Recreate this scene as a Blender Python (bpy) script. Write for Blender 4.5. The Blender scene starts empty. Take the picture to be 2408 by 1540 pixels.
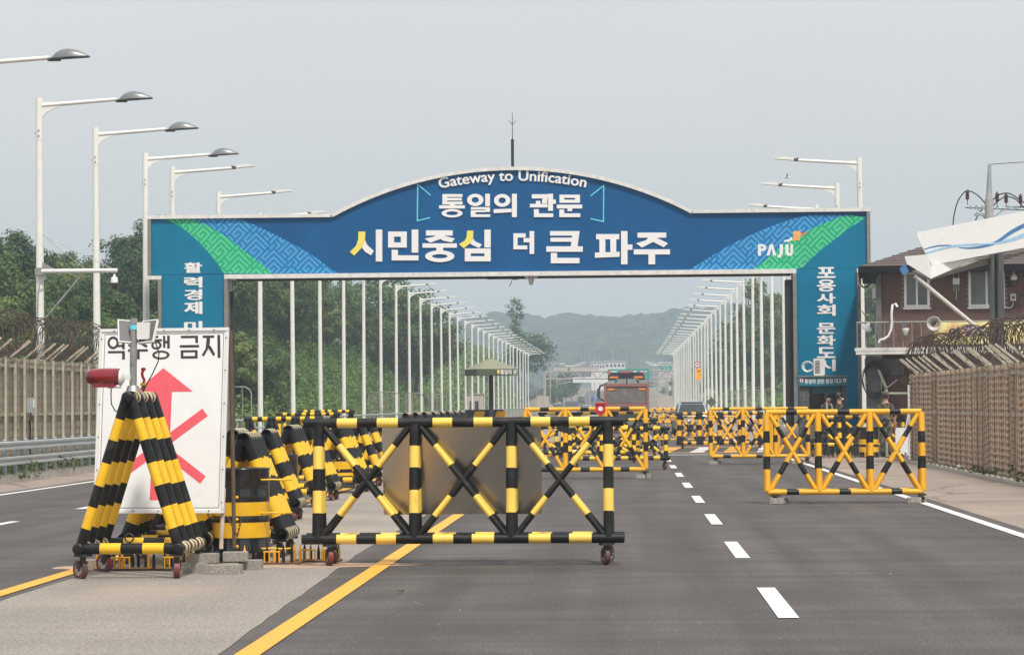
import bpy, math, random
from mathutils import Vector, Matrix, noise
R = math.radians
random.seed(11)
S = bpy.context.scene
C = S.collection
# ------------------------------------------------------------------ camera
F, CW, CH = 6330.0, 1204.0, 770.0
cd = bpy.data.cameras.new('camera'); cam = bpy.data.objects.new('camera', cd); C.objects.link(cam)
cd.sensor_width = 36.0; cd.sensor_fit = 'HORIZONTAL'; cd.lens = F / 2408 * 36
cd.clip_start = 0.5; cd.clip_end = 9000
YAW, PITCH, ROLL = R(2.393), R(1.648), R(0.45)
cam.matrix_world = Matrix.Translation((0, 0, 1.6)) @ Matrix.Rotation(YAW, 4, 'Z') @ Matrix.Rotation(R(90) + PITCH, 4, 'X') @ Matrix.Rotation(-ROLL, 4, 'Z')
S.camera = cam
MC = cam.matrix_world.to_3x3()
# ------------------------------------------------------------------ world, sun, exposure
SUN_EL, SUN_AZ = 58.0, 204.0          # a high hazy summer sun, a little behind and right of the camera
w = bpy.data.worlds.new('World'); S.world = w; w.use_nodes = True
nt = w.node_tree; nt.nodes.clear()
wo = nt.nodes.new('ShaderNodeOutputWorld'); bg = nt.nodes.new('ShaderNodeBackground')
sky = nt.nodes.new('ShaderNodeTexSky'); sky.sky_type = 'NISHITA'; sky.sun_disc = False
sky.sun_elevation = R(SUN_EL); sky.sun_rotation = R(180 - SUN_AZ + 180); sky.dust_density = 5; sky.air_density = 1.5
tc = nt.nodes.new('ShaderNodeTexCoord'); sp = nt.nodes.new('ShaderNodeSeparateXYZ')
mr = nt.nodes.new('ShaderNodeMapRange'); mr.inputs[1].default_value = -0.02; mr.inputs[2].default_value = 0.9
mr.inputs[3].default_value = 0.0; mr.inputs[4].default_value = 1.0
cr = nt.nodes.new('ShaderNodeValToRGB')
e = cr.color_ramp.elements
e[0].position = 0.0; e[0].color = (0.672, 0.68, 0.698, 1)
e[1].position = 1.0; e[1].color = (0.88, 0.905, 0.925, 1)
k = cr.color_ramp.elements.new(0.22); k.color = (0.752, 0.757, 0.763, 1)
cn = nt.nodes.new('ShaderNodeTexNoise'); cn.inputs['Scale'].default_value = 2.2; cn.inputs['Detail'].default_value = 3
mp = nt.nodes.new('ShaderNodeMapping'); mp.inputs['Scale'].default_value = (1, 1, 3)
m1 = nt.nodes.new('ShaderNodeMapRange'); m1.inputs[1].default_value = 0.3; m1.inputs[2].default_value = 0.7
m1.inputs[3].default_value = 9.35; m1.inputs[4].default_value = 10.6
vm = nt.nodes.new('ShaderNodeVectorMath'); vm.operation = 'SCALE'
mx = nt.nodes.new('ShaderNodeMix'); mx.data_type = 'RGBA'; mx.inputs[0].default_value = 0.92
L = nt.links.new
L(tc.outputs['Generated'], sp.inputs[0]); L(sp.outputs['Z'], mr.inputs[0]); L(mr.outputs[0], cr.inputs[0])
L(tc.outputs['Generated'], mp.inputs[0]); L(mp.outputs[0], cn.inputs['Vector']); L(cn.outputs[0], m1.inputs[0])
L(cr.outputs[0], vm.inputs[0]); L(m1.outputs[0], vm.inputs['Scale'])
L(sky.outputs[0], mx.inputs[6]); L(vm.outputs[0], mx.inputs[7]); L(mx.outputs[2], bg.inputs[0])
bg.inputs[1].default_value = 0.059
L(bg.outputs[0], wo.inputs[0])
sd = bpy.data.lights.new('sun', 'SUN'); sd.energy = 2.0; sd.angle = R(7); sd.color = (1, 0.94, 0.86)
so = bpy.data.objects.new('sun', sd); C.objects.link(so)
az = R(SUN_AZ)   # compass-like: 0 = +Y, clockwise; sun stands towards this azimuth
sdir = Vector((math.sin(az) * math.cos(R(SUN_EL)), math.cos(az) * math.cos(R(SUN_EL)), math.sin(R(SUN_EL))))
sdir.x *= -1     # behind the camera and to the right
so.rotation_euler = sdir.to_track_quat('Z', 'Y').to_euler()
vs = S.view_settings; vs.view_transform = 'Standard'; vs.look = 'None'; vs.gamma = 1; vs.exposure = 0.85; vs.use_curve_mapping = False
S.cycles.max_bounces = 6; S.cycles.diffuse_bounces = 3; S.cycles.glossy_bounces = 3; S.cycles.transmission_bounces = 4
S.cycles.volume_bounces = 1; S.cycles.transparent_max_bounces = 8

# ------------------------------------------------------------------ helpers
def P(px, py, d):
    "world point at distance d down the road, measured off the photograph"
    r = MC @ Vector(((px - CW) / F, -(py - CH) / F, -1))
    return Vector((0, 0, 1.6)) + r * (d / r.y)

class MB:
    def __init__(s): s.v = []; s.f = []; s.m = []; s.s = []
    def face(s, idx, m=0, sm=False): s.f.append(idx); s.m.append(m); s.s.append(sm)
    def tube(s, p0, p1, r0, r1=None, n=10, m=0, cap=True, bands=None):
        p0 = Vector(p0); p1 = Vector(p1); r1 = r0 if r1 is None else r1
        d = (p1 - p0); z = d.normalized()
        a = Vector((0, 0, 1)) if abs(z.z) < 0.9 else Vector((1, 0, 0))
        x = z.cross(a).normalized(); y = z.cross(x)
        bands = bands or [(1.0, m)]
        ts = [0.0] + [b[0] for b in bands]
        rings = []
        for t in ts:
            c = p0 + d * t; r = r0 + (r1 - r0) * t; b = len(s.v); rings.append(b)
            for i in range(n):
                an = 2 * math.pi * i / n
                s.v.append(c + x * (math.cos(an) * r) + y * (math.sin(an) * r))
        for q in range(len(bands)):
            a0, b0 = rings[q], rings[q + 1]
            for i in range(n):
                j = (i + 1) % n
                s.face((a0 + i, b0 + i, b0 + j, a0 + j), bands[q][1], True)
        if cap:
            for ring, mm, rev in ((rings[0], bands[0][1], 0), (rings[-1], bands[-1][1], 1)):
                b = len(s.v); s.v += [v.copy() for v in s.v[ring:ring + n]]
                ids = tuple(range(b, b + n)); s.face(ids if not rev else ids[::-1], mm)
        return s
    def path(s, pts, r, n=6, m=0):
        for a, b in zip(pts[:-1], pts[1:]): s.tube(a, b, r, r, n, m, cap=False)
        return s
    def curve(s, pts, r, n=5, m=0, closed=False):
        "one continuous swept tube through pts"
        pts = [Vector(p) for p in pts]; N = len(pts); rings = []; up = None
        for i, p in enumerate(pts):
            q0 = pts[i - 1] if i else (pts[-1] if closed else pts[0]); q1 = pts[i + 1] if i < N - 1 else (pts[0] if closed else pts[-1])
            z = (q1 - q0).normalized()
            if up is None: up = Vector((0, 0, 1)) if abs(z.z) < 0.9 else Vector((1, 0, 0))
            x = z.cross(up)
            x = x.normalized() if x.length > 1e-6 else Vector((1, 0, 0))
            y = z.cross(x); up = -y if y.dot(up) < 0 else y
            b = len(s.v); rings.append(b)
            for k in range(n):
                a = 2 * math.pi * k / n
                s.v.append(p + x * (math.cos(a) * r) + y * (math.sin(a) * r))
        for i in range(N if closed else N - 1):
            a0, b0 = rings[i], rings[(i + 1) % N]
            for k in range(n):
                j = (k + 1) % n; s.face((a0 + k, a0 + j, b0 + j, b0 + k), m, True)
        return s
    def box(s, c, size, m=0, rot=None, taper=(1, 1)):
        c = Vector(c); hx, hy, hz = size[0] / 2, size[1] / 2, size[2] / 2; b = len(s.v)
        for z in (-hz, hz):
            tx, ty = (taper if z > 0 else (1, 1))
            for (x, y) in ((-hx, -hy), (hx, -hy), (hx, hy), (-hx, hy)):
                v = Vector((x * tx, y * ty, z)); v = rot @ v if rot else v; s.v.append(c + v)
        for q in ((3, 2, 1, 0), (4, 5, 6, 7), (0, 1, 5, 4), (1, 2, 6, 5), (2, 3, 7, 6), (3, 0, 4, 7)): s.face(tuple(b + i for i in q), m)
        return s
    def prism(s, poly, y0, y1, m=0, ms=None):
        "poly of (x, z) extruded from y0 (front) to y1"
        ar = sum(poly[i][0] * poly[(i + 1) % len(poly)][1] - poly[(i + 1) % len(poly)][0] * poly[i][1] for i in range(len(poly)))
        if ar < 0: poly = poly[::-1]
        n = len(poly); b = len(s.v); ms = m if ms is None else ms
        s.v += [Vector((x, y0, z)) for x, z in poly] + [Vector((x, y1, z)) for x, z in poly]
        s.face(tuple(range(b, b + n)), m); s.face(tuple(range(b + 2 * n - 1, b + n - 1, -1)), ms)
        for i in range(n):
            j = (i + 1) % n; s.face((b + j, b + i, b + n + i, b + n + j), ms)
        return s
    def slab(s, poly, z0, z1, m=0):
        "poly of (x, y) extruded from z0 to z1"
        ar = sum(poly[i][0] * poly[(i + 1) % len(poly)][1] - poly[(i + 1) % len(poly)][0] * poly[i][1] for i in range(len(poly)))
        if ar < 0: poly = poly[::-1]
        n = len(poly); b = len(s.v)
        s.v += [Vector((x, y, z1)) for x, y in poly] + [Vector((x, y, z0)) for x, y in poly]
        s.face(tuple(range(b, b + n)), m); s.face(tuple(range(b + 2 * n - 1, b + n - 1, -1)), m)
        for i in range(n):
            j = (i + 1) % n; s.face((b + j, b + i, b + n + i, b + n + j), m)
        return s
    def ring(s, c, rx, rz, wx, wz, y0, y1, m=0, n=28, f=None):
        "elliptical ring in the x-z plane"
        b = len(s.v); f = f or (lambda x, z: (x, z))
        for k in range(n):
            a = 2 * math.pi * k / n
            for (ax, az, y) in ((rx, rz, y0), (rx - wx, rz - wz, y0), (rx, rz, y1), (rx - wx, rz - wz, y1)):
                x, z = f(c[0] + ax * math.cos(a), c[1] + az * math.sin(a)); s.v.append(Vector((x, y, z)))
        for k in range(n):
            i = b + 4 * k; j = b + 4 * ((k + 1) % n)
            s.face((i, j, j + 1, i + 1), m); s.face((i, i + 2, j + 2, j), m); s.face((i + 1, j + 1, j + 3, i + 3), m)
        return s
    def lathe(s, c, prof, n=20, m=0, axis='z', ms=None):
        c = Vector(c); rings = []
        for (r, h) in prof:
            b = len(s.v); rings.append(b)
            for k in range(n):
                a = 2 * math.pi * k / n; u, v = r * math.cos(a), r * math.sin(a)
                s.v.append(c + (Vector((u, v, h)) if axis == 'z' else Vector((u, h, -v)) if axis == 'y' else Vector((h, u, v))))
        for q in range(len(prof) - 1):
            mm = ms[q] if ms else m
            for k in range(n):
                j = (k + 1) % n; s.face((rings[q] + k, rings[q] + j, rings[q + 1] + j, rings[q + 1] + k), mm, True)
        return s
    def ball(s, c, rx, ry, rz, m=0, n=16, h=9):
        c = Vector(c)
        b = len(s.v)
        for i in range(h + 1):
            t = math.pi * i / h - math.pi / 2
            for k in range(n):
                a = 2 * math.pi * k / n
                s.v.append(c + Vector((rx * math.cos(t) * math.cos(a), ry * math.cos(t) * math.sin(a), rz * math.sin(t))))
        for i in range(h):
            for k in range(n):
                j = (k + 1) % n; s.face((b + i * n + k, b + i * n + j, b + (i + 1) * n + j, b + (i + 1) * n + k), m, True)
        return s
    def mesh(s, name, mats):
        me = bpy.data.meshes.new(name)
        me.from_pydata([tuple(v) for v in s.v], [], s.f)
        for m in (mats if isinstance(mats, (list, tuple)) else [mats]): me.materials.append(m)
        me.polygons.foreach_set('material_index', s.m); me.polygons.foreach_set('use_smooth', s.s)
        me.update(); return me
    def build(s, name, mats, parent=None, loc=None):
        return link(name, s.mesh(name, mats), parent, loc)

def link(name, me, parent=None, loc=None):
    o = bpy.data.objects.new(name, me); C.objects.link(o)
    if parent: o.parent = parent
    if loc is not None: o.location = loc
    return o
def tag(o, label=None, cat=None, group=None, kind=None):
    if label: o['label'] = label
    if cat: o['category'] = cat
    if group: o['group'] = group
    if kind: o['kind'] = kind
    return o
def thing(name, label, cat, loc=(0, 0, 0), rz=0, group=None):
    o = bpy.data.objects.new(name, None); C.objects.link(o); o.location = loc; o.rotation_euler = (0, 0, rz); o.empty_display_size = 0.2
    return tag(o, label, cat, group)
def copy_tree(o, parent=None):
    c = o.copy(); C.objects.link(c)
    if parent: c.parent = parent
    for ch in list(o.children): copy_tree(ch, c)
    return c
def struct(name, mb, mats): return tag(mb.build(name, mats), kind='structure')
ORD = ['first', 'second', 'third', 'fourth', 'fifth', 'sixth', 'seventh', 'eighth', 'ninth', 'tenth', 'eleventh', 'twelfth', 'thirteenth', 'fourteenth',
       'fifteenth', 'sixteenth', 'seventeenth', 'eighteenth', 'nineteenth', 'twentieth', 'twenty-first', 'twenty-second', 'twenty-third', 'twenty-fourth',
       'twenty-fifth', 'twenty-sixth', 'twenty-seventh', 'twenty-eighth', 'twenty-ninth', 'thirtieth', 'thirty-first', 'thirty-second', 'thirty-third', 'thirty-fourth', 'thirty-fifth']

# ------------------------------------------------------------------ materials
def mat(name, col, rough=0.6, metal=0.0, var=0.12, scale=6.0, bump=0.0, bscale=40.0, coat=0.0, dirt=None, dscale=2.0, dlo=0.55, dhi=0.75, stretch=None, spec=0.5):
    m = bpy.data.materials.new(name); m.use_nodes = True; t = m.node_tree; b = t.nodes['Principled BSDF']; K = t.links.new
    b.inputs['Roughness'].default_value = rough; b.inputs['Metallic'].default_value = metal; b.inputs['Coat Weight'].default_value = coat
    b.inputs['Specular IOR Level'].default_value = spec
    tcn = t.nodes.new('ShaderNodeTexCoord'); vec = tcn.outputs['Object']
    if stretch:
        mpn = t.nodes.new('ShaderNodeMapping'); mpn.inputs['Scale'].default_value = stretch; K(vec, mpn.inputs[0]); vec = mpn.outputs[0]
    n = t.nodes.new('ShaderNodeTexNoise'); n.inputs['Scale'].default_value = scale; n.inputs['Detail'].default_value = 5; K(vec, n.inputs['Vector'])
    r = t.nodes.new('ShaderNodeMapRange'); r.inputs[1].default_value = 0.3; r.inputs[2].default_value = 0.7
    r.inputs[3].default_value = 1 - var; r.inputs[4].default_value = 1 + var; K(n.outputs[0], r.inputs[0])
    v = t.nodes.new('ShaderNodeVectorMath'); v.operation = 'SCALE'; v.inputs[0].default_value = col[:3]; K(r.outputs[0], v.inputs['Scale'])
    out = v.outputs[0]
    if dirt:
        n2 = t.nodes.new('ShaderNodeTexNoise'); n2.inputs['Scale'].default_value = dscale; n2.inputs['Detail'].default_value = 8; n2.inputs['Roughness'].default_value = 0.65; K(vec, n2.inputs['Vector'])
        r2 = t.nodes.new('ShaderNodeMapRange'); r2.inputs[1].default_value = dlo; r2.inputs[2].default_value = dhi; K(n2.outputs[0], r2.inputs[0])
        x = t.nodes.new('ShaderNodeMix'); x.data_type = 'RGBA'; K(r2.outputs[0], x.inputs[0]); K(out, x.inputs[6]); x.inputs[7].default_value = (*dirt[:3], 1); out = x.outputs[2]
    K(out, b.inputs['Base Color'])
    r3 = t.nodes.new('ShaderNodeMapRange'); r3.inputs[3].default_value = max(0.02, rough - 0.08); r3.inputs[4].default_value = min(1, rough + 0.12); K(n.outputs[0], r3.inputs[0]); K(r3.outputs[0], b.inputs['Roughness'])
    if bump:
        n3 = t.nodes.new('ShaderNodeTexNoise'); n3.inputs['Scale'].default_value = bscale; n3.inputs['Detail'].default_value = 4; K(vec, n3.inputs['Vector'])
        bn = t.nodes.new('ShaderNodeBump'); bn.inputs['Strength'].default_value = bump; bn.inputs['Distance'].default_value = 0.02; K(n3.outputs[0], bn.inputs['Height']); K(bn.outputs[0], b.inputs['Normal'])
    return m
M = {}
M['black'] = mat('black_paint', (0.0085, 0.0085, 0.009), 0.4, var=0.3, dirt=(0.055, 0.043, 0.035), dscale=6, dlo=0.54, dhi=0.84, bump=0.03, spec=0.32)
M['yellow'] = mat('yellow_tape', (0.86, 0.50, 0.012), 0.4, var=0.06, dirt=(0.38, 0.24, 0.05), dscale=9, dlo=0.6, dhi=0.82, coat=0.1)
M['pale_yellow'] = mat('reflective_yellow_tape', (0.88, 0.60, 0.10), 0.33, var=0.05, dirt=(0.34, 0.22, 0.07), dscale=9, dlo=0.62, dhi=0.82, coat=0.2)
M['orange_yellow'] = mat('orange_yellow_paint', (0.80, 0.40, 0.012), 0.45, var=0.08, dirt=(0.5, 0.24, 0.03), dscale=5, dlo=0.58, dhi=0.85)
M['ring'] = mat('worn_pipe_end', (0.66, 0.55, 0.34), 0.6, var=0.3, scale=20, dirt=(0.2, 0.13, 0.08), dscale=10)
M['pipe_in'] = mat('pipe_inside', (0.006, 0.006, 0.006), 0.9)
M['red_wheel'] = mat('red_caster_tyre', (0.20, 0.022, 0.022), 0.5, dirt=(0.07, 0.05, 0.045), dscale=14, dlo=0.42, dhi=0.62)
M['steel'] = mat('zinc_steel', (0.42, 0.42, 0.41), 0.4, 0.85, dirt=(0.2, 0.17, 0.14), dscale=20, dlo=0.5)
M['dark_steel'] = mat('dark_steel', (0.045, 0.043, 0.042), 0.5, 0.5, dirt=(0.13, 0.08, 0.05), dscale=14)
M['plate'] = mat('brushed_plate', (0.56, 0.54, 0.49), 0.19, 1.0, var=0.03, scale=1.2)
M['white'] = mat('white_board', (0.80, 0.80, 0.80), 0.45, var=0.03, dirt=(0.7, 0.7, 0.68), dscale=3, dlo=0.6)
M['white_paint'] = mat('white_pole_paint', (0.78, 0.78, 0.73), 0.4, var=0.04, dirt=(0.55, 0.55, 0.48), dscale=3, dlo=0.6, dhi=0.9)
M['plastic_white'] = mat('white_plastic', (0.72, 0.72, 0.70), 0.4, var=0.04)
M['ink'] = mat('black_lettering', (0.035, 0.03, 0.035), 0.5)
M['red_print'] = mat('faded_red_print', (0.80, 0.105, 0.135), 0.5, var=0.07, scale=9, dirt=(0.86, 0.3, 0.32), dscale=5, dlo=0.6, dhi=0.8, stretch=(6, 1, 0.5))
M['lens'] = mat('red_lens', (0.20, 0.003, 0.008), 0.1, var=0.45, scale=9, coat=0.7)
M['solar_back'] = mat('solar_panel_back', (0.11, 0.11, 0.11), 0.5)
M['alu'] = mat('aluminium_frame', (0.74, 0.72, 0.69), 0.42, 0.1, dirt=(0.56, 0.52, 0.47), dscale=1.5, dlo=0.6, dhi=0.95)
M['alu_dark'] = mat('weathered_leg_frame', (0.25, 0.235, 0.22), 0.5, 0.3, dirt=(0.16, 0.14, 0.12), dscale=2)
M['blue'] = mat('blue_panel', (0.006, 0.092, 0.25), 0.42, var=0.09, spec=0.15, scale=1.0)
M['blue2'] = mat('mid_blue_print', (0.012, 0.19, 0.44), 0.42, var=0.03, spec=0.15)
M['blue3'] = mat('light_blue_line', (0.085, 0.34, 0.66), 0.42, var=0.03, spec=0.15)
M['green'] = mat('green_print', (0.012, 0.40, 0.185), 0.42, var=0.03, spec=0.15)
M['green2'] = mat('light_green_line', (0.11, 0.56, 0.30), 0.42, var=0.03, spec=0.15)
M['teal'] = mat('teal_panel', (0.002, 0.17, 0.30), 0.42, var=0.09, spec=0.15, scale=1.0)
M['cyan'] = mat('cyan_bracket', (0.12, 0.62, 0.78), 0.42)
M['letter'] = mat('white_letter', (0.84, 0.82, 0.81), 0.42, var=0.03)
M['letter_yellow'] = mat('yellow_letter', (0.86, 0.72, 0.13), 0.42, var=0.03)
M['logo_orange'] = mat('logo_orange', (0.86, 0.42, 0.13), 0.42)
M['logo_red'] = mat('logo_red_orange', (0.75, 0.20, 0.07), 0.42)
M['void'] = mat('dark_back_frame', (0.02, 0.021, 0.023), 0.7)
M['concrete'] = mat('block_concrete', (0.36, 0.33, 0.29), 0.85, var=0.55, scale=70, bump=0.5, bscale=90, dirt=(0.16, 0.14, 0.12), dscale=60, dlo=0.55, dhi=0.62)
M['wood'] = mat('old_wood_post', (0.13, 0.09, 0.06), 0.8, var=0.3, scale=12, stretch=(6, 6, 0.6))
M['pale_wood'] = mat('peeling_post', (0.5, 0.41, 0.33), 0.8, var=0.3, scale=8, dirt=(0.27, 0.16, 0.1), dscale=6, dlo=0.45)
M['rust'] = mat('rusty_steel', (0.16, 0.08, 0.045), 0.8, var=0.4, scale=25)
M['galv'] = mat('galvanised_rail', (0.47, 0.50, 0.50), 0.5, 0.3, dirt=(0.34, 0.34, 0.32), dscale=2)
M['galv_post'] = mat('galvanised_post', (0.33, 0.40, 0.42), 0.5, 0.3, dirt=(0.25, 0.22, 0.19), dscale=4)
M['fence_post'] = mat('pale_green_fence_post', (0.46, 0.48, 0.36), 0.65, dirt=(0.24, 0.19, 0.13), dscale=5, dlo=0.6, dhi=0.75)
M['fence_cloth'] = mat('tan_fence_cloth', (0.58, 0.415, 0.29), 0.9, var=0.2, scale=5, dirt=(0.42, 0.30, 0.21), dscale=1.5, bump=0.4, bscale=20, stretch=(1, 3, 0.6))
M['fence_cloth_l'] = mat('pale_fence_cloth', (0.50, 0.39, 0.30), 0.9, var=0.2, scale=5, dirt=(0.38, 0.31, 0.25), dscale=1.5, bump=0.4, bscale=20, stretch=(1, 3, 0.6))
M['fence_rail'] = mat('fence_rail', (0.42, 0.35, 0.26), 0.7, var=0.2)
M['fence_wire'] = mat('rusty_fence_wire', (0.16, 0.125, 0.09), 0.8, var=0.3)
M['arm'] = mat('fence_arm', (0.47, 0.42, 0.34), 0.7, dirt=(0.3, 0.18, 0.11), dscale=6, dlo=0.6)
M['coil'] = mat('rusted_razor_wire', (0.085, 0.055, 0.045), 0.65, 0.3, var=0.4)
M['coil_l'] = mat('weathered_razor_wire', (0.13, 0.10, 0.085), 0.55, 0.4, var=0.4)
M['brick'] = mat('brick_red', (0.145, 0.08, 0.066), 0.85, var=0.4, scale=3.1, bump=0.3, bscale=60)
M['mortar'] = mat('brick_mortar', (0.30, 0.24, 0.215), 0.9, var=0.15)
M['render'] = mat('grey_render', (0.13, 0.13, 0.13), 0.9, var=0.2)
M['slab'] = mat('balcony_concrete', (0.62, 0.61, 0.58), 0.8, dirt=(0.4, 0.38, 0.35), dscale=3)
M['roof'] = mat('roof_shingle', (0.11, 0.085, 0.08), 0.85, var=0.3, scale=12, bump=0.4, bscale=30)
M['fascia'] = mat('dark_fascia', (0.014, 0.014, 0.017), 0.8, spec=0.1)
M['frame_white'] = mat('window_frame_white', (0.74, 0.74, 0.72), 0.45, var=0.03)
M['glass'] = mat('window_glass', (0.13, 0.145, 0.14), 0.08, var=0.2, scale=2, spec=0.8)
M['glass_dark'] = mat('dark_glass', (0.025, 0.03, 0.032), 0.06, var=0.2, scale=2, spec=0.8)
M['rail_grey'] = mat('balcony_rail_paint', (0.27, 0.25, 0.22), 0.5, dirt=(0.3, 0.22, 0.16), dscale=8)
M['banner'] = mat('yellow_banner', (0.78, 0.68, 0.30), 0.7, var=0.06)
M['purple'] = mat('purple_print', (0.27, 0.20, 0.5), 0.6)
M['burst'] = mat('red_burst', (0.76, 0.18, 0.12), 0.6)
M['sail'] = mat('white_canopy', (0.78, 0.78, 0.775), 0.4, var=0.03, dirt=(0.66, 0.66, 0.64), dscale=1.5, dlo=0.6)
M['wave'] = mat('blue_wave', (0.06, 0.19, 0.42), 0.45)
M['wave2'] = mat('pale_blue_wave', (0.33, 0.56, 0.78), 0.45)
M['post_steel'] = mat('canopy_post_steel', (0.16, 0.16, 0.155), 0.3, 0.8, var=0.3, stretch=(10, 10, 0.4))
M['pole_concrete'] = mat('concrete_pole', (0.40, 0.38, 0.36), 0.8, var=0.12, dirt=(0.5, 0.37, 0.28), dscale=0.8)
M['cable'] = mat('black_cable', (0.018, 0.018, 0.018), 0.6)
M['insul'] = mat('brown_insulator', (0.06, 0.022, 0.02), 0.3)
M['horn'] = mat('horn_cream', (0.55, 0.52, 0.48), 0.5)
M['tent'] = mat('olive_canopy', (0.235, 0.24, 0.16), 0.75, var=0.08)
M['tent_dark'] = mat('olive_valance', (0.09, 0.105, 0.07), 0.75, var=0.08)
M['planter'] = mat('black_planter', (0.03, 0.03, 0.032), 0.6)
M['booth_stone'] = mat('booth_stone', (0.10, 0.10, 0.105), 0.8, var=0.9, scale=25)
M['camo'] = mat('camo_cloth', (0.15, 0.125, 0.09), 0.9, var=0.3, scale=14, dirt=(0.03, 0.032, 0.024), dscale=9, dlo=0.47, dhi=0.53)
M['skin'] = mat('skin', (0.50, 0.28, 0.19), 0.55, var=0.06)
M['cap'] = mat('dark_cap', (0.045, 0.04, 0.034), 0.85)
M['boot'] = mat('black_boot', (0.02, 0.019, 0.018), 0.5)
M['hair'] = mat('dark_hair', (0.012, 0.01, 0.009), 0.7)
M['truck_red'] = mat('faded_truck_red', (0.30, 0.10, 0.085), 0.65, dirt=(0.24, 0.17, 0.14), dscale=2, dlo=0.45, dhi=0.75)
M['truck_dark'] = mat('dusty_tailgate', (0.14, 0.125, 0.115), 0.75, dirt=(0.30, 0.25, 0.21), dscale=1.6, dlo=0.5)
M['tarp'] = mat('grey_tarp', (0.25, 0.27, 0.25), 0.7, var=0.2)
M['amber'] = mat('amber_lamp', (0.85, 0.27, 0.02), 0.35)
M['tail'] = mat('red_tail_lamp', (0.35, 0.008, 0.01), 0.25)
M['tyre'] = mat('tyre_rubber', (0.02, 0.02, 0.02), 0.8)
M['silver'] = mat('silver_car_paint', (0.38, 0.43, 0.46), 0.25, 0.5, var=0.03, coat=0.5)
M['car_dark'] = mat('dark_car_paint', (0.03, 0.035, 0.05), 0.25, 0.3, coat=0.5)
M['car_blue'] = mat('blue_truck_paint', (0.04, 0.10, 0.33), 0.3, coat=0.4)
M['car_white'] = mat('white_car_paint', (0.7, 0.7, 0.7), 0.3, coat=0.4)
M['plate_white'] = mat('number_plate', (0.75, 0.75, 0.73), 0.5)
M['sign_green'] = mat('highway_green', (0.01, 0.30, 0.22), 0.45)
M['sign_orange'] = mat('warning_orange', (0.88, 0.42, 0.02), 0.45)
M['sign_red'] = mat('sign_red', (0.62, 0.02, 0.03), 0.45)
M['beige'] = mat('beige_wall', (0.5, 0.42, 0.36), 0.8, dirt=(0.42, 0.34, 0.29), dscale=0.8)
M['rail_far'] = mat('bridge_rail', (0.42, 0.43, 0.42), 0.6, 0.2)
M['truss'] = mat('gantry_steel', (0.36, 0.33, 0.31), 0.6)
M['lamp_head'] = mat('lamp_head_grey', (0.20, 0.205, 0.21), 0.35, 0.3, var=0.05)
M['lamp_dark'] = mat('lamp_underside', (0.05, 0.05, 0.05), 0.5)
M['bark'] = mat('bark', (0.085, 0.07, 0.055), 0.9, var=0.3)

def leaf_mat(name, cols, scale=0.35):
    m = bpy.data.materials.new(name); m.use_nodes = True; t = m.node_tree; b = t.nodes['Principled BSDF']; K = t.links.new
    g = t.nodes.new('ShaderNodeNewGeometry'); oi = t.nodes.new('ShaderNodeObjectInfo')
    n = t.nodes.new('ShaderNodeTexNoise'); n.inputs['Scale'].default_value = scale; n.inputs['Detail'].default_value = 3; K(g.outputs['Position'], n.inputs['Vector'])
    a = t.nodes.new('ShaderNodeMath'); a.operation = 'MULTIPLY_ADD'; K(g.outputs['Random Per Island'], a.inputs[0]); a.inputs[1].default_value = 0.42; a.inputs[2].default_value = -0.31
    a2 = t.nodes.new('ShaderNodeMath'); a2.operation = 'MULTIPLY_ADD'; K(oi.outputs['Random'], a2.inputs[0]); a2.inputs[1].default_value = 0.2; K(a.outputs[0], a2.inputs[2])
    a3 = t.nodes.new('ShaderNodeMath'); a3.operation = 'ADD'; K(a2.outputs[0], a3.inputs[0]); K(n.outputs[0], a3.inputs[1])
    c = t.nodes.new('ShaderNodeValToRGB'); el = c.color_ramp.elements
    el[0].position = 0.25; el[0].color = (*cols[0], 1); el[1].position = 0.78; el[1].color = (*cols[2], 1)
    k = el.new(0.52); k.color = (*cols[1], 1)
    K(a3.outputs[0], c.inputs[0]); K(c.outputs[0], b.inputs['Base Color']); b.inputs['Roughness'].default_value = 0.65
    b.inputs['Specular IOR Level'].default_value = 0.4
    tr = t.nodes.new('ShaderNodeBsdfTranslucent'); K(c.outputs[0], tr.inputs[0]); ms = t.nodes.new('ShaderNodeMixShader'); ms.inputs[0].default_value = 0.36
    K(b.outputs[0], ms.inputs[1]); K(tr.outputs[0], ms.inputs[2]); K(ms.outputs[0], t.nodes['Material Output'].inputs[0])
    return m
M['leaf'] = leaf_mat('broadleaf_foliage', [(0.03, 0.062, 0.026), (0.085, 0.148, 0.046), (0.20, 0.255, 0.08)])
M['leaf_light'] = leaf_mat('yellowish_foliage', [(0.05, 0.085, 0.028), (0.125, 0.185, 0.05), (0.26, 0.30, 0.095)])
M['vine'] = leaf_mat('vine_foliage', [(0.06, 0.12, 0.03), (0.155, 0.25, 0.055), (0.30, 0.38, 0.10)], 0.5)
M['weed'] = leaf_mat('weed_foliage', [(0.06, 0.09, 0.025), (0.09, 0.14, 0.04), (0.19, 0.19, 0.07)], 1.5)
M['far_leaf'] = mat('far_forest_canopy', (0.034, 0.05, 0.034), 0.9, var=0.85, scale=0.16)

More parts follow.
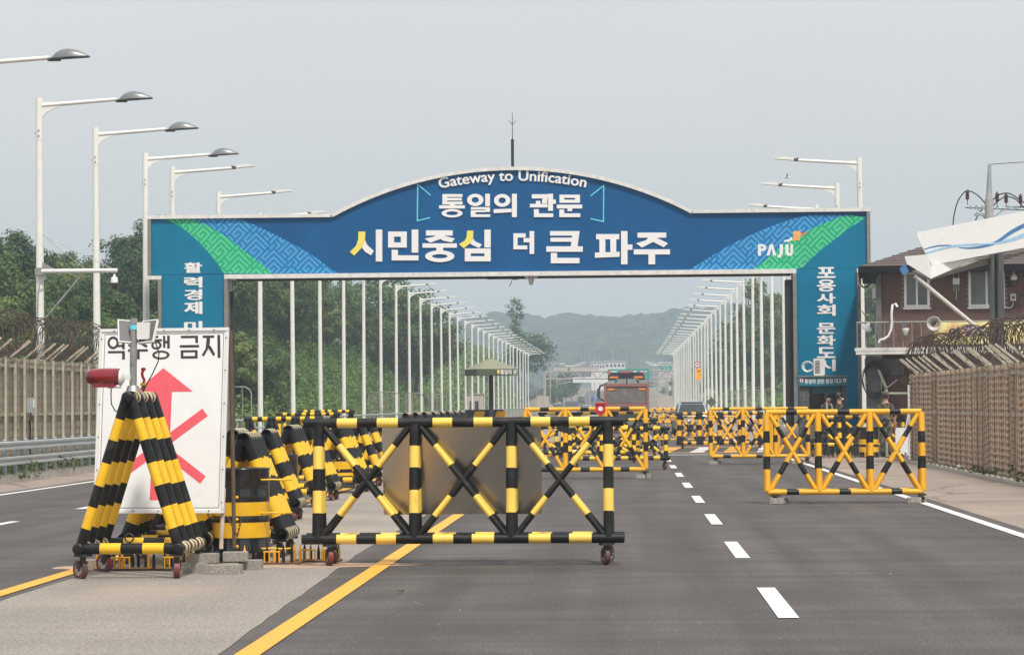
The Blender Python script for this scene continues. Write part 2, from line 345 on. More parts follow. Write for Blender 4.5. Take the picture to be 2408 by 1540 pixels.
def ground_mat(name, base, speck, spk_scale, streaks=0.1, patch=0.15, bump=0.3, patch_scale=0.5, cracks=0.0, stain=None, rough=0.8):
    m = bpy.data.materials.new(name); m.use_nodes = True; t = m.node_tree; b = t.nodes['Principled BSDF']; K = t.links.new
    tcn = t.nodes.new('ShaderNodeTexCoord'); vec = tcn.outputs['Object']
    def N(sc, det=4, v=None, st=None):
        if st:
            q = t.nodes.new('ShaderNodeMapping'); q.inputs['Scale'].default_value = st; K(vec, q.inputs[0]); v = q.outputs[0]
        n = t.nodes.new('ShaderNodeTexNoise'); n.inputs['Scale'].default_value = sc; n.inputs['Detail'].default_value = det; K(v or vec, n.inputs['Vector']); return n.outputs[0]
    def MR(x, lo, hi, a, c):
        r = t.nodes.new('ShaderNodeMapRange'); r.inputs[1].default_value = lo; r.inputs[2].default_value = hi; r.inputs[3].default_value = a; r.inputs[4].default_value = c; K(x, r.inputs[0]); return r.outputs[0]
    def MUL(x, y):
        q = t.nodes.new('ShaderNodeMath'); q.operation = 'MULTIPLY'; K(x, q.inputs[0]); K(y, q.inputs[1]); return q.outputs[0]
    f = MR(N(spk_scale, 2), 0.3, 0.7, 1 - speck, 1 + speck)
    f = MUL(f, MR(N(patch_scale, 6), 0.3, 0.7, 1 - patch, 1 + patch))
    f = MUL(f, MR(N(1.0, 5, st=(1.6, 0.05, 1)), 0.35, 0.65, 1 - streaks, 1 + streaks))
    f = MUL(f, MR(N(1.0, 6, st=(0.12, 2.5, 1)), 0.35, 0.7, 1 - streaks * 0.7, 1 + streaks * 0.7))
    if cracks:
        vo = t.nodes.new('ShaderNodeTexVoronoi'); vo.feature = 'DISTANCE_TO_EDGE'; vo.inputs['Scale'].default_value = 0.45
        q = t.nodes.new('ShaderNodeMapping'); q.inputs['Scale'].default_value = (1, 0.7, 1)
        nz = t.nodes.new('ShaderNodeTexNoise'); nz.inputs['Scale'].default_value = 2.0; nz.inputs['Detail'].default_value = 6; K(vec, nz.inputs['Vector'])
        mm = t.nodes.new('ShaderNodeMix'); mm.data_type = 'VECTOR'; mm.inputs[0].default_value = 0.25; K(vec, mm.inputs[4]); K(nz.outputs['Color'], mm.inputs[5])
        K(mm.outputs[1], q.inputs[0]); K(q.outputs[0], vo.inputs['Vector'])
        f = MUL(f, MR(vo.outputs['Distance'], 0.0, 0.022, 1 - cracks, 1.0))
    v = t.nodes.new('ShaderNodeVectorMath'); v.operation = 'SCALE'; v.inputs[0].default_value = base; K(f, v.inputs['Scale']); out = v.outputs[0]
    if stain:
        x = t.nodes.new('ShaderNodeMix'); x.data_type = 'RGBA'; K(MR(N(0.35, 7), 0.52, 0.72, 0, 0.8), x.inputs[0]); K(out, x.inputs[6]); x.inputs[7].default_value = (*stain, 1); out = x.outputs[2]
    # pale grit
    vo2 = t.nodes.new('ShaderNodeTexVoronoi'); vo2.inputs['Scale'].default_value = 4.0; vo2.inputs['Randomness'].default_value = 1.0; K(vec, vo2.inputs['Vector'])
    x2 = t.nodes.new('ShaderNodeMix'); x2.data_type = 'RGBA'; K(MR(vo2.outputs['Distance'], 0.035, 0.06, 0.55, 0), x2.inputs[0]); K(out, x2.inputs[6]); x2.inputs[7].default_value = (0.45, 0.42, 0.38, 1); out = x2.outputs[2]
    K(out, b.inputs['Base Color']); b.inputs['Roughness'].default_value = rough; b.inputs['Specular IOR Level'].default_value = 0.3
    bn = t.nodes.new('ShaderNodeBump'); bn.inputs['Strength'].default_value = bump; bn.inputs['Distance'].default_value = 0.01; K(N(spk_scale, 3), bn.inputs['Height']); K(bn.outputs[0], b.inputs['Normal'])
    return m
M['asphalt'] = ground_mat('asphalt', (0.090, 0.080, 0.075), 0.5, 42, 0.2, 0.16, 0.5, patch_scale=0.9, stain=(0.066, 0.06, 0.057))
M['median'] = ground_mat('median_concrete', (0.265, 0.236, 0.208), 0.40, 38, 0.05, 0.10, 0.5, stain=(0.36, 0.29, 0.225))
M['shoulder'] = ground_mat('shoulder_concrete', (0.30, 0.245, 0.205), 0.25, 30, 0.06, 0.16, 0.4, cracks=0.5, stain=(0.27, 0.215, 0.17))
M['soil'] = ground_mat('soil', (0.20, 0.165, 0.12), 0.4, 12, 0.05, 0.3, 0.5, patch_scale=0.2)
M['line_white'] = mat('road_paint_white', (0.74, 0.73, 0.71), 0.6, var=0.06, scale=3, dirt=(0.34, 0.32, 0.30), dscale=9, dlo=0.56, dhi=0.80)
M['line_yellow'] = mat('road_paint_yellow', (0.80, 0.385, 0.035), 0.6, var=0.06, scale=3, dirt=(0.33, 0.19, 0.07), dscale=9, dlo=0.58, dhi=0.82)
M['kerb'] = mat('kerb_stone', (0.45, 0.41, 0.36), 0.85, var=0.25, scale=8, bump=0.3)
M['dust'] = mat('rusty_dust', (0.42, 0.29, 0.2), 0.9, var=0.25, scale=8)

# ------------------------------------------------------------------ ground, roads, markings
def road_z(y):
    "flat on the bridge, climbing beyond it"
    t = max(0.0, min(1.0, (y - 470) / 550)); return 8.0 * t * t * (3 - 2 * t)
def strip(x0, x1, ys, z, m=None, xf=None):
    b = MB()
    for y in ys:
        dx = xf(y) if xf else 0.0
        b.v += [Vector((x0 + dx, y, road_z(y) + z)), Vector((x1 + dx, y, road_z(y) + z))]
    for i in range(len(ys) - 1): b.face((2 * i, 2 * i + 1, 2 * i + 3, 2 * i + 2), 0, True)
    return b
YS = [-6, 10, 20, 30, 50, 80, 120, 200, 300, 400] + list(range(460, 1040, 20)) + [1200, 1500]
g = MB()
GN = 40
gx = [-2600, -1200, -600, -300, -150, -60, -17, 10.5, 40, 100, 300, 600, 1200, 2600]; gy = [-300, -50, 0, 100, 300, 460, 520, 600, 700, 800, 900, 1030, 1400, 2400, 5000]
for y in gy:
    for x in gx: g.v.append(Vector((x, y, road_z(y) - 0.12)))
for j in range(len(gy) - 1):
    for i in range(len(gx) - 1):
        a = j * len(gx) + i; g.face((a, a + 1, a + 1 + len(gx), a + len(gx)))
struct('ground', g, M['soil'])
struct('road', strip(-11.95, 4.98, YS, 0.0), M['asphalt'])
mb = MB()
rnd = random.Random(3)
ysm = [-6 + 0.6 * i for i in range(170)] + [100, 130, 200, 300, 460]
for y in ysm:
    j = rnd.uniform(-0.014, 0.014) if y < 60 else 0
    rx = -2.58 - 0.34 * min(1, max(0, (y - 14) / 16)) + j
    mb.v += [Vector((-5.22 + rnd.uniform(-0.02, 0.02), y, 0.004)), Vector((rx, y, 0.004))]
for i in range(len(ysm) - 1): mb.face((2 * i, 2 * i + 1, 2 * i + 3, 2 * i + 2))
struct('median_strip', mb, M['median'])
struct('shoulder', strip(4.98, 7.5, [-6, 20, 50, 88, 94], 0.002), M['shoulder'])
struct('shoulder_far_side', strip(-13.36, -11.95, [-6, 20, 50, 88, 470], 0.002), M['shoulder'])
struct('bridge_shoulder', strip(4.98, 9.6, [94, 300, 470], 0.002), M['shoulder'])
# kerbs
mb = MB(); y = 20.0
while y < 92:
    mb.box((-13.48, y + 0.49, 0.075), (0.22, 0.975, 0.19 + 0.012 * math.sin(y * 7))); y += 1.0
struct('kerb', mb, M['kerb'])
mb = MB(); y = 20.0
while y < 76:
    mb.box((7.53, y + 0.99, 0.02), (0.10, 1.97, 0.05)); y += 2.0
struct('kerb_edge', mb, M['kerb'])
# markings
def line(name, x, wdt, ys, m, xf=None): return struct(name, strip(x - wdt / 2, x + wdt / 2, ys, 0.008, xf=xf), m)
YL = [-6, 20, 50, 86]; YF = [100, 200, 300, 400] + list(range(460, 1040, 20))
line('lane_marking_yellow', -2.45, 0.17, YL, M['line_yellow']); line('lane_marking_yellow', -5.42, 0.17, YL, M['line_yellow'])
line('lane_marking_yellow', -2.45, 0.15, YF, M['line_yellow']); line('lane_marking_yellow', -5.42, 0.15, YF, M['line_yellow'])
line('edge_line_white', 4.70, 0.15, [-6, 20, 50, 88], M['line_white']); line('edge_line_white', -11.62, 0.15, [-6, 20, 50, 88], M['line_white'])
line('edge_line_white', 4.70, 0.15, YF, M['line_white']); line('edge_line_white', -11.62, 0.15, YF, M['line_white'])
mb = MB()
for k in range(-2, 60):
    y0 = 20.1 + 7.78 * k
    if 84 < y0 < 99: continue
    z = road_z(y0) + 0.008; z1 = road_z(y0 + 3.3) + 0.008
    for xc in (1.20, -8.67):
        yo = y0 if xc > 0 else y0 - 1.0
        b = len(mb.v); hw = 0.075 if k > 0 else 0.078
        mb.v += [Vector((xc - hw, yo, z)), Vector((xc + hw, yo, z)), Vector((xc + hw, yo + 3.3, z1)), Vector((xc - hw, yo + 3.3, z1))]; mb.face((b, b + 1, b + 2, b + 3))
struct('lane_dashes', mb, M['line_white'])
mb = MB()      # stop line and hatched yellow / white band across the road at the gate
mb.slab([(-2.3, 84.2), (4.6, 84.2), (4.6, 84.6), (-2.3, 84.6)], 0.004, 0.008, 0)
mb.slab([(-2.3, 88.0), (7.4, 88.0), (7.4, 88.4), (-2.3, 88.4)], 0.004, 0.008, 1)
mb.slab([(-2.3, 98.6), (7.4, 98.6), (7.4, 99.0), (-2.3, 99.0)], 0.004, 0.008, 1)
for i in range(9):
    x0 = -2.3 + i * 1.1
    mb.slab([(x0, 88.6), (x0 + 0.45, 88.6), (x0 + 1.05, 98.4), (x0 + 0.6, 98.4)], 0.004, 0.008, i % 2)
struct('hatched_marking', mb, [M['line_white'], M['line_yellow']])
mb = MB()      # rust-stained dust round the spike strips
for cx, cy, rx, ry in ((-4.55, 26.9, 1.5, 0.55), (-3.2, 27.1, 1.2, 0.45), (-2.9, 27.2, 0.7, 0.3)):
    pts = [(cx + rx * (0.8 + 0.25 * rnd.random()) * math.cos(a * 0.3142), cy + ry * (0.75 + 0.3 * rnd.random()) * math.sin(a * 0.3142)) for a in range(20)]
    b = len(mb.v); mb.v += [Vector((x, y, 0.006 + 0.0006 * cx)) for x, y in pts]; mb.face(tuple(range(b, b + 20)))
tag(mb.build('dust_patch', M['dust']), kind='structure')

mb = MB()      # pale scrape marks and a dark cross joint on the near carriageway
for x0, x1, yy_, ln in ((-2.2, 0.9, 27.05, 0.012), (-1.6, 0.3, 26.4, 0.008), (0.2, 4.4, 33.6, 0.012), (1.4, 3.8, 39.2, 0.02), (-2.0, 1.0, 44.0, 0.02), (2.2, 4.2, 30.4, 0.008)):
    n = 14
    for i in range(n):
        if rnd.random() < 0.25: continue
        xa = x0 + (x1 - x0) * i / n; xb = x0 + (x1 - x0) * (i + rnd.uniform(0.5, 1)) / n; yj = yy_ + 0.05 * math.sin(i * 0.7) + rnd.uniform(-0.01, 0.01); k = len(mb.v)
        mb.v += [Vector((xa, yj, 0.0035)), Vector((xb, yj + 0.01, 0.0035)), Vector((xb, yj + 0.01 + ln, 0.0035)), Vector((xa, yj + ln, 0.0035))]; mb.face((k, k + 1, k + 2, k + 3))
M['scrape'] = mat('pale_scrape', (0.15, 0.138, 0.128), 0.8, var=0.3, scale=12)
struct('road_scrapes', mb, M['scrape'])
mb = MB()
for i in range(90):      # scattered grit and small stones
    d_ = rnd.uniform(17.5, 45); x_ = rnd.uniform(-5.0, 5.5); q = rnd.uniform(0.003, 0.008); mb.box((x_, d_, 0.008), (q * 2, q * 1.6, q), rot=Matrix.Rotation(rnd.random() * 3, 3, 'Z'), taper=(0.6, 0.6))
M['grit'] = mat('pale_grit', (0.27, 0.25, 0.225), 0.9, var=0.4, scale=3)
tag(mb.build('grit', M['grit']), kind='stuff')

# ------------------------------------------------------------------ hills
def ss(t): t = max(0.0, min(1.0, t)); return t * t * (3 - 2 * t)
def nz(x, y, s): return noise.noise(Vector((x * s, y * s, 0.37)))
def left_h(x, y):
    u = -17.2 - x
    k = ss((y - 84) / 110)
    e = 1 - 0.12 * ss((y - 262) / 30) + 0.55 * ss((y - 320) / 130)
    return (6.3 * ss(u / (10.5 - 4.0 * ss((y - 290) / 50))) + 5.0 * ss((u - 12) / 40)) * k * e + (0.7 * nz(x, y, 0.09) + 0.5 * nz(x, y, 0.22)) * ss(u / 4) - 0.1
def right_h(x, y):
    u = x - 10.2
    k = ss((y - 190) / 170) * (1 - 0.5 * ss((y - 470) / 60))
    return (8.0 * ss(u / 14) + 3.0 * ss((u - 12) / 40)) * k + 0.8 * nz(x, y, 0.1) * ss(u / 4) - 0.1
def hill(name, fn, xs, ys, m):
    b = MB()
    for y in ys:
        for x in xs: b.v.append(Vector((x, y, fn(x, y) + (road_z(y) if y < 2000 else 12))))
    n = len(xs)
    for j in range(len(ys) - 1):
        for i in range(n - 1):
            a = j * n + i; b.face((a, a + 1, a + 1 + n, a + n), 0, True)
    return struct(name, b, m)
fr = lambda a, b, s: [a + s * i for i in range(int((b - a) / s) + 1)]
M['hill_soil'] = mat('hill_undergrowth_soil', (0.045, 0.055, 0.022), 0.95, var=0.4, scale=0.8)
hill('hill', left_h, fr(-120, -16.7, 1.57), fr(84, 480, 3), M['hill_soil'])
hill('hill', right_h, fr(10.0, 110, 2.0), fr(190, 520, 4), M['hill_soil'])
def far_canopy(x, y):
    c, s_ = 0.0, 1.0
    d, p = noise.voronoi(Vector((x * 0.14, y * 0.10, 0.0)))
    return 5.2 * math.sqrt(max(0.0, 1 - min(1.0, d[0] * 1.35) ** 2)) + 4.5 * noise.noise(Vector((x * 0.05, y * 0.05, 3.1)))
def far_h(x, y):
    base = 44 * ss((y - 1080) / 420) * (0.86 + 0.14 * nz(x, 0, 0.006)) + 5 * nz(x, y, 0.011) + 2.2 * nz(x, y, 0.028) + 1.6 * nz(x, y * 0.5, 0.07)
    base *= 0.86 + 0.2 * ss((x + 260) / 300) - 0.12 * ss((x - 90) / 200)
    return base + far_canopy(x, y)
hill('wooded_hill', far_h, fr(-420, 420, 3.0), fr(1080, 1512, 4.0), M['far_leaf'])
def far_h2(x, y):
    return 34 * ss((y - 1900) / 500) * (1 + 0.4 * nz(x, 0, 0.004)) + far_canopy(x * 0.8, y * 0.8) * 1.4
hill('wooded_hill', far_h2, fr(-900, 500, 6.0), fr(1900, 2420, 13), M['far_leaf'])
def mid_h(x, y):
    u = -24 - x
    return (9.5 * ss(u / 9) + 1.0 * nz(x, y, 0.05)) * ss((y - 470) / 20) * (1 - ss((y - 700) / 80)) + far_canopy(x * 2.2, y * 2.0) * 0.35
hill('wooded_bank', mid_h, fr(-170, -24, 2.0), fr(470, 790, 4), M['far_leaf'])

# ------------------------------------------------------------------ vegetation
def rquad(b, c, s, rn, up=0.0, nd=None):
    n = Vector((rn.gauss(0, 1), rn.gauss(0, 1), rn.gauss(0, 1) + up)) if nd is None else nd + Vector((rn.gauss(0, .45), rn.gauss(0, .45), rn.gauss(0, .45)))
    n = n.normalized()
    a = n.orthogonal().normalized(); bb = n.cross(a); an = rn.random() * 6.28
    x = a * math.cos(an) + bb * math.sin(an); y = n.cross(x)
    i = len(b.v); s2 = s * 0.62
    b.v += [c - x * s, c - y * s2, c + x * s, c + y * s2]; b.face((i, i + 1, i + 2, i + 3))
def crown_mesh(seed, rx, rz, nclump, nleaf, ls, name='crown', m='leaf', core=0.5):
    rn = random.Random(seed); b = MB()
    for _ in range(nclump):
        while True:
            p = Vector((rn.uniform(-1, 1), rn.uniform(-1, 1), rn.uniform(-1, 1)))
            if core < p.length < 1.0: break
        sh = 1 - 0.35 * max(0, p.z) ** 2
        c = Vector((p.x * rx * sh, p.y * rx * sh, p.z * rz)); cr_ = rx * rn.uniform(0.2, 0.36)
        for _ in range(nleaf):
            d = Vector((rn.gauss(0, 1), rn.gauss(0, 1), rn.gauss(0, 1))).normalized() * cr_ * rn.random() ** 0.45
            d.z *= 0.72
            rquad(b, c + d, ls * rn.uniform(0.6, 1.25), rn, 0.6, d.normalized() * 1.1 + p * 0.5 + Vector((0, 0, 0.25)))
    return b.mesh(name, M[m])
CROWNS = [crown_mesh(s, rx, rz, nc, nl, ls, m='leaf_light' if s in (2, 4) else 'leaf') for s, rx, rz, nc, nl, ls in
          ((1, 3.0, 2.7, 46, 170, 0.125), (2, 2.6, 3.2, 46, 170, 0.125), (3, 3.4, 2.6, 54, 175, 0.13), (4, 2.3, 2.5, 38, 160, 0.12), (5, 2.9, 3.5, 54, 170, 0.125))]
def trunk_mesh(seed, h):
    rn = random.Random(seed); b = MB(); p = Vector((0, 0, -0.4)); r = 0.17
    top = Vector((rn.uniform(-.3, .3), rn.uniform(-.3, .3), h))
    b.tube(p, top, r, 0.08, 7)
    for k in range(5):
        a = rn.random() * 6.28; s0 = top * rn.uniform(0.45, 0.9)
        b.tube(s0, s0 + Vector((math.cos(a) * 1.5, math.sin(a) * 1.5, rn.uniform(0.8, 1.8))), 0.06, 0.025, 5)
    return b.mesh('trunk', M['bark'])
TRUNKS = [trunk_mesh(s, 4.6) for s in range(3)]
rt = random.Random(21)
def tree(x, y, z, sc, label, group, name='broadleaf_tree', ci=None, lift=4.6):
    t = thing(name, label, 'tree', (x, y, z), rt.random() * 6.28, group)
    k = rt.randrange(5) if ci is None else ci
    link('trunk', TRUNKS[rt.randrange(3)], t)
    c = link('crown', CROWNS[k], t, (0, 0, lift)); c.scale = (1, 1, 1)
    t.scale = (sc * rt.uniform(0.9, 1.1), sc * rt.uniform(0.9, 1.1), sc * rt.uniform(0.88, 1.12))
    return t
# wood on the left hill
def zone(px):
    for lim, s_ in ((90, 'left of the lamp with the camera arm'), (215, 'between the two leftmost full lamps'), (335, 'just left of the arch'), (600, 'behind the left arch leg'), (687, 'behind the first lamps seen through the arch'),
                    (760, 'above the vine slope, left part of the arch opening'), (830, 'above the vine slope, behind the third and fourth poles'), (2000, 'towards its right-hand end through the arch')):
        if px < lim: return s_
yy = 104.0; n_l = 0
while yy < 262:
    uu = 8.8 if yy > 150 else 3.0
    while uu < (34 if yy < 190 else 25):
        x = -17.2 - uu + rt.uniform(-1.3, 1.3); y = yy + rt.uniform(-1.6, 1.6)
        px = 1470 + x * F / y
        if px > -60 and not (335 < px < 500 and y < 175):
            near = y < 158
            tree(x, y, left_h(x, y), rt.uniform(0.8, 1.04) * (0.98 if uu > 5 else 0.66) * (0.84 if px < 60 else 0.70 if px < 250 else 1.02 if px < 345 else 1.0),
                 '%s tree of the left wood, %s' % ('front-rank' if uu < 14 else 'rear-rank', zone(px)), 'trees of the left hillside wood'); n_l += 1
        uu += 4.3 + rt.random()
    yy += 4.6 if yy < 200 else 5.6
# wood's end, stepping down to the right
for px, py, d, sc in ((955, 668, 266, 0.95), (975, 720, 272, 0.8), (930, 700, 262, 0.9), (905, 690, 258, 0.95), (965, 765, 270, 0.62), (900, 640, 262, 1.0)):
    p = P(px, py, d); gz = left_h(p.x, d)
    tree(p.x, d, gz, (p.z - gz) / 7.6, 'broadleaf tree at the right-hand edge of the wood, where it drops to the vine slope', 'trees at the edge of the left wood', ci=rt.choice((0, 2, 3)))
# far single clump with a thin leggy top
p = P(1232, 800, 470)
t = thing('bushy_tree', 'dark round-headed tree with one thin leggy top, beyond the left lamp row', 'tree', (p.x, 470, 0.5))
TB = MB(); TB.tube((0, 0, -1), (0, 0, 8), 0.3, 0.12, 7); TB.tube((-1.0, 0, 5), (-1.4, 0, 18.5), 0.14, 0.04, 6); TB.build('trunk', M['bark'], t)
rn = random.Random(5); CB = MB()
for _ in range(70):
    a = rn.random() * 6.28; q = rn.random() ** 0.5
    c = Vector((0.9 + math.cos(a) * 3.9 * q, math.sin(a) * 3.5 * q, 10.3 + rn.uniform(-3.4, 3.2) * math.sqrt(1 - q * q * 0.9)))
    for _ in range(45): rquad(CB, c + Vector((rn.gauss(0, .6), rn.gauss(0, .6), rn.gauss(0, .45))), rn.uniform(0.2, 0.34), rn)
CB.build('crown', M['leaf'], t); CB = MB()
for zz, r_, n_ in ((14.0, 1.0, 5), (15.4, 0.8, 5), (16.8, 1.3, 8), (18.2, 1.0, 6), (19.0, 0.6, 3)):
    for _ in range(n_):
        c = Vector((-1.35 + rn.gauss(0, r_ * 0.6), rn.gauss(0, r_ * 0.6), zz + rn.gauss(0, 0.3)))
        for _ in range(26): rquad(CB, c + Vector((rn.gauss(0, .38), rn.gauss(0, .38), rn.gauss(0, .25))), rn.uniform(0.16, 0.26), rn)
CB.build('crown', M['leaf'], t)
# right-hand wood behind the lamp row
for k in range(120):
    x = rt.uniform(15, 52); y = rt.uniform(262, 455)
    px = 1470 + x * F / y
    if px > 2150: continue
    sc = rt.uniform(0.9, 1.25)
    if px < 1760: sc *= 0.72
    tree(x, y, right_h(x, y), sc, 'hazy tree on the %s of the right hill, %s' % ('near slope' if y < 350 else 'far slope', 'behind the right lamp row' if px < 1870 else 'behind the right arch leg' if px < 2030 else 'beside the brick building'), 'trees of the right hillside wood')
for px, py, d in ((1785, 700, 300), (1868, 690, 310), (1845, 700, 330), (1815, 720, 290), (1752, 745, 380), (1730, 775, 400)):
    p = P(px, py, d); gz = right_h(p.x, d); tree(p.x, d, gz, max(0.6, (p.z - gz) / 7.8), 'hazy broadleaf tree on the right-hand hill, its top above the lamp arms', 'trees topping the right hill')
for px, py, d in ((1700, 822, 455), (1722, 806, 445), (1745, 785, 435), (1765, 768, 420), (1690, 842, 462), (1735, 850, 410), (1775, 812, 385), (1803, 830, 340), (1712, 862, 430), (1830, 760, 320), (1795, 745, 350)):
    p = P(px, py, d); gz = right_h(p.x, d); tree(p.x, d, gz, max(0.55, (p.z - gz) / 7.8), 'hazy low tree at the foot of the right hill, behind the crowded right lamp poles', 'trees at the foot of the right hill')
# vines (too many leaves to count)
def scatter(name, fn, xr, yr, n, ls, m, seed, lump, lab=None, cond=None):
    rn = random.Random(seed); b = MB()
    for _ in range(n):
        x = rn.uniform(*xr); y = rn.uniform(*yr)
        if cond and not cond(x, y): continue
        l = max(0, noise.noise(Vector((x * 0.55, y * 0.3, 0))) + 0.35) * lump + max(0, noise.noise(Vector((x * 1.7, y * 1.0, 4)))) * lump * 0.5
        rquad(b, Vector((x, y, fn(x, y) + l * rn.random() ** 0.4 + 0.06)), ls * rn.uniform(0.6, 1.3), rn, 1.3)
    o = b.build(name, M[m]); tag(o, kind='stuff'); return o
scatter('vine_cover', left_h, (-31, -17.0), (106, 285), 120000, 0.115, 'vine', 8, 2.0)
scatter('vine_bank', left_h, (-34, -16.9), (285, 478), 32000, 0.26, 'vine', 9, 3.0)
scatter('undergrowth', right_h, (10.6, 24), (200, 420), 16000, 0.28, 'vine', 10, 2.4)
gl = lambda x, y: 0.0
scatter('verge_weeds', gl, (-14.5, -13.0), (50, 84), 5200, 0.055, 'weed', 12, 0.4, cond=lambda x, y: x < -13.55 or noise.noise(Vector((x * 3, y * 0.7, 0))) > 0.12)
scatter('verge_weeds', gl, (7.5, 8.2), (38, 76), 1500, 0.05, 'weed', 13, 0.25, cond=lambda x, y: noise.noise(Vector((x * 2, y * 0.5, 7))) > 0.05)
scatter('road_weeds', gl, (-5.9, -2.6), (18.6, 19.0), 60, 0.018, 'weed', 14, 0.04, cond=lambda x, y: x < -5.0)

# ------------------------------------------------------------------ haze
HZ = bpy.data.materials.new('haze_air'); HZ.use_nodes = True
t = HZ.node_tree; t.nodes.remove(t.nodes['Principled BSDF'])
pv = t.nodes.new('ShaderNodeVolumePrincipled'); pv.inputs['Color'].default_value = (0.73, 0.88, 1.0, 1); pv.inputs['Density'].default_value = 0.0006; pv.inputs['Anisotropy'].default_value = 0.3
t.links.new(pv.outputs[0], t.nodes['Material Output'].inputs['Volume'])
hb = MB(); hb.box((0, 2400, 38.0), (5300, 5450, 80.0)); tag(hb.build('haze', HZ), kind='stuff')

# ------------------------------------------------------------------ gateway arch
AD = 88.0; AF = 87.55            # arch depth in the road, front face of its panels
def A(px, py, y=AF): p = P(px, py, y); return (p.x, p.z)
M['seam'] = mat('dark_seam_line', (0.012, 0.07, 0.2), 0.6)  # darker blue for the joints between the beam panels
arch = thing('gateway_arch', 'wide blue and teal sign arch spanning the whole road, with raised white Korean lettering', 'gateway')
def z1(x, y): return A((350 + x / 3.7046) / 1.0631, (380 + y / 3.7046) / 1.0631)        # photo detail, left end
def z2(x, y): return A((850 + x / 2.6756) / 1.0631, (380 + y / 2.6756) / 1.0631)        # photo detail, middle
def z3(x, y): return A((1650 + x / 4.378) / 1.0631, (380 + y / 4.378) / 1.0631)         # photo detail, right end
ZT = A(700, 512)[1]; ZB = A(1204, 639)[1]; ZL = -0.05
XL0 = A(356, 560)[0]; XR0 = A(2038, 560)[0]; XLo = A(381, 800)[0]; XLi = A(528, 700)[0]; XRi = A(1873, 700)[0]; XRo = A(2016, 760)[0]
cxa = A(1205, 450)[0]; xk0 = A(783, 508)[0]; xk1 = A(1624, 502)[0]; zk = ZT; zp = A(1205, 401)[1]
hc = (xk1 - xk0) / 2; cxa = (xk0 + xk1) / 2; sg = zp - zk; RA = (hc * hc + sg * sg) / (2 * sg); zc = zp - RA; th = math.asin(hc / RA)
ARC = [(cxa + RA * math.sin(-th + 2 * th * i / 40), zc + RA * math.cos(-th + 2 * th * i / 40)) for i in range(41)]
ZN = A(356, 642)[1]
outline = [(XL0, ZN), (XL0, ZT)] + ARC + [(XR0, ZT), (XR0, ZN), (XRi, ZN - 0.0), (XRi, ZB), (XLi, ZB), (XLi, ZN)]
beam = [(XL0, ZB), (XL0, ZT)] + ARC + [(XR0, ZT), (XR0, ZB)]
b = MB(); b.prism(beam, AF, AF + 0.04); b.build('beam_panel', M['blue'], arch)
for nm, xa, xb in (('leg_panel', XLo, XLi), ('leg_panel', XRi, XRo)):
    b = MB(); b.prism([(xa, ZL), (xb, ZL), (xb, ZB - 0.002), (xa, ZB - 0.002)], AF, AF + 0.04); b.build(nm, M['teal'], arch)
# printed fields on the beam
def clip_top(p): return (p[0], min(p[1], ZT - 0.003))
arcA = [(235, 612), (330, 665), (440, 740), (540, 825), (640, 940), (720, 1040), (779, 1125)]
arcB = [(480, 612), (640, 690), (770, 765), (900, 865), (1040, 970), (1130, 1040), (1222, 1125)]
arcC = [(890, 612), (1050, 670), (1250, 765), (1400, 845), (1550, 925), (1700, 1030), (1832, 1125)]
rA = [(1480, 1395), (1500, 1340), (1560, 1265), (1640, 1180), (1830, 1020), (2050, 850), (2270, 715)]
rB = [(1030, 1304), (1180, 1160), (1330, 1040), (1500, 930), (1700, 820), (1950, 720), (2060, 692)]
rC = [(325, 1304), (560, 1140), (800, 1000), (1060, 880), (1300, 780), (1560, 708), (1640, 692)]
zA = [z1(*p) for p in arcA]; zB_ = [z1(*p) for p in arcB]; zC = [z1(*p) for p in arcC]
qA = [z3(*p) for p in rA]; qB = [z3(*p) for p in rB]; qC = [z3(*p) for p in rC]
cl = lambda L_: [(max(min(x, XR0 - 0.004), XL0 + 0.004), max(min(z, ZT - 0.004), ZB + 0.004)) for x, z in L_]
zA, zB_, zC, qA, qB, qC = map(cl, (zA, zB_, zC, qA, qB, qC))
def field(name, poly, m, dy): b = MB(); b.prism(poly, AF - dy, AF - dy + 0.003); return b.build(name, M[m], arch)
field('teal_corner', [(XL0 + 0.002, ZB + 0.002), (XL0 + 0.002, ZT - 0.004)] + zA, 'teal', 0.006)
field('green_band', zA + zB_[::-1], 'green', 0.006); field('blue_band', zB_ + zC[::-1], 'blue2', 0.006)
field('teal_corner', [(XR0 - 0.002, ZB + 0.002), (XR0 - 0.002, ZT - 0.004)] + qA[::-1], 'teal', 0.006)
field('green_band', qA + qB[::-1], 'green', 0.006); field('blue_band', qB + qC[::-1], 'blue2', 0.006)
def inside(p, poly):
    x, y = p; r = False; j = len(poly) - 1
    for i in range(len(poly)):
        if (poly[i][1] > y) != (poly[j][1] > y) and x < (poly[j][0] - poly[i][0]) * (y - poly[i][1]) / (poly[j][1] - poly[i][1]) + poly[i][0]: r = not r
        j = i
    return r
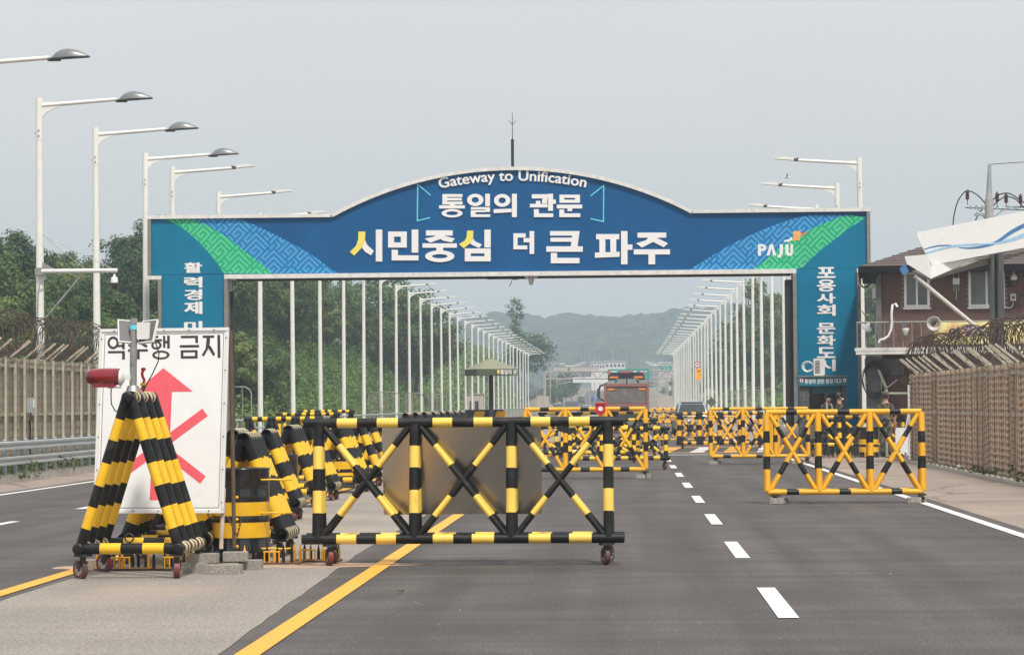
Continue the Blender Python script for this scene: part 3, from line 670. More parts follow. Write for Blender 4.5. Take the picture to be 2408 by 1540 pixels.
# fret pattern: hooked lines on a square grid turned 45 degrees
FR = [((0, 0), (6, 0)), ((6, 0), (6, 4)), ((2, 4), (6, 4)), ((2, 2), (2, 4)), ((2, 2), (4, 2)), ((8, 0), (8, 6)), ((0, 6), (8, 6)), ((10, 0), (10, 8)), ((4, 8), (10, 8)), ((4, 8), (4, 10)), ((4, 10), (8, 10)),
      ((0, 8), (2, 8)), ((2, 8), (2, 10)), ((0, 2), (0, 4)), ((10, 10), (12, 10))]
cell = set(); 
for (a, b_) in FR:
    for x in range(min(a[0], b_[0]), max(a[0], b_[0]) + 1):
        for y in range(min(a[1], b_[1]), max(a[1], b_[1]) + 1): cell.add((x % 12, y % 12))
G = 0.068
def fret(name, poly, m):
    b = MB(); c45 = math.sqrt(0.5)
    us = [(x * c45 + z * c45) for x, z in poly]; vs_ = [(-x * c45 + z * c45) for x, z in poly]
    i0, i1 = int(min(us) / G) - 1, int(max(us) / G) + 1; j0, j1 = int(min(vs_) / G) - 1, int(max(vs_) / G) + 1
    H = 3
    for i in range(i0, i1 + 1):
        for j in range(j0, j1 + 1):
            if (i % 12, j % 12) not in cell: continue
            subs = []
            for p in range(H):
                for q in range(H):
                    u = (i + (p + .5) / H) * G; v = (j + (q + .5) / H) * G
                    subs.append((p, q, inside((c45 * (u - v), c45 * (u + v)), poly)))
            if not any(s_[2] for s_ in subs): continue
            parts_ = [(0, 0, H)] if all(s_[2] for s_ in subs) else [(p, q, 1) for p, q, k in subs if k]
            for p, q, wd in parts_:
                k = len(b.v)
                for du, dv in ((0, 0), (wd, 0), (wd, wd), (0, wd)):
                    u = (i + (p + du) / H) * G; v = (j + (q + dv) / H) * G
                    b.v.append(Vector((c45 * (u - v), AF - 0.0085, c45 * (u + v))))
                b.face((k, k + 1, k + 2, k + 3))
    o = b.build(name, M[m], arch); o['kind'] = 'stuff'
fret('fret_pattern', zA + zB_[::-1], 'green2'); fret('fret_pattern', zB_ + zC[::-1], 'blue3')
fret('fret_pattern', qA + qB[::-1], 'green2'); fret('fret_pattern', qB + qC[::-1], 'blue3')
for i in range(1, 10):
    b = MB(); xx = XLi + (XRi - XLi) * i / 10; zt_ = ZT if not xk0 < xx < xk1 else zc + math.sqrt(RA * RA - (xx - cxa) ** 2)
    b.box((xx, AF - 0.0002, (ZB + zt_) / 2), (0.010, 0.002, zt_ - ZB - 0.02)); b.build('panel_seam', M['seam'], arch)
# raised letters
def letter(f, parts, m='letter', name='letter', y=AF, dep=0.028, parent=arch, stp=0.0015):
    b = MB(); k = 0
    for pr in parts:
        yo = y - dep - stp * k; k += 1
        if pr[0] == 'r':
            x0, z0, x1, z1_ = pr[1:5]; b.prism([f(x0, z0), f(x1, z0), f(x1, z1_), f(x0, z1_)], yo, y - min(0.001, dep * 0.5))
        elif pr[0] == 'p': b.prism([f(*q) for q in pr[1]], yo, y - min(0.001, dep * 0.5))
        else: b.ring((pr[1], pr[2]), pr[3], pr[4], pr[5], pr[6], yo, y - min(0.001, dep * 0.5), f=f)
    return b.build(name, M[m], parent)
r = lambda *a: ('r',) + a
p_ = lambda *a: ('p', a)
o_ = lambda *a: ('o',) + a
LET = [
 [p_((168, 590), (182, 622), (226, 662), (208, 692), (168, 668), (147, 640)), r(240, 520, 283, 733)],
 [r(322, 533, 362, 640), r(407, 533, 447, 640), r(362, 533, 407, 567), r(362, 606, 407, 640), r(480, 520, 524, 674), r(346, 655, 388, 726), r(388, 692, 526, 726)],
 [r(575, 525, 754, 560), p_((640, 560), (695, 560), (670, 584), (603, 607), (566, 580), (620, 570)), p_((660, 575), (695, 560), (768, 580), (748, 605), (690, 594)), r(552, 612, 782, 641), r(645, 641, 690, 664), o_(668, 698, 98, 39, 46, 25)],
 [p_((890, 580), (906, 600), (950, 620), (930, 643), (888, 624), (870, 612)), r(966, 520, 1008, 640), r(835, 646, 875, 732), r(966, 646, 1008, 732), r(875, 646, 966, 679), r(875, 698, 966, 732)],
 [r(1160, 545, 1188, 652), r(1188, 545, 1242, 573), r(1188, 626, 1253, 652), r(1228, 577, 1268, 605), r(1268, 530, 1299, 683)],
 [r(1405, 530, 1560, 560), p_((1556, 530), (1603, 530), (1588, 636), (1543, 636)), r(1408, 574, 1552, 601), r(1380, 632, 1624, 668), r(1410, 676, 1452, 745), r(1452, 709, 1602, 745)],
 [r(1713, 550, 1868, 585), p_((1705, 674), (1870, 668), (1870, 702), (1705, 708)), r(1735, 585, 1775, 673), r(1808, 585, 1848, 671), r(1880, 530, 1923, 752), r(1923, 620, 1956, 655)],
 [r(1990, 540, 2182, 574), p_((2062, 574), (2118, 574), (2095, 602), (2020, 640), (1980, 612), (2045, 592)), p_((2080, 588), (2118, 574), (2194, 612), (2165, 638), (2095, 602)), r(1965, 652, 2207, 686), r(2063, 686, 2108, 752)],
 [r(685, 283, 717, 352), r(717, 283, 820, 302), r(717, 308, 815, 326), r(717, 333, 820, 352), r(735, 352, 768, 360), r(663, 358, 835, 379), o_(750, 411, 70, 28, 30, 15)],
 [o_(905, 322, 55, 41, 31, 22), r(972, 281, 1003, 363), r(875, 370, 1003, 385), r(972, 385, 1003, 402), r(875, 390, 972, 404), r(875, 404, 907, 436), r(907, 418, 1005, 436)],
 [o_(1085, 325, 55, 43, 31, 23), p_((1028, 384), (1148, 380), (1148, 404), (1028, 410)), r(1150, 281, 1183, 437)],
 [r(1283, 284, 1360, 312), p_((1357, 284), (1393, 284), (1385, 345), (1350, 345)), r(1310, 328, 1340, 348), r(1270, 348, 1388, 372), r(1392, 281, 1425, 395), r(1425, 320, 1444, 348), r(1297, 384, 1330, 437), r(1330, 412, 1427, 437)],
 [r(1468, 287, 1500, 341), r(1572, 287, 1605, 341), r(1500, 287, 1572, 308), r(1500, 320, 1572, 341), r(1450, 353, 1620, 379), r(1522, 379, 1553, 397), r(1467, 386, 1500, 437), r(1500, 412, 1607, 437)],
]
for L_ in LET: letter(z2, L_)
letter(z2, [p_((124, 533), (170, 533), (168, 590), (150, 637), (96, 693), (66, 670), (108, 628), (122, 585))], 'letter_yellow')
letter(z2, [p_((850, 527), (893, 527), (890, 578), (872, 610), (828, 645), (796, 618), (836, 592), (848, 566))], 'letter_yellow')
def seg(f, x0, y0, x1, y1, wd):
    dx, dy = x1 - x0, y1 - y0; l = math.hypot(dx, dy); nx, ny = -dy / l * wd / 2, dx / l * wd / 2
    return p_((x0 + nx, y0 + ny), (x1 + nx, y1 + ny), (x1 - nx, y1 - ny), (x0 - nx, y0 - ny))
letter(z2, [seg(z2, 520, 215, 517, 464, 8), seg(z2, 520, 218, 606, 290, 8), seg(z2, 517, 461, 603, 440, 8)], 'cyan', 'bracket_mark', dep=0.012)
letter(z2, [seg(z2, 1764, 222, 1762, 470, 8), seg(z2, 1764, 225, 1676, 294, 8), seg(z2, 1762, 466, 1675, 447, 8)], 'cyan', 'bracket_mark', dep=0.012)
def glyphs(body, size, off=0.0, ext=0.0):
    c = bpy.data.curves.new('text', 'FONT'); c.body = body; c.size = size; c.offset = off; c.extrude = ext; c.resolution_u = 4
    o = bpy.data.objects.new('text', c); C.objects.link(o); bpy.context.view_layer.update()
    me = bpy.data.meshes.new_from_object(o.evaluated_get(bpy.context.evaluated_depsgraph_get()))
    bpy.data.objects.remove(o); bpy.data.curves.remove(c)
    if len(me.vertices) == 0: return me, 0, 0, 0, 0
    xs = [v.co.x for v in me.vertices]; ys = [v.co.y for v in me.vertices]
    return me, min(xs), max(xs), min(ys), max(ys)
def embolden(me, off, f):
    "thickens flat lettering with shifted copies of itself, each a hair deeper than the last; f maps (x, y, z) to the world"
    vs0 = [v.co.copy() for v in me.vertices]; fs0 = [tuple(p.vertices) for p in me.polygons]; b = MB()
    for k, (ox, oy) in enumerate(((0, 0), (1, 0), (-1, 0), (0, 0.8), (0, -0.8), (0.7, 0.6), (-0.7, 0.6), (0.7, -0.6), (-0.7, -0.6)) if off else ((0, 0),)):
        n0 = len(b.v); b.v += [Vector(f(v.x + ox * off, v.y + oy * off, v.z * (1 - 0.03 * k))) for v in vs0]
        for q in fs0: b.face(tuple(i + n0 for i in q))
    return b
def place_text(body, name, m, parent, box, y, off=0.0, size=1.0, tilt=0.0, dep=0.004):
    "fits upright lettering into the box (x0, z0, x1, z1) on the plane y, facing the camera side"
    me, a, b_, c, d = glyphs(body, size, 0.0, 0.5)
    a -= off; b_ += off; c -= off * 0.8; d += off * 0.8
    x0, z0, x1, z1_ = box; sx = (x1 - x0) / (b_ - a); sz = (z1_ - z0) / (d - c)
    b = embolden(me, off, lambda x, yy_, zz: (x0 + (x - a) * sx, y - (zz + 0.5) * dep, z0 + (yy_ - c) * sz)); bpy.data.meshes.remove(me)
    return b.build(name, M[m], parent)
# curved English line, one letter at a time along the arch
txt = 'Gateway to Unification'
adv = []; xcur = 0.0
for i in range(len(txt)):
    me, a, b_, c, d = glyphs(txt[:i + 1], 1.0); adv.append(b_)
    bpy.data.meshes.remove(me)
xa, za = z2(660, 205); xb, zb2 = z2(1640, 215); tot = adv[-1]; sc_ = (xb - xa) / tot * 1.005
r_t = RA - (zp - z2(1150, 193)[1]); prev = 0.0
for ch, ad_ in zip(txt, adv):
    if ch != ' ':
        me, a, b_, c, d = glyphs(ch, 1.0, 0.0, 0.5)
        mid = xa + (ad_ - (b_ - a) / 2) * sc_; an = (mid - cxa) / r_t
        cx_, cz_ = cxa + r_t * math.sin(an), zc + r_t * math.cos(an)
        def fw_(x, yy_, zz):
            lx = (x - (a + b_) / 2) * sc_; lz = yy_ * sc_ * 0.92
            return (cx_ + lx * math.cos(an) + lz * math.sin(an), AF - 0.001 - (zz + 0.5) * 0.05, cz_ - lx * math.sin(an) + lz * math.cos(an))
        embolden(me, 0.022, fw_).build('letter', M['letter'], arch); bpy.data.meshes.remove(me)
# column lettering
def col_text(chars, px0, px1, spans):
    for ch, (py0, py1) in zip(chars, spans):
        x0, za_ = A(px0, py1); x1, zb_ = A(px1, py0)
        place_text(ch, 'letter', 'letter', arch, (x0, za_, x1, zb_), AF - 0.0075, 0.036, dep=0.01)
col_text('활력경제미', 433, 476, [(617, 642), (651, 677), (680, 706), (709, 739), (755, 781), (785, 812)])
col_text('포용사회문화도시', 1921, 1965, [(628, 654), (657, 686), (689, 714), (716, 743), (759, 785), (788, 813), (816, 842), (845, 873)])
# town logo
x0, z0_ = z3(1072, 1138); x1, z1_ = z3(1180, 1008)
place_text('P', 'letter', 'letter', arch, (x0, z0_, x1 - 0.05, z1_), AF - 0.009, 0.04, dep=0.01)
letter(z3, [p_((1165, 1135), (1205, 1008), (1235, 1008), (1272, 1135), (1238, 1135), (1218, 1055), (1196, 1135))], 'letter', 'letter', AF - 0.009, 0.006)
letter(z3, [p_((1310, 1010), (1345, 1010), (1345, 1110), (1325, 1150), (1285, 1160), (1282, 1135), (1305, 1125), (1310, 1100))], 'letter', 'letter', AF - 0.009, 0.006)
letter(z3, [p_((1372, 1010), (1406, 1010), (1406, 1095), (1416, 1110), (1428, 1095), (1428, 1010), (1455, 1010), (1455, 1110), (1440, 1136), (1395, 1138), (1372, 1115))], 'letter', 'letter', AF - 0.009, 0.006)
letter(z3, [p_((1452, 872), (1535, 862), (1540, 905), (1530, 968), (1452, 974), (1462, 925))], 'logo_orange', 'emblem', AF - 0.009, 0.006)
letter(z3, [p_((1535, 885), (1580, 895), (1600, 868), (1618, 875), (1598, 900), (1560, 915), (1532, 908))], 'logo_red', 'emblem', AF - 0.009, 0.005)
letter(z3, [p_((1352, 968), (1400, 960), (1450, 925), (1448, 965), (1405, 985), (1356, 984))], 'letter', 'emblem', AF - 0.009, 0.004)
# aluminium edging, butted sections
fw = 0.115
def trim(poly, name, m='alu', y0=AF - 0.10, y1=AF + 0.9): b = MB(); b.prism(poly, y0, y1); b.build(name, M[m], arch)
nseg = 8; per = 40 // nseg
for k in range(nseg):
    a_ = ARC[k * per:(k + 1) * per + 1]
    up = [(x + (x - cxa) / RA * fw, z + (z - zc) / RA * fw) for x, z in a_]
    trim(a_ + up[::-1], 'arch_edging')
def runs(x0, x1, n):
    d = (x1 - x0) / n
    return [(x0 + i * d + 0.004, x0 + (i + 1) * d - 0.004) for i in range(n)]
xe0 = xk0 - 0.03; xe1 = xk1 + 0.03
for a_, b_ in runs(XL0 - fw, xe0 - 0.04, 3): trim([(a_, ZT), (b_, ZT), (b_, ZT + fw), (a_, ZT + fw)], 'top_edging')
for a_, b_ in runs(xe1 + 0.04, XR0 + fw, 3): trim([(a_, ZT), (b_, ZT), (b_, ZT + fw), (a_, ZT + fw)], 'top_edging')
for a_, b_ in runs(XLi, XRi, 9): trim([(a_, ZB - fw * 1.25), (b_, ZB - fw * 1.25), (b_, ZB - 0.002), (a_, ZB - 0.002)], 'bottom_edging')
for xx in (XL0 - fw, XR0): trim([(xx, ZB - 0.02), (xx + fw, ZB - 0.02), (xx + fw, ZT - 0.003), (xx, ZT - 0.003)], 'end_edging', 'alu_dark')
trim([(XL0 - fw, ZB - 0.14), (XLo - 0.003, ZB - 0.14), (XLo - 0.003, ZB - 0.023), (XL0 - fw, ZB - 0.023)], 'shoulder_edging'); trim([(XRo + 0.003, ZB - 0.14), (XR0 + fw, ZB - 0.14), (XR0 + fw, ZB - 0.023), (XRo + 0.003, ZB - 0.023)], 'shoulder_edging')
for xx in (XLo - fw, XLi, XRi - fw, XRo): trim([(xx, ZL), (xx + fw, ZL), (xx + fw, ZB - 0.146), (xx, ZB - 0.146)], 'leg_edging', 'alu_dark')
b = MB()
for xx in (XLo + 0.2, XRi - 0.28): b.box((xx + 0.7, AF + 0.55, 2.8), (1.5, 0.8, 5.6))
b.box((XLi + 0.17, AF + 0.6, 2.7), (0.1, 0.3, 5.4)); b.box((XRi - 0.17, AF + 0.6, 2.7), (0.1, 0.3, 5.4))
b.box((cxa, AF + 0.5, (ZB + ZT) / 2), (XR0 - XL0 - 0.3, 0.7, ZT - ZB - 0.3)); b.box((cxa, AF + 0.55, ZB - 0.16), (XRi - XLi - 0.5, 0.5, 0.07))
b.box((cxa, AF + 0.5, (ZT + zp) / 2 - 0.2), (5.0, 0.5, (zp - ZT) * 1.2 - 0.3))
b.box((A(1190, 660)[0], AF + 0.35, ZB - 0.17), (1.3, 0.4, 0.10)); b.build('back_frame', M['void'], arch)
# mast, cameras and cable on the arch
p = P(1205.5, 395, AF + 0.5)
m_ = thing('mast_antenna', 'thin black antenna mast standing on the crown of the arch', 'antenna', (p.x, p.y, p.z - 0.2))
b = MB(); zt = P(1205, 328, AF + 0.5).z - p.z + 0.2; z2t = P(1205, 264, AF + 0.5).z - p.z + 0.2
b.tube((0, 0, 0), (0, 0, zt), 0.05, 0.05, 8).build('tube', M['cable'], m_)
b = MB(); b.tube((0, 0, zt), (0, 0, z2t), 0.016, 0.01, 6)
for s_ in (-1, 1): b.tube((0, 0, zt + 0.48), (0.13 * s_, 0, zt + 0.62), 0.01, 0.008, 5)
b.build('rod', M['dark_steel'], m_)
p = P(1249, 650, AF + 0.1)
m_ = thing('cctv_camera', 'cream camera cluster hanging under the middle of the arch beam', 'camera', (p.x, p.y, p.z + 0.02))
b = MB(); b.box((0, 0, 0.0), (0.34, 0.1, 0.10)); b.build('bracket', M['horn'], m_)
for s_ in (-1, 1): b = MB(); b.lathe((0.14 * s_, -0.03, -0.03), [(0.0, -0.12), (0.07, -0.11), (0.075, 0.1), (0.0, 0.12)], 10, axis='y'); b.build('camera_head', M['horn'], m_)
b = MB(); b.lathe((0, 0, -0.16), [(0, -0.15), (0.055, -0.13), (0.09, 0), (0.1, 0.12), (0, 0.14)], 12); b.build('dome', M['horn'], m_)
p = P(1205, 653, AF + 0.1)
b = MB(); pts = [(p.x + 0.22, p.y, p.z), (p.x + 0.15, p.y, p.z - 0.07), (p.x, p.y, p.z - 0.05), (p.x - 0.03, p.y, p.z - 0.13), (p.x - 0.1, p.y, p.z - 0.28)]
tag(b.curve(pts, 0.012, 5).build('loose_cable', M['cable']), 'short loose black cable dangling below the arch beam, left of the cameras', 'cable')

# ------------------------------------------------------------------ street lamps
def lamp_meshes(side, big):
    s = 1 if side < 0 else -1            # arm direction
    pole = MB(); pole.tube((0, 0, 0), (0, 0, 9.0), 0.125, 0.095, 10); pole.tube((0, 0, 9.0), (0, 0, 10.16), 0.102, 0.098, 10); pole.box((0, 0, 0.03), (0.4, 0.4, 0.06))
    arm = MB(); arm.tube((0.09 * s, 0, 9.95), (2.15 * s, 0, 10.09), 0.060, 0.050, 8)
    arm.prism([(0.09 * s, 9.62), (0.2 * s, 9.76), (0.5 * s, 9.90), (0.75 * s, 9.95), (0.75 * s, 10.03), (0.09 * s, 10.05)], -0.03, 0.03)
    hd = MB(); un = MB(); cl_ = MB()
    if big:
        prof = [(-0.02, 0.0), (0.10, 0.14), (0.24, 0.205), (0.42, 0.215), (0.62, 0.165), (0.80, 0.08), (0.93, 0.0)]
        rings = []
        for x, h in prof:
            w_ = 0.02 + 0.14 * math.sin(math.pi * min(1, max(0, (x + 0.05) / 1.0)))
            b0 = len(hd.v); rings.append(b0)
            for k in range(7):
                a_ = math.pi * k / 6
                hd.v.append(Vector(((2.22 + x) * s, w_ * math.cos(a_), 9.965 + x * 0.045 + max(0.01, h) * math.sin(a_))))
        for q in range(len(rings) - 1):
            for k in range(6): hd.face((rings[q] + k, rings[q] + k + 1, rings[q + 1] + k + 1, rings[q + 1] + k) if s > 0 else (rings[q] + k, rings[q + 1] + k, rings[q + 1] + k + 1, rings[q] + k + 1), 0, True)
        un.prism([(2.2 * s, 9.93), (3.13 * s, 9.985), (3.13 * s, 10.008), (2.2 * s, 9.965)], -0.13, 0.13); un.box((2.28 * s, 0, 9.93), (0.3, 0.16, 0.06))
    else:
        hd.prism([(2.3 * s, 9.97), (2.95 * s, 10.03), (2.93 * s, 10.085), (2.55 * s, 10.11), (2.3 * s, 10.07)], -0.14, 0.14)
        un.box((2.2 * s, 0, 9.99), (0.15, 0.09, 0.10)); un.prism([(2.2 * s, 9.94), (2.30 * s, 9.97), (2.16 * s, 10.06), (2.1 * s, 10.06)], -0.04, 0.04)
    cl_.box((0, -0.095, 9.25), (0.05, 0.03, 0.05)); cl_.box((0, -0.095, 9.1), (0.05, 0.03, 0.05)); cl_.box((-0.11 * s, 0, 9.18), (0.05, 0.03, 0.03))
    for q in (hd, un):
        for v in q.v: v.z += 0.11
    return [('pole', pole.mesh('pole', M['white_paint'])), ('arm', arm.mesh('arm', M['white_paint'])),
            ('lamp_head', hd.mesh('lamp_head', M['lamp_head'] if big else M['white_paint'])), ('lamp_fitting', un.mesh('lamp_fitting', M['lamp_dark'])), ('bolt', cl_.mesh('bolt', M['galv_post']))]
LM = {k: lamp_meshes(*k) for k in ((-1, True), (-1, False), (1, False))}
def lamp(side, big, y, label, group):
    t = thing('street_lamp', label, 'street lamp', (-16.05 if side < 0 else 8.3, y, 0.0), 0, group)
    for nm, me in LM[(side, big)]: link(nm, me, t)
    t.rotation_euler = (R(rt.uniform(-0.35, 0.35)), R(rt.uniform(-0.3, 0.3)), R(rt.uniform(-2.5, 2.5)))
    return t
for k, y in enumerate((64.5, 73.4, 81.4, 89.8)):
    lamp(-1, True, y, ['nearest grey-headed lamp, only its arm and head in the picture at top left', 'tall white lamp with grey shell head carrying the camera arm, behind the left fence',
                       'white lamp with grey shell head between the camera arm pole and the arch', 'white lamp with grey shell head right beside the left end of the arch'][k], 'grey-headed lamps on the left')
ys = [95.0, 106.3] + [118.0 + 11.75 * i for i in range(29)]
for k, y in enumerate(ys): lamp(-1, False, y, 'slim white lamp, %s one behind the arch in the left row' % ORD[k], 'slim white lamps of the left row')
ys = [94.4, 105.4, 116.8] + [128.4 + 11.7 * i for i in range(29)]
for k, y in enumerate(ys): lamp(1, False, y, 'slim white lamp, %s one behind the arch in the right row' % ORD[k], 'slim white lamps of the right row')
# camera arm on the second lamp
p = P(98, 638, 73.4 - 0.2)
t = thing('camera_arm', 'white tubular camera arm with brace clamped to a lamp pole at far left', 'camera arm', (p.x, p.y, p.z))
b = MB(); ex = P(276, 638, 73.2).x - p.x; b.tube((0, 0, 0), (ex, 0, 0.0), 0.062, 0.062, 10); b.build('boom', M['plastic_white'], t)
b = MB(); q = P(188, 652, 73.2) - p; q2 = P(105, 752, 73.2) - p; b.tube(q, q2, 0.032, 0.032, 8); b.build('brace', M['steel'], t)
b = MB(); b.box((-0.06, 0.12, 0), (0.24, 0.3, 0.2)); b.prism([(0.02, 0.06), (0.35, 0.06), (0.02, 0.25)], -0.02, 0.02); b.build('clamp', M['steel'], t)
b = MB(); q = P(100, 552, 73.2) - p
for e_ in (200, 268):
    b.path([q, P(e_, 634, 73.2) - p], 0.008, 4)
b.build('stay_wire', M['steel'], t)
b = MB(); b.curve([(0.1, 0, -0.07), (0.1, 0, -0.2), (-0.05, -0.02, -0.35), (-0.1, -0.02, -0.6), (-0.12, -0.02, -1.6), (-0.16, -0.02, -3.6)], 0.02, 6); b.build('conduit', M['galv_post'], t)
p = P(269, 648, 73.2)
t = thing('dome_camera', 'white and black dome camera hanging from the end of the camera arm', 'camera', (p.x, p.y, p.z))
b = MB(); b.lathe((0, 0, -0.08), [(0.0, 0.12), (0.03, 0.12), (0.03, 0.06), (0.09, 0.02), (0.10, -0.12)], 14); b.build('housing', M['plastic_white'], t)
b = MB(); b.lathe((0, 0, -0.2), [(0.10, 0.0), (0.095, -0.04), (0.093, -0.1), (0.06, -0.16), (0.0, -0.18)], 14); b.build('dome', M['glass_dark'], t)

# ------------------------------------------------------------------ barriers
def caster(parent, x, y, ztop, rw, ang=0.0, tyre='red_wheel', wide=0.045):
    "swivel caster: plate and fork, with a wheel below"
    c = MB(); rot = Matrix.Rotation(ang, 3, 'Z')
    tr = lambda v: Vector((x, y, 0)) + rot @ Vector(v)
    c.box((x, y, ztop - 0.012), (0.13, 0.11, 0.024), rot=rot); c.tube((x, y, ztop - 0.03), (x, y, ztop - 0.075), 0.032, 0.026, 8)
    off = rw * 0.45
    for s_ in (-1, 1):
        a0 = tr((s_ * (wide * 0.5 + 0.012), 0, ztop - 0.07)); a1 = tr((s_ * (wide * 0.5 + 0.012), off, rw))
        c.box((a0 + a1) / 2, (0.008, 0.05, (a0 - a1).length), rot=rot @ Matrix.Rotation(-math.atan2(off, ztop - 0.07 - rw) * -1, 3, 'X'))
    c.box(tr((0, 0, ztop - 0.075)), (wide + 0.035, 0.06, 0.01), rot=rot)
    o = c.build('caster', M['dark_steel'], parent)
    w_ = MB(); cc = tr((0, off, rw)); ax = rot @ Vector((1, 0, 0))
    w_.tube(cc - ax * wide / 2, cc + ax * wide / 2, rw, rw, 18); w_.build('wheel', M[tyre], o)
    h = MB(); h.tube(cc - ax * (wide / 2 + 0.004), cc + ax * (wide / 2 + 0.004), rw * 0.62, rw * 0.62, 14); h.tube(cc - ax * (wide / 2 + 0.022), cc + ax * (wide / 2 + 0.022), rw * 0.16, rw * 0.16, 8); h.build('hub', M['steel'], o)
    return o
def bandlist(L_, base, alt):
    "L_ = alternating boundaries starting in base colour"
    out = []; c = base
    for t_ in L_: out.append((t_, c)); c = alt if c == base else base
    if not out or out[-1][0] < 1: out.append((1.0, c))
    return out
def barrier(name, label, loc, W, H, zb, sep, nb, style, group=None, rz=0.0, ext=0.0, rr=(0.05, 0.052, 0.031), rw=0.085, wheels=True, inset=0.13, zoff=0.0):
    t = thing(name, label, 'barrier', loc, rz, group)
    if style == 'B': mats, base, alt = [M['black'], M['pale_yellow']], 0, 1
    elif style == 'K': mats, base, alt = [M['black'], M['yellow']], 0, 1
    elif style == 'A': mats, base, alt = [M['black'], M['orange_yellow']], 0, 1
    else: mats, base, alt = [M['orange_yellow'], M['black']], 0, 1
    W2 = W / 2 - ext; dx = 2 * W2 / nb; xs = [-W2 + dx * i for i in range(nb + 1)]
    if style in 'BKA': per = [0.19, 0.40, 0.61, 0.82]; up = [0.20, 0.39, 0.58, 0.785]; br = [0.17, 0.36, 0.65, 0.82]
    else: per = [0.38, 0.60]; up = [0.24, 0.39, 0.56, 0.72]; br = [0.17, 0.31, 0.64, 0.79]
    hb = []
    for i in range(nb):
        for f in per: hb.append((ext + dx * (i + f)) / W)
    rj = random.Random(int(loc[0] * 100) + int(loc[1]))
    jit = lambda L_, s_=0.008: sorted(max(0.01, min(0.99, v + rj.uniform(-s_, s_))) for v in L_)
    n = 14
    b = MB(); b.tube((-W / 2, 0, H), (W / 2, 0, H), rr[0], rr[0], n, bands=bandlist(jit(hb, 0.004), base, alt)); b.build('top_rail', mats, t)
    for s_ in (-1, 1):
        yb = s_ * sep / 2; yt = s_ * rr[0] * 0.35
        b = MB(); b.tube((-W / 2, yb, zb), (W / 2, yb, zb), rr[0], rr[0], n, bands=bandlist(jit(hb, 0.004), base, alt)); b.build('bottom_rail', mats, t)
        for x in xs:
            b = MB(); b.tube((x, yt, H - rr[0] * 0.3), (x, yb, zb + rr[0] * 0.3), rr[1], rr[1], n, bands=bandlist(jit(up), base, alt), cap=False); b.build('upright', mats, t)
        for i in range(nb):
            for q in (0, 1):
                xa, xb = (xs[i], xs[i + 1]) if q == 0 else (xs[i + 1], xs[i])
                m_ = 0.055 if q == 0 else -0.055
                b = MB(); b.tube((xa + m_, yt, H - rr[0] * 0.8), (xb - m_, yb, zb + rr[0] * 0.8), rr[2], rr[2], 10, bands=bandlist(jit(br), base, alt), cap=False); b.build('cross_brace', mats, t)
    if wheels:
        for x in (-W2 + inset, W2 - 0.02):
            for s_ in (-1, 1): caster(t, x, s_ * sep / 2, zb - rr[0] + 0.004, rw, rj.uniform(-0.3, 0.3) + (0.2 if s_ < 0 else -0.15))
    return t
def bx(px0, px1, d): return P(px0, 1000, d).x, P(px1, 1000, d).x
def at_px(px0, px1, d): a_, b_ = bx(px0, px1, d); return (a_ + b_) / 2, b_ - a_
# the near black barrier with its metal plate
x, W = at_px(710, 1466, 27.0)
b1 = barrier('wheeled_barrier', 'nearest black barrier with pale yellow bands and a metal plate behind it', (x, 27.12, 0), W, 1.43, 0.268, 0.36, 3, 'B', 'wheeled road barriers', rz=R(-0.9), ext=0.155, rw=0.088)
p0 = P(905, 1005, 27.55); p1 = P(1276, 1204, 27.55)
pl = MB(); pl.box((0, 0, 0), (p1.x - p0.x, 0.012, p0.z - p1.z + 0.02)); o = pl.build('back_plate', M['plate'], b1); o.location = ((p0.x + p1.x) / 2 - x, 0.145, (p0.z + p1.z) / 2); o.rotation_euler = (R(8.8), 0, 0); o['label'] = 'dull reflecting metal plate hung on the back'
# yellow barriers
def blocks(x, y, label, n=2):
    for k in range(n):
        t = MB(); t.box((0, 0, 0.048), (0.21, 0.10, 0.09)); o = t.build('concrete_block', M['concrete']); o.location = (x + (0.12 if k else 0.0), y + (0.13 if k else -0.07), 0.004); o.rotation_euler.z = (0.9 if k else 0.05)
        tag(o, label[k], 'block', 'chock blocks under the barriers')
yb_ = 'wheeled road barriers'
x, W = at_px(1803, 2168, 43.0)
barrier('wheeled_barrier', 'big orange-yellow barrier with short black bands nearest at right, across the white edge line', (x, 43.1, 0), W, 1.45, 0.185, 0.42, 3, 'Y', yb_, rr=(0.044, 0.05, 0.034), rw=0.05, rz=R(-0.4))
blocks(x - W / 2 + 0.13, 42.85, ['grey chock block at the left wheel of the right-hand yellow barrier', 'grey chock block behind the left wheel of the right-hand yellow barrier']); blocks(x + W / 2 - 0.16, 42.85, ['pale chock block at the right wheel of the right-hand yellow barrier', 'grey chock block behind the right wheel of the right-hand yellow barrier'])
x, W = at_px(1235, 1518, 58.0)
b3 = barrier('wheeled_barrier', 'orange-yellow barrier in the middle carrying the red reflector box', (x, 58.1, 0), W, 1.50, 0.20, 0.42, 3, 'Y', yb_, rr=(0.046, 0.052, 0.034), rw=0.05, rz=R(-0.8))
blocks(x + W / 2 - 0.12, 57.9, ['pale chock block at the right wheel of the middle yellow barrier', 'grey chock block beside the right wheel of the middle yellow barrier'])
x4, W4 = at_px(1671, 1900, 71.0)
barrier('wheeled_barrier', 'orange-yellow barrier standing just behind and left of the big right-hand one', (x4, 71.1, 0), W4, 1.45, 0.21, 0.4, 3, 'Y', yb_, rr=(0.046, 0.052, 0.034), rw=0.055, rz=R(0.6))
blocks(x4 - W4 / 2 + 0.05, 70.85, ['brown chock block at the left wheel of the second right-hand barrier', 'brown block behind the left wheel of the second right-hand barrier'])
blocks(x4 + W4 / 2 - 0.35, 70.85, ['pale chock block at the right wheel of the second right-hand barrier', 'grey block behind the right wheel of the second right-hand barrier'])
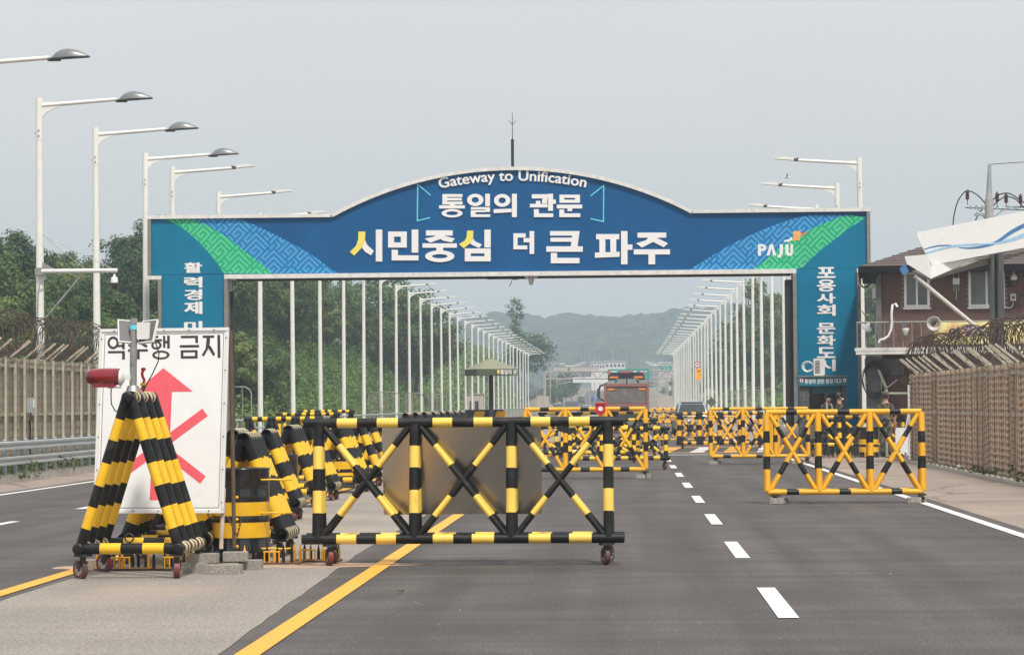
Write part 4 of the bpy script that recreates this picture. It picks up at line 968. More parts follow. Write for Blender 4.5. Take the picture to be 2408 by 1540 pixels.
x, W = at_px(1590, 1795, 96.0)
barrier('wheeled_barrier', 'thick black barrier with amber bands in front of the silver car', (x, 96.0, 0), W, 1.24, 0.20, 0.5, 4, 'A', yb_, ext=0.1, rr=(0.062, 0.085, 0.05), rw=0.09)
x, W = at_px(1549, 1760, 103.0)
barrier('wheeled_barrier', 'thin-framed amber barrier on the left of the silver car', (x, 103.0, 0), W, 1.1, 0.24, 0.3, 5, 'Y', yb_, rr=(0.028, 0.036, 0.022), rw=0.10)
x, W = at_px(1890, 2132, 80.0)
barrier('wheeled_barrier', 'black and yellow barrier among the soldiers by the guard booth', (x, 80.0, 0), W, 1.17, 0.36, 0.4, 3, 'K', yb_, ext=0.12, rr=(0.05, 0.06, 0.04), rw=0.1)
for px0, px1, d, H, lab in ((1330, 1575, 66, 1.0, 'low black and yellow barrier right behind the middle yellow barrier'), (1230, 1500, 74, 0.98, 'second black and yellow barrier back from the middle yellow barrier'),
                            (1300, 1548, 82, 1.12, 'third black and yellow barrier back from the middle yellow barrier'), (1265, 1530, 92, 1.3, 'farthest black and yellow barrier behind the middle yellow barrier')):
    x, W = at_px(px0, px1, d); barrier('wheeled_barrier', lab, (x, d, 0), W, H, 0.28, 0.4, 3, 'K', yb_, ext=0.1, rr=(0.05, 0.055, 0.035), rz=R(random.uniform(-3, 3)))
for px0, px1, d, H, lab in ((574, 760, 53, 1.36, 'black and yellow barrier on the left carriageway, just right of the white sign'), (650, 800, 70, 1.4, 'black and yellow barrier farther up the left carriageway, behind the first'),
                            (700, 835, 79, 1.45, 'thin dark barrier at the back of the left carriageway')):
    x, W = at_px(px0, px1, d); barrier('wheeled_barrier', lab, (x, d, 0), W, H, 0.2, 0.4, 3, 'K', yb_, ext=0.08, rr=(0.05, 0.05, 0.034), rz=R(random.uniform(-3, 3)))
far_lab = ['amber barrier far down the road, right of the truck', 'amber barrier far down the road, between the truck and the silver car', 'amber barrier far off, left of the silver car roof']
for k, (px0, px1, d) in enumerate(((1530, 1590, 196), (1548, 1612, 212), (1536, 1604, 232))):
    x, W = at_px(px0, px1, d); barrier('wheeled_barrier', far_lab[k], (x, d, 0), W, 1.2, 0.25, 0.4, 3, 'Y', 'far amber barriers', rr=(0.06, 0.06, 0.05), wheels=False)
# red reflector box on the middle barrier
p = P(1412, 961, 57.8)
t = thing('reflector_box', 'red shield-shaped box with a round white reflector on the middle yellow barrier', 'reflector', (p.x, p.y, p.z))
k = 58 / F; b = MB(); b.prism([(-12 * k, 12 * k), (12 * k, 12 * k), (12 * k, -8 * k), (5 * k, -14 * k), (-5 * k, -14 * k), (-12 * k, -8 * k)], -0.05, 0.05); b.prism([(-12 * k, 11 * k), (12 * k, 11 * k), (12 * k, 14 * k), (-12 * k, 14 * k)], -0.08, 0.05); b.build('box', M['sign_red'], t)
b = MB(); b.tube((0, -0.05, 0), (0, -0.075, 0), 5.5 * k, 5.5 * k, 14); b.build('reflector', M['white'], t)
b = MB(); b.box((0, 0, -17 * k), (0.08, 0.06, 6 * k)); b.build('bracket', M['orange_yellow'], t)

# ------------------------------------------------------------------ nested A-frame barricades
def aframe(label, loc, n, spc, hw, H, zb, rr, rz=0.0, big=False, rw=0.085, zoff=0, wheel_ang=(0.5, 0.1)):
    t = thing('a_frame_barricade', label, 'barricade', loc, rz, 'nested A-frame barricades')
    mats = [M['black'], M['yellow'], M['ring'], M['pipe_in']]
    rj = random.Random(int(loc[1] * 10))
    bb = [0.143, 0.283, 0.433, 0.583, 0.723, 0.867] if big else [0.22, 0.42, 0.62, 0.82]
    for i in range(n):
        y = i * spc; sh = rj.uniform(-0.018, 0.018)
        for s_ in (-1, 1):
            b = MB(); b.tube((0.02 * s_, y, H), (s_ * hw, y, zb), rr * (0.88 if big else 1), None, 16, bands=bandlist([v + sh * (0 if i == 0 else 1) for v in bb], 0, 1), cap=False); b.build('leg', mats, t)
    # pipes running along the nest at the apex and at both feet, with worn joints between frames
    for nm, (x, z) in (('apex_pipe', (0, H)), ('foot_pipe', (-hw, zb)), ('foot_pipe', (hw, zb))):
        b = MB(); L0 = -rr * 1.25; L1 = (n - 1) * spc + rr * 1.25; R0 = rr * (1.04 if big else 1.12)
        if big: b.ball((x, L0, z), R0, R0 * 0.35, R0, 0, 16, 8)
        else: b.lathe((x, L0, z), [(R0 * 0.86, 0.16), (R0 * 0.86, 0.0)], 16, 3, axis='y'); b.lathe((x, L0, z), [(0, 0.16), (R0 * 0.86, 0.16)], 16, 3, axis='y'); b.lathe((x, L0, z), [(R0 * 0.86, 0.0), (R0, 0.0)], 16, 0, axis='y')
        prof = [(R0, 0.0)]; ms = []
        for i in range(n):
            c = i * spc - L0; h = min(rr * 1.0, spc * 0.32)
            prof += [(R0, c + h)]; ms.append(0)
            if i < n - 1:
                g_ = spc - 2 * h
                prof += [(R0 * 1.05, c + h + g_ * 0.05), (R0 * 1.05, c + h + g_ * 0.38), (R0 * 0.86, c + h + g_ * 0.46), (R0 * 0.86, c + h + g_ * 0.54), (R0 * 1.05, c + h + g_ * 0.62), (R0 * 1.05, c + h + g_ * 0.95), (R0, c + spc - h)]; ms += [2, 2, 0, 3, 0, 2, 2]
        prof.append((R0, L1 - L0)); ms.append(0)
        b.lathe((x, L0, z), prof, 16, axis='y', ms=ms); b.tube((x, L1, z), (x, L1 + 0.002, z), R0, R0, 16)
        b.build(nm, mats, t)
    for y in ([0, (n - 1) * spc] if spc * (n - 1) > 0.5 else [0]):
        b = MB(); b.tube((-hw, y, zb), (hw, y, zb), rr * (0.97 if big else 0.8), None, 16, bands=bandlist([0.21, 0.42, 0.64, 0.855], 0, 1)); b.build('base_rail', mats, t)
    if big:
        b = MB(); b.curve([(0.04 * math.cos(a * 0.63), 0, zb + rr + 0.045 + 0.04 * math.sin(a * 0.63)) for a in range(10)], 0.009, 6, closed=True); b.build('lifting_eye', M['dark_steel'], t)
    for k, (x, y) in enumerate(((-hw, 0.0), (hw, 0.0), (-hw + 0.0, (n - 1) * spc), (hw - 0.0, (n - 1) * spc))):
        caster(t, x + (0.03 if x < 0 else -0.02), y, zb - rr * 0.97 + 0.004, rw, wheel_ang[0] * (1.7 if k % 2 == 0 else 0.35) + 0.1 * k, wide=0.05)
    return t
x, hw2 = at_px(186, 420, 25.1)
aframe('tallest nested A-frame barricade, nearest at left, under the red warning lamp', (x, 25.1, 0), 4, 0.35, hw2 / 2, 1.70, 0.285, 0.054, big=True, rw=0.088, rz=R(-1.5))
AFX = x
specs = [(574, 28.5, 6, 0.15, 0.40, 1.26, 'open-ended A-frame barricade directly behind the big oil drum'), (549, 30.6, 6, 0.15, 0.40, 1.28, 'A-frame barricade half hidden between the white sign edge and the drum one'),
         (627, 37.6, 5, 0.165, 0.40, 1.22, 'A-frame barricade second along the median beyond the big drum'), (679, 42.6, 6, 0.16, 0.41, 1.24, 'A-frame barricade third along the median, left of the near barrier post'),
         (724, 45.6, 5, 0.16, 0.41, 1.27, 'A-frame barricade just left of the near black barrier upright'), (792, 49.4, 8, 0.15, 0.41, 1.24, 'long A-frame barricade seen through the left bay of the near black barrier'),
         (842, 53.6, 4, 0.16, 0.41, 1.24, 'short A-frame barricade seen above the left cross of the near barrier'), (866, 56.6, 4, 0.16, 0.41, 1.26, 'A-frame barricade tight behind the short one, through the near barrier'),
         (893, 59.6, 6, 0.16, 0.41, 1.26, 'A-frame barricade at the left edge of the metal plate'),
         (386, 27.5, 6, 0.2, 0.41, 1.22, 'A-frame barricade behind the white sign, base showing under the tallest one'), (440, 30.2, 6, 0.2, 0.41, 1.2, 'farther A-frame barricade behind the white sign, foot pipe showing')]
for px, d, n, spc, hw, H, lab in specs:
    p = P(px, 1000, d); aframe(lab, (p.x, d, 0), n, spc, hw, H, 0.25, 0.062, rz=R(random.uniform(-4, 1)), rw=0.075)
for k in range(8):
    d = 65.0 + 3.05 * k; p = P(1470 - 5.3 * F / d, 1000, d)
    aframe('far median A-frame barricade, its pipe end %s from left above the near barrier' % ORD[k], (p.x, d, 0), 5, 0.16, 0.42, 1.36, 0.25, 0.065, rz=R(random.uniform(-8, -2)), rw=0.075)

# ------------------------------------------------------------------ warning light on the tallest barricade
d = 25.15
def Q(px, py, base, dd=None): return P(px, py, dd or d) - base
p = P(313, 908, d)
base = Vector((p.x, d, 1.76))
t = thing('warning_light', 'red flashing lamp with two tilted solar panels on a steel pole above the tallest barricade', 'warning light', base)
b = MB(); zt = P(315, 748, d).z - base.z; b.tube((0, 0, 0), (0.008, 0, zt), 0.034, 0.034, 14); b.tube((0, 0, -0.002), (0, 0, 0.05), 0.07, 0.05, 14); b.build('pole', M['steel'], t)
q = Q(251, 886, base)
b = MB(); b.lathe(q, [(0.0, -0.2), (0.035, -0.197), (0.062, -0.175), (0.078, -0.12), (0.082, -0.03), (0.082, 0.04), (0.08, 0.09), (0.078, 0.125)], 24, axis='x'); b.box(q + Vector((-0.02, 0, -0.075)), (0.2, 0.11, 0.05)); b.build('lens', M['lens'], t)
q = Q(284, 888, base); b = MB(); b.lathe(q, [(0.0, -0.012), (0.074, -0.012), (0.08, -0.006), (0.08, 0.004), (0.062, 0.014), (0.04, 0.03), (0.0, 0.034)], 24, axis='x'); b.box(q + Vector((0.08, 0, -0.0)), (0.08, 0.05, 0.05)); b.box(q + Vector((-0.06, 0, -0.092)), (0.12, 0.06, 0.015)); b.build('housing', M['plastic_white'], t)
for s_, c_ in ((-1, 'solar_panel'), (1, 'solar_panel')):
    q = Q(297 if s_ < 0 else 348, 780, base); rot = Matrix.Rotation(R(-14 * s_), 3, 'Z') @ Matrix.Rotation(R(62), 3, 'X') @ Matrix.Rotation(R(-10 * s_), 3, 'Y')
    b = MB(); b.box(q + Vector((0, 0.02, 0)), (0.15, 0.22, 0.02), rot=rot); o = b.build('solar_panel', M['solar_back'], t)
    f = MB()
    for (cx, cy, sx, sy) in ((0, 0.116, 0.17, 0.01), (0, -0.116, 0.17, 0.01), (0.08, 0, 0.01, 0.22), (-0.08, 0, 0.01, 0.22)): f.box(q + Vector((0, 0.02, 0)) + rot @ Vector((cx, cy, 0)), (sx, sy, 0.026), rot=rot)
    f.build('panel_frame', M['plastic_white'], o)
q = Q(338, 778, base); b = MB(); b.box(q, (0.12, 0.07, 0.16)); b.build('battery_box', M['plastic_white'], t)
q = Q(315, 770, base); b = MB(); b.tube(q + Vector((0, 0, -0.02)), q + Vector((0, 0, 0.02)), 0.042, 0.042, 14); b.box(q + Vector((0.05, 0, 0)), (0.09, 0.03, 0.03)); b.build('clamp', M['cyan'], t)
b = MB(); b.curve([Q(*v, base) for v in ((366, 806), (374, 830), (372, 850), (358, 880), (344, 905), (336, 922))], 0.006, 5); b.curve([Q(*v, base) for v in ((262, 905), (261, 930), (262, 950), (270, 965), (282, 970))], 0.006, 5); b.build('cable', M['cable'], t)
p = P(338, 893, d + 0.3)
t = thing('marker_handle', 'small red twisted grip with a yellow collar on the apex of the tallest barricade', 'grip', (p.x, d + 0.28, 1.762))
k = d / F; b = MB(); b.lathe((0, 0, 0), [(0.018, 0.0), (0.018, 0.05)], 10); b.build('stem', M['solar_back'], t)
b = MB(); b.lathe((0, 0, 0.05), [(0.0, 0.0), (0.03, 0.0), (0.03, 0.025), (0.0, 0.025)], 10); b.build('collar', M['yellow'], t)
b = MB(); b.curve([(0, 0, 0.07), (0.01, 0, 0.1), (-0.008, 0, 0.14), (-0.012, 0, 0.17), (0.0, 0, 0.19)], 0.014, 7); b.ball((0, 0, 0.205), 0.026, 0.02, 0.018, 0, 10, 6); b.build('grip', M['sign_red'], t)

# ------------------------------------------------------------------ white sign board
SD = 26.75
TL = P(239, 773, SD); BL = P(220.5, 1206, SD)
psi, phi = R(6.2), R(7.4)
sw = 1.335; shh = (TL.z - BL.z) / math.cos(phi)
t = thing('sign_board', 'white board with black Korean lettering and a red arrow crossed by bars', 'sign')
rotm = Matrix.Rotation(-psi, 4, 'Z') @ Matrix.Rotation(-phi, 4, 'X')
origin = Vector((BL.x, SD, BL.z)); t.matrix_world = Matrix.Translation(origin) @ rotm
def sg(px, py):       # photo detail -> board coordinates (x right, z up)
    X_ = (150 + px / 3.85) / 1.0631; Y_ = (780 + py / 3.85) / 1.0631
    v = (Y_ - 773) / 433; xl = 239 - 18.5 * v; return ((X_ - xl) / 304.5 * sw, (1 - v) * shh)
b = MB(); b.box((sw / 2, 0.012, shh / 2), (sw, 0.022, shh)); b.build('panel', M['white'], t)
e_ = MB()
for (cx, cz, sx, sz) in ((sw / 2, shh - 0.012, sw, 0.03), (sw / 2, 0.012, sw, 0.03), (0.012, shh / 2, 0.03, shh - 0.07), (sw - 0.012, shh / 2, 0.03, shh - 0.07)): e_.box((cx, -0.006, cz), (sx, 0.012, sz))
e_.build('edge_strip', M['plastic_white'], t)
e_ = MB(); ln = 0.004
for (cx, cz, sx, sz) in ((sw / 2, shh - 0.052, sw - 0.1, ln), (sw / 2, 0.052, sw - 0.1, ln), (0.052, shh / 2, ln, shh - 0.1), (sw - 0.052, shh / 2, ln, shh - 0.1)): e_.box((cx, -0.0005, cz), (sx, 0.003, sz))
e_.build('border_line', M['ink'], t)
e_ = MB()
for i in range(6):
    for xx in (0.022, sw - 0.022): e_.tube((xx, -0.012, 0.1 + i * (shh - 0.2) / 5), (xx, -0.017, 0.1 + i * (shh - 0.2) / 5), 0.007, 0.007, 8)
for i in range(5):
    for zz in (0.02, shh - 0.02): e_.tube((0.15 + i * (sw - 0.3) / 4, -0.012, zz), (0.15 + i * (sw - 0.3) / 4, -0.017, zz), 0.007, 0.007, 8)
e_.build('rivet', M['dark_steel'], t)
SG = [[o_(525, 292, 55, 62, 22, 24), r(560, 262, 618, 284), r(560, 312, 618, 334), r(612, 230, 638, 355), r(475, 372, 638, 393), r(612, 393, 638, 454)],
      [p_((735, 252), (752, 262), (680, 335), (668, 318)), p_((735, 275), (752, 258), (860, 322), (848, 345)), r(668, 358, 862, 380), r(755, 380, 782, 454)],
      [r(925, 230, 965, 250), r(893, 262, 1000, 283), o_(945, 320, 50, 42, 21, 19), r(1010, 230, 1032, 346), r(1050, 228, 1075, 354), r(1032, 280, 1050, 302), o_(988, 415, 84, 43, 24, 18)],
      [r(1183, 232, 1324, 255), r(1322, 232, 1348, 302), r(1172, 322, 1358, 346), r(1180, 372, 1205, 452), r(1318, 372, 1342, 452), r(1205, 372, 1318, 392), r(1205, 429, 1318, 452)],
      [r(1393, 232, 1505, 255), p_((1432, 255), (1464, 255), (1462, 310), (1440, 370), (1402, 434), (1382, 420), (1420, 360)), p_((1452, 322), (1470, 335), (1512, 415), (1494, 432), (1445, 352)), r(1535, 228, 1562, 449)]]
for L_ in SG: letter(sg, L_, 'ink', 'letter', 0.0, 0.0012, t, 0.0002)
AR = [[p_((1010, 543), (1292, 773), (730, 773)), p_((921, 775), (1090, 775), (1034, 1810), (865, 1810))], [seg(sg, 1407, 972, 640, 1530, 88)], [seg(sg, 1378, 1620, 680, 1060, 88)]]
for k, L_ in enumerate(AR): letter(sg, L_, 'red_print', ['arrow', 'cross_bar', 'cross_bar'][k], -0.0003 * k, 0.0006, t, 0.0002)
# its posts and chain (legs rest on the blocks)
rw_ = t.matrix_world
def leg(name, lx, ztop, m, foot, wd):
    p0 = rw_ @ Vector((lx, 0.05, ztop)); b = MB()
    b.tube(p0, foot, wd, wd * 0.9, 6); o = b.build(name, M[m], t); o.matrix_parent_inverse = rw_.inverted(); return o
leg('leg', sw - 0.02, 0.25, 'pale_wood', P(520, 1290, SD - 0.15), 0.025)
leg('leg', 0.15, 0.25, 'pale_wood', Vector((P(255, 1300, SD).x, SD - 0.1, 0.16)), 0.025)
leg('prop', sw + 0.004, shh - 0.02, 'wood', P(551, 1287, SD + 0.25), 0.024)
b = MB()
for a_, b_ in (((536, 1215), (558, 1262)), ((568, 1215), (558, 1262))):
    q0 = P(*a_, SD + 0.02); q1 = P(*b_, SD + 0.05)
    for i in range(9):
        c = q0.lerp(q1, (i + .5) / 9); ax = (q1 - q0).normalized(); sd_ = Vector((1, 0, 0)) if i % 2 else Vector((0, 1, 0))
        sd_ = (sd_ - ax * sd_.dot(ax)).normalized()
        b.curve([c + ax * 0.019 * math.cos(k * 1.047) + sd_ * 0.009 * math.sin(k * 1.047) for k in range(6)], 0.004, 4, closed=True)
o = b.build('chain', M['rust'], t); o.matrix_parent_inverse = rw_.inverted()
# concrete blocks round the posts
BLK = [(452, 1305, 26.0, 0.30, 'lower left speckled concrete block under the sign post'), (527, 1322, 25.75, 0.34, 'lower front speckled concrete block, right of the sign post'), (478, 1274, 26.1, 0.28, 'upper left speckled concrete block the sign post stands on'),
       (554, 1262, 26.35, 0.24, 'upper right speckled concrete block beside the prop'), (590, 1300, 26.5, 0.22, 'rear right speckled concrete block at the foot of the drum'), (215, 1330, 26.7, 0.2, 'speckled concrete block behind the left caster of the tallest barricade')]
bm_ = MB(); bm_.box((0, 0, 0.044), (1, 0.19, 0.088)); BLOCK = bm_.mesh('concrete_block', M['concrete'])
for k, (px, py, d_, wd, lab) in enumerate(BLK):
    p = P(px, py, d_); o = link('concrete_block', BLOCK); o.scale = (wd, 1, 1); o.location = (p.x, d_, 0.094 if k in (2, 3) else 0.005); o.rotation_euler.z = R(random.uniform(-7, 7)); tag(o, lab, 'block', 'concrete blocks holding the sign')
# ------------------------------------------------------------------ oil drums
def drum(label, loc, rad, h, yb=2):
    t = thing('oil_drum', label, 'drum', loc, R(20), 'striped oil drums')
    b = MB(); pr = []; ms = []
    zs = [(0.0, 0), (0.17, 0), (0.195, 1), (0.44, 1), (0.46, 0), (0.56, 0), (0.60, 1), (0.83, 1), (0.84, 0), (1.0, 0)]
    prof = [(0, 0.0), (rad * 0.99, 0.0), (rad * 1.02, 0.012), (rad, 0.025), (rad, 0.18 * h), (rad, 0.185 * h), (rad, 0.35 * h), (rad, 0.36 * h), (rad * 1.018, 0.395 * h), (rad, 0.43 * h), (rad, 0.44 * h), (rad, 0.59 * h), (rad, 0.6 * h), (rad, 0.625 * h), (rad * 1.018, 0.66 * h), (rad, 0.695 * h), (rad, h - 0.025), (rad * 1.025, h - 0.012), (rad * 1.025, h), (rad * 0.98, h), (rad * 0.97, h - 0.02), (0, h - 0.02)]
    for i in range(len(prof) - 1):
        zc_ = (prof[i][1] + prof[i + 1][1]) / 2 / h
        ms.append(1 if (0.18 < zc_ < 0.355 or 0.435 < zc_ < 0.6) else 0)
    b.lathe((0, 0, 0), prof, 32, axis='z', ms=ms); b.build('body', [M['drum_black'], M['drum_yellow']], t)
    bo = MB()
    for zz in (0.08, 0.4, 0.66):
        a_ = -1.9; bo.ball((rad * math.cos(a_), rad * math.sin(a_), zz * h), 0.018, 0.018, 0.018, 0, 8, 6)
    bo.build('bolt', M['yellow'], t)
    return t
M['drum_black'] = mat('drum_black_gloss', (0.012, 0.012, 0.013), 0.16, var=0.3, scale=4, coat=0.5)
M['drum_yellow'] = mat('drum_yellow_gloss', (0.83, 0.47, 0.012), 0.22, var=0.06, coat=0.4, dirt=(0.55, 0.33, 0.05), dscale=9, dlo=0.68, dhi=0.9)
p = P(566, 1200, 27.85)
dr = drum('large black and yellow oil drum beside the white sign', (p.x, 27.85, 0.1), 0.30, 0.87)
for zz in (0.20, 0.53, 0.82):
    pass
for k, (py0, py1) in enumerate(((1043, 1050), (1128, 1128), (1215, 1222))):
    b = MB(); z_ = P(640, (1127, 1205, 1288)[k], 27.8).z - 0.1
    b.curve([(0.24, -0.18, z_), (0.36, -0.2, z_ + 0.004), (0.46, -0.16, z_ - 0.004), (0.55, -0.1, z_)], 0.011, 6); o = b.build('link_rod', M['yellow'], dr)
    o.rotation_euler.z = R(-20)
b = MB()
for a_ in (0.5, 2.2, 3.9, 5.5): b.box((0.24 * math.cos(a_), 0.24 * math.sin(a_), -0.048), (0.09, 0.09, 0.1))
b.build('foot', M['drum_black'], dr)
for px, d_, lab in ((655, 40.6, 'oil drum between the second and third barricades of the median row'), (852, 61.5, 'oil drum at the far end of the median row, left of the metal plate'), (800, 52.6, 'oil drum wedged among the median barricades behind the near barrier cross'),
                    (2043, 78.6, 'oil drum standing between the soldiers on the right shoulder'), (560, 52.0, 'black and yellow drum just right of the white sign, behind its prop'), (1482, 80.0, 'oil drum behind the right end of the middle yellow barrier')):
    p = P(px, 1000, d_); drum(lab, (p.x, d_, 0.0), 0.29, 0.88)
# ------------------------------------------------------------------ spike strips
def spikes(label, x, y, ln, rz, n, yellow_frames):
    t = thing('spike_strip', label, 'spike strip', (x, y, 0.0), rz, 'spike strips on the median')
    b = MB(); b.prism([(-ln / 2, 0.012), (ln / 2, 0.012), (ln / 2, 0.022), (-ln / 2, 0.022)], -0.16, 0.16); b.build('base_plate', M['rust'], t)
    rr_ = random.Random(int(x * 100))
    for i in range(n):
        xx = -ln / 2 + ln * (i + 0.5) / n + rr_.uniform(-0.01, 0.01); yy_ = rr_.choice((-0.1, 0.1)); h = rr_.uniform(0.15, 0.19)
        b = MB(); b.tube((xx, yy_, 0.02), (xx, yy_, h - 0.05), 0.016, 0.016, 8, cap=False); b.tube((xx, yy_, h - 0.05), (xx, yy_, h + 0.02), 0.016, 0.002, 8, cap=False); b.build('spike', M['black'] if i % 4 else M['orange_yellow'], t)
    for k in range(yellow_frames):
        x0 = -ln / 2 + ln * (k + 0.4) / max(1, yellow_frames); f = MB()
        for q in range(4): f.tube((x0 + q * 0.05, -0.13, 0.02), (x0 + q * 0.05, -0.13, 0.14), 0.008, 0.008, 6)
        f.tube((x0 - 0.01, -0.13, 0.13), (x0 + 0.16, -0.13, 0.13), 0.009, 0.009, 6); f.build('guard', M['orange_yellow'], t)
for px, d_, ln, n, fr_, lab in ((345, 26.5, 1.0, 16, 2, 'rusty spike strip behind the tallest barricade, seen between its wheels'), (455, 27.2, 0.55, 8, 1, 'spike strip just left of the concrete blocks'),
                                (640, 27.4, 0.62, 9, 1, 'spike strip right of the big drum'), (745, 27.75, 0.5, 7, 2, 'spike strip at the left wheel of the near black barrier'), (1330, 83.2, 1.6, 14, 2, 'spike strip far behind the middle yellow barrier'), (1990, 78.2, 1.5, 14, 1, 'spike strip on the right shoulder by the soldiers')):
    p = P(px, 1300, d_); spikes(lab, p.x, d_, ln, R(random.uniform(-4, 4)), n, fr_)

# ------------------------------------------------------------------ guard rail, fences, razor wire
t = thing('guard_rail', 'double galvanised guard rail in front of the left fence', 'guard rail', (-13.42, 0, 0))
def wbeam(z, y0, y1):
    pr = [(0.0, -0.155), (0.05, -0.13), (0.05, -0.07), (0.0, -0.03), (0.0, 0.03), (0.05, 0.07), (0.05, 0.13), (0.0, 0.155)]
    b = MB()
    for y in (y0, y1): b.v += [Vector((x + 0.07, y, z + q * 0.62)) for x, q in pr]
    for i in range(7): b.face((i, i + 1, 9 + i, 8 + i)); 
    return b
for z in (0.47, 0.80):
    y = 44.0
    while y < 86:
        b = wbeam(z, y, y + 3.98); b.build('beam', M['galv'], t); y += 4.0
b = MB(); b.tube((0, 0, 0.02), (0, 0, 0.92), 0.055, 0.055, 10); b.lathe((0, 0, 0.92), [(0.055, 0), (0.04, 0.02), (0, 0.025)], 10); PM = b.mesh('post', M['galv_post'])
y = 44.5
while y < 86: link('post', PM, t, (0, y, 0.0)); y += 1.02
def fence(label, X, y0, y1, H, s, step, posts_out, cm, wm, armm, coil_mat, coil_r, coil_z, wires):
    "s = direction of the road from the fence (+1 / -1)"
    t = thing('wire_fence', label, 'fence', (X, 0, 0)); n = 0
    pm = MB(); pm.tube((0, 0, -0.05), (0, 0, H), 0.042, 0.042, 9); pme = pm.mesh('post', M['fence_post'])
    am = MB(); am.box((s * 0.235, 0, H + 0.19), (0.60, 0.055, 0.05), rot=Matrix.Rotation(-s * R(40), 3, 'Y')); ame = am.mesh('arm', M[armm])
    rj = random.Random(int(X * 10)); ys_ = []
    y = y0
    while y <= y1: ys_.append(y); y += step * rj.uniform(0.9, 1.1)
    xo = s * 0.06 if posts_out else -s * 0.06
    for y in ys_:
        link('post', pme, t, (xo, y, 0)); a_ = link('arm', ame, t, (xo, y, 0)); a_.rotation_euler = (R(rj.uniform(-4, 4)), R(rj.uniform(-3, 3)), 0)
    b = MB(); N = int((y1 - y0) / 0.12); NK = int((H - 0.04) / wires) * 4
    amp = [rj.choice((0.008, 0.035, 0.055, 0.062, 0.06)) if s < 0 else rj.choice((0.003, 0.012, 0.02)) for _ in range(200)]
    for i in range(N + 1):
        y = y0 + (y1 - y0) * i / N; wv = 0.018 * math.sin(y * 2 * math.pi / step) + 0.01 * math.sin(y * 5.1)
        bay = int((y - y0) / step * 1.3 + 0.5 * math.sin(y * 1.7)); q_ = ((y - y0) / step * 1.3) % 1; am_ = amp[bay] * (0.7 + 0.3 * math.sin(math.pi * q_)); sag = 0.028 * abs(math.sin(math.pi * (y - y0) / step))
        for k in range(NK + 1): b.v.append(Vector((wv + s * am_ * abs(math.sin(math.pi * k / 4)) + 0.004 * math.sin(k * 2.1 + y), y, 0.02 + (H - 0.04) * k / NK - (sag if 0 < k < NK else 0))))
    for i in range(N):
        for k in range(NK): a_ = i * (NK + 1) + k; b.face((a_, a_ + NK + 1, a_ + NK + 2, a_ + 1), 0, True)
    b.build('screen_cloth', M[cm], t)
    for z in (H - 0.2, H * 0.52 if s > 0 else H * 0.56):
        for ya, yb in zip(ys_[:-1], ys_[1:]):
            b = MB(); b.box((s * 0.035, (ya + yb) / 2, z), (0.03, yb - ya - 0.012, 0.085)); b.build('rail', M['fence_rail'], t)
    wv = lambda y: 0.018 * math.sin(y * 2 * math.pi / step) + 0.01 * math.sin(y * 5.1)
    b = MB(); gap = wires
    z = 0.12; q = 0
    while z < H - 0.03:
        pts = []; y = y0; q += 1
        while y <= y1: pts.append((s * (0.022 if s > 0 else 0.012) + wv(y), y, z - 0.028 * abs(math.sin(math.pi * (y - y0) / step)) + 0.006 * math.sin(y * 3 + q))); y += step / 6
        b.curve(pts, 0.007 if s > 0 else 0.011, 3); z += gap
    y = y0
    while y < y1: b.path([(s * 0.045 + wv(y), y, 0.03), (s * 0.045 + wv(y), y, H)], 0.0055, 3); y += 0.17
    tag(b.build('wire_mesh', M[wm], t), kind='stuff')
    for kk, (cr_, cz, cx, pt) in enumerate(coil_r):
        b = MB(); pts = []; a_ = 0.0; y = y0
        while y < y1:
            rr_ = cr_ * (1 + 0.07 * math.sin(y * 1.3 + kk) + 0.05 * math.sin(y * 4.7)); tilt = 0.25 * math.sin(y * 2.3)
            pts.append((cx * s + math.cos(a_) * rr_ * 0.82, y + tilt * 0.25 * math.sin(a_), H + cz + math.sin(a_) * rr_ + 0.04 * math.sin(y * 0.9))); a_ += 2 * math.pi / 22; y += pt / 22
        b.curve(pts, 0.011, 3); tag(b.build('razor_coil', M[coil_mat], t), kind='stuff')
    b = MB()
    for q in range(3): b.curve([(s * (0.1 + 0.16 * q), yy_, H + 0.08 + 0.14 * q - 0.02 * abs(math.sin(yy_ * 3.1))) for yy_ in fr(y0, y1, 0.5)], 0.005, 3)
    b.build('strand', M[coil_mat], t)
    return t
fence('tan cloth-backed fence with pale green posts and razor wire, along the left kerb', -14.62, 46, 86, 2.83, 1, 1.1, True, 'fence_cloth_l', 'fence_wire', 'fence_rail', 'coil', [(0.52, 0.58, -0.12, 0.52), (0.46, 0.54, -0.02, 0.7), (0.42, 0.45, 0.02, 0.9)], 0, 0.2)
fence('rust-stained mesh fence with slanted arms and brown razor coils, along the right shoulder', 7.92, 36, 75.0, 2.38, -1, 0.98, False, 'fence_cloth', 'fence_wire', 'arm', 'coil', [(0.44, 0.52, -0.22, 0.40), (0.38, 0.42, -0.12, 0.55)], 0, 0.135)
p = P(112, 952, 63.0)
t = thing('junction_box', 'grey junction box with a cable tail fixed to the left fence', 'box', (-14.46, 65.0, P(112, 952, 65).z))
k = 65 / F; b = MB(); b.box((0, 0, 0), (0.16, 9 * 2 * k, 0.37)); b.build('case', M['galv'], t); b = MB(); b.box((0.09, 0, 0.03), (0.02, 0.14, 0.2)); b.build('lid', M['plastic_white'], t)
b = MB(); b.curve([(0, -0.02, -0.18), (0.04, -0.12, -0.25), (0.04, -0.2, -0.35), (0.0, -0.1, -0.42), (0, -0.05, -0.6), (0, -0.04, -1.3)], 0.022, 6); b.build('cable', M['cable'], t)
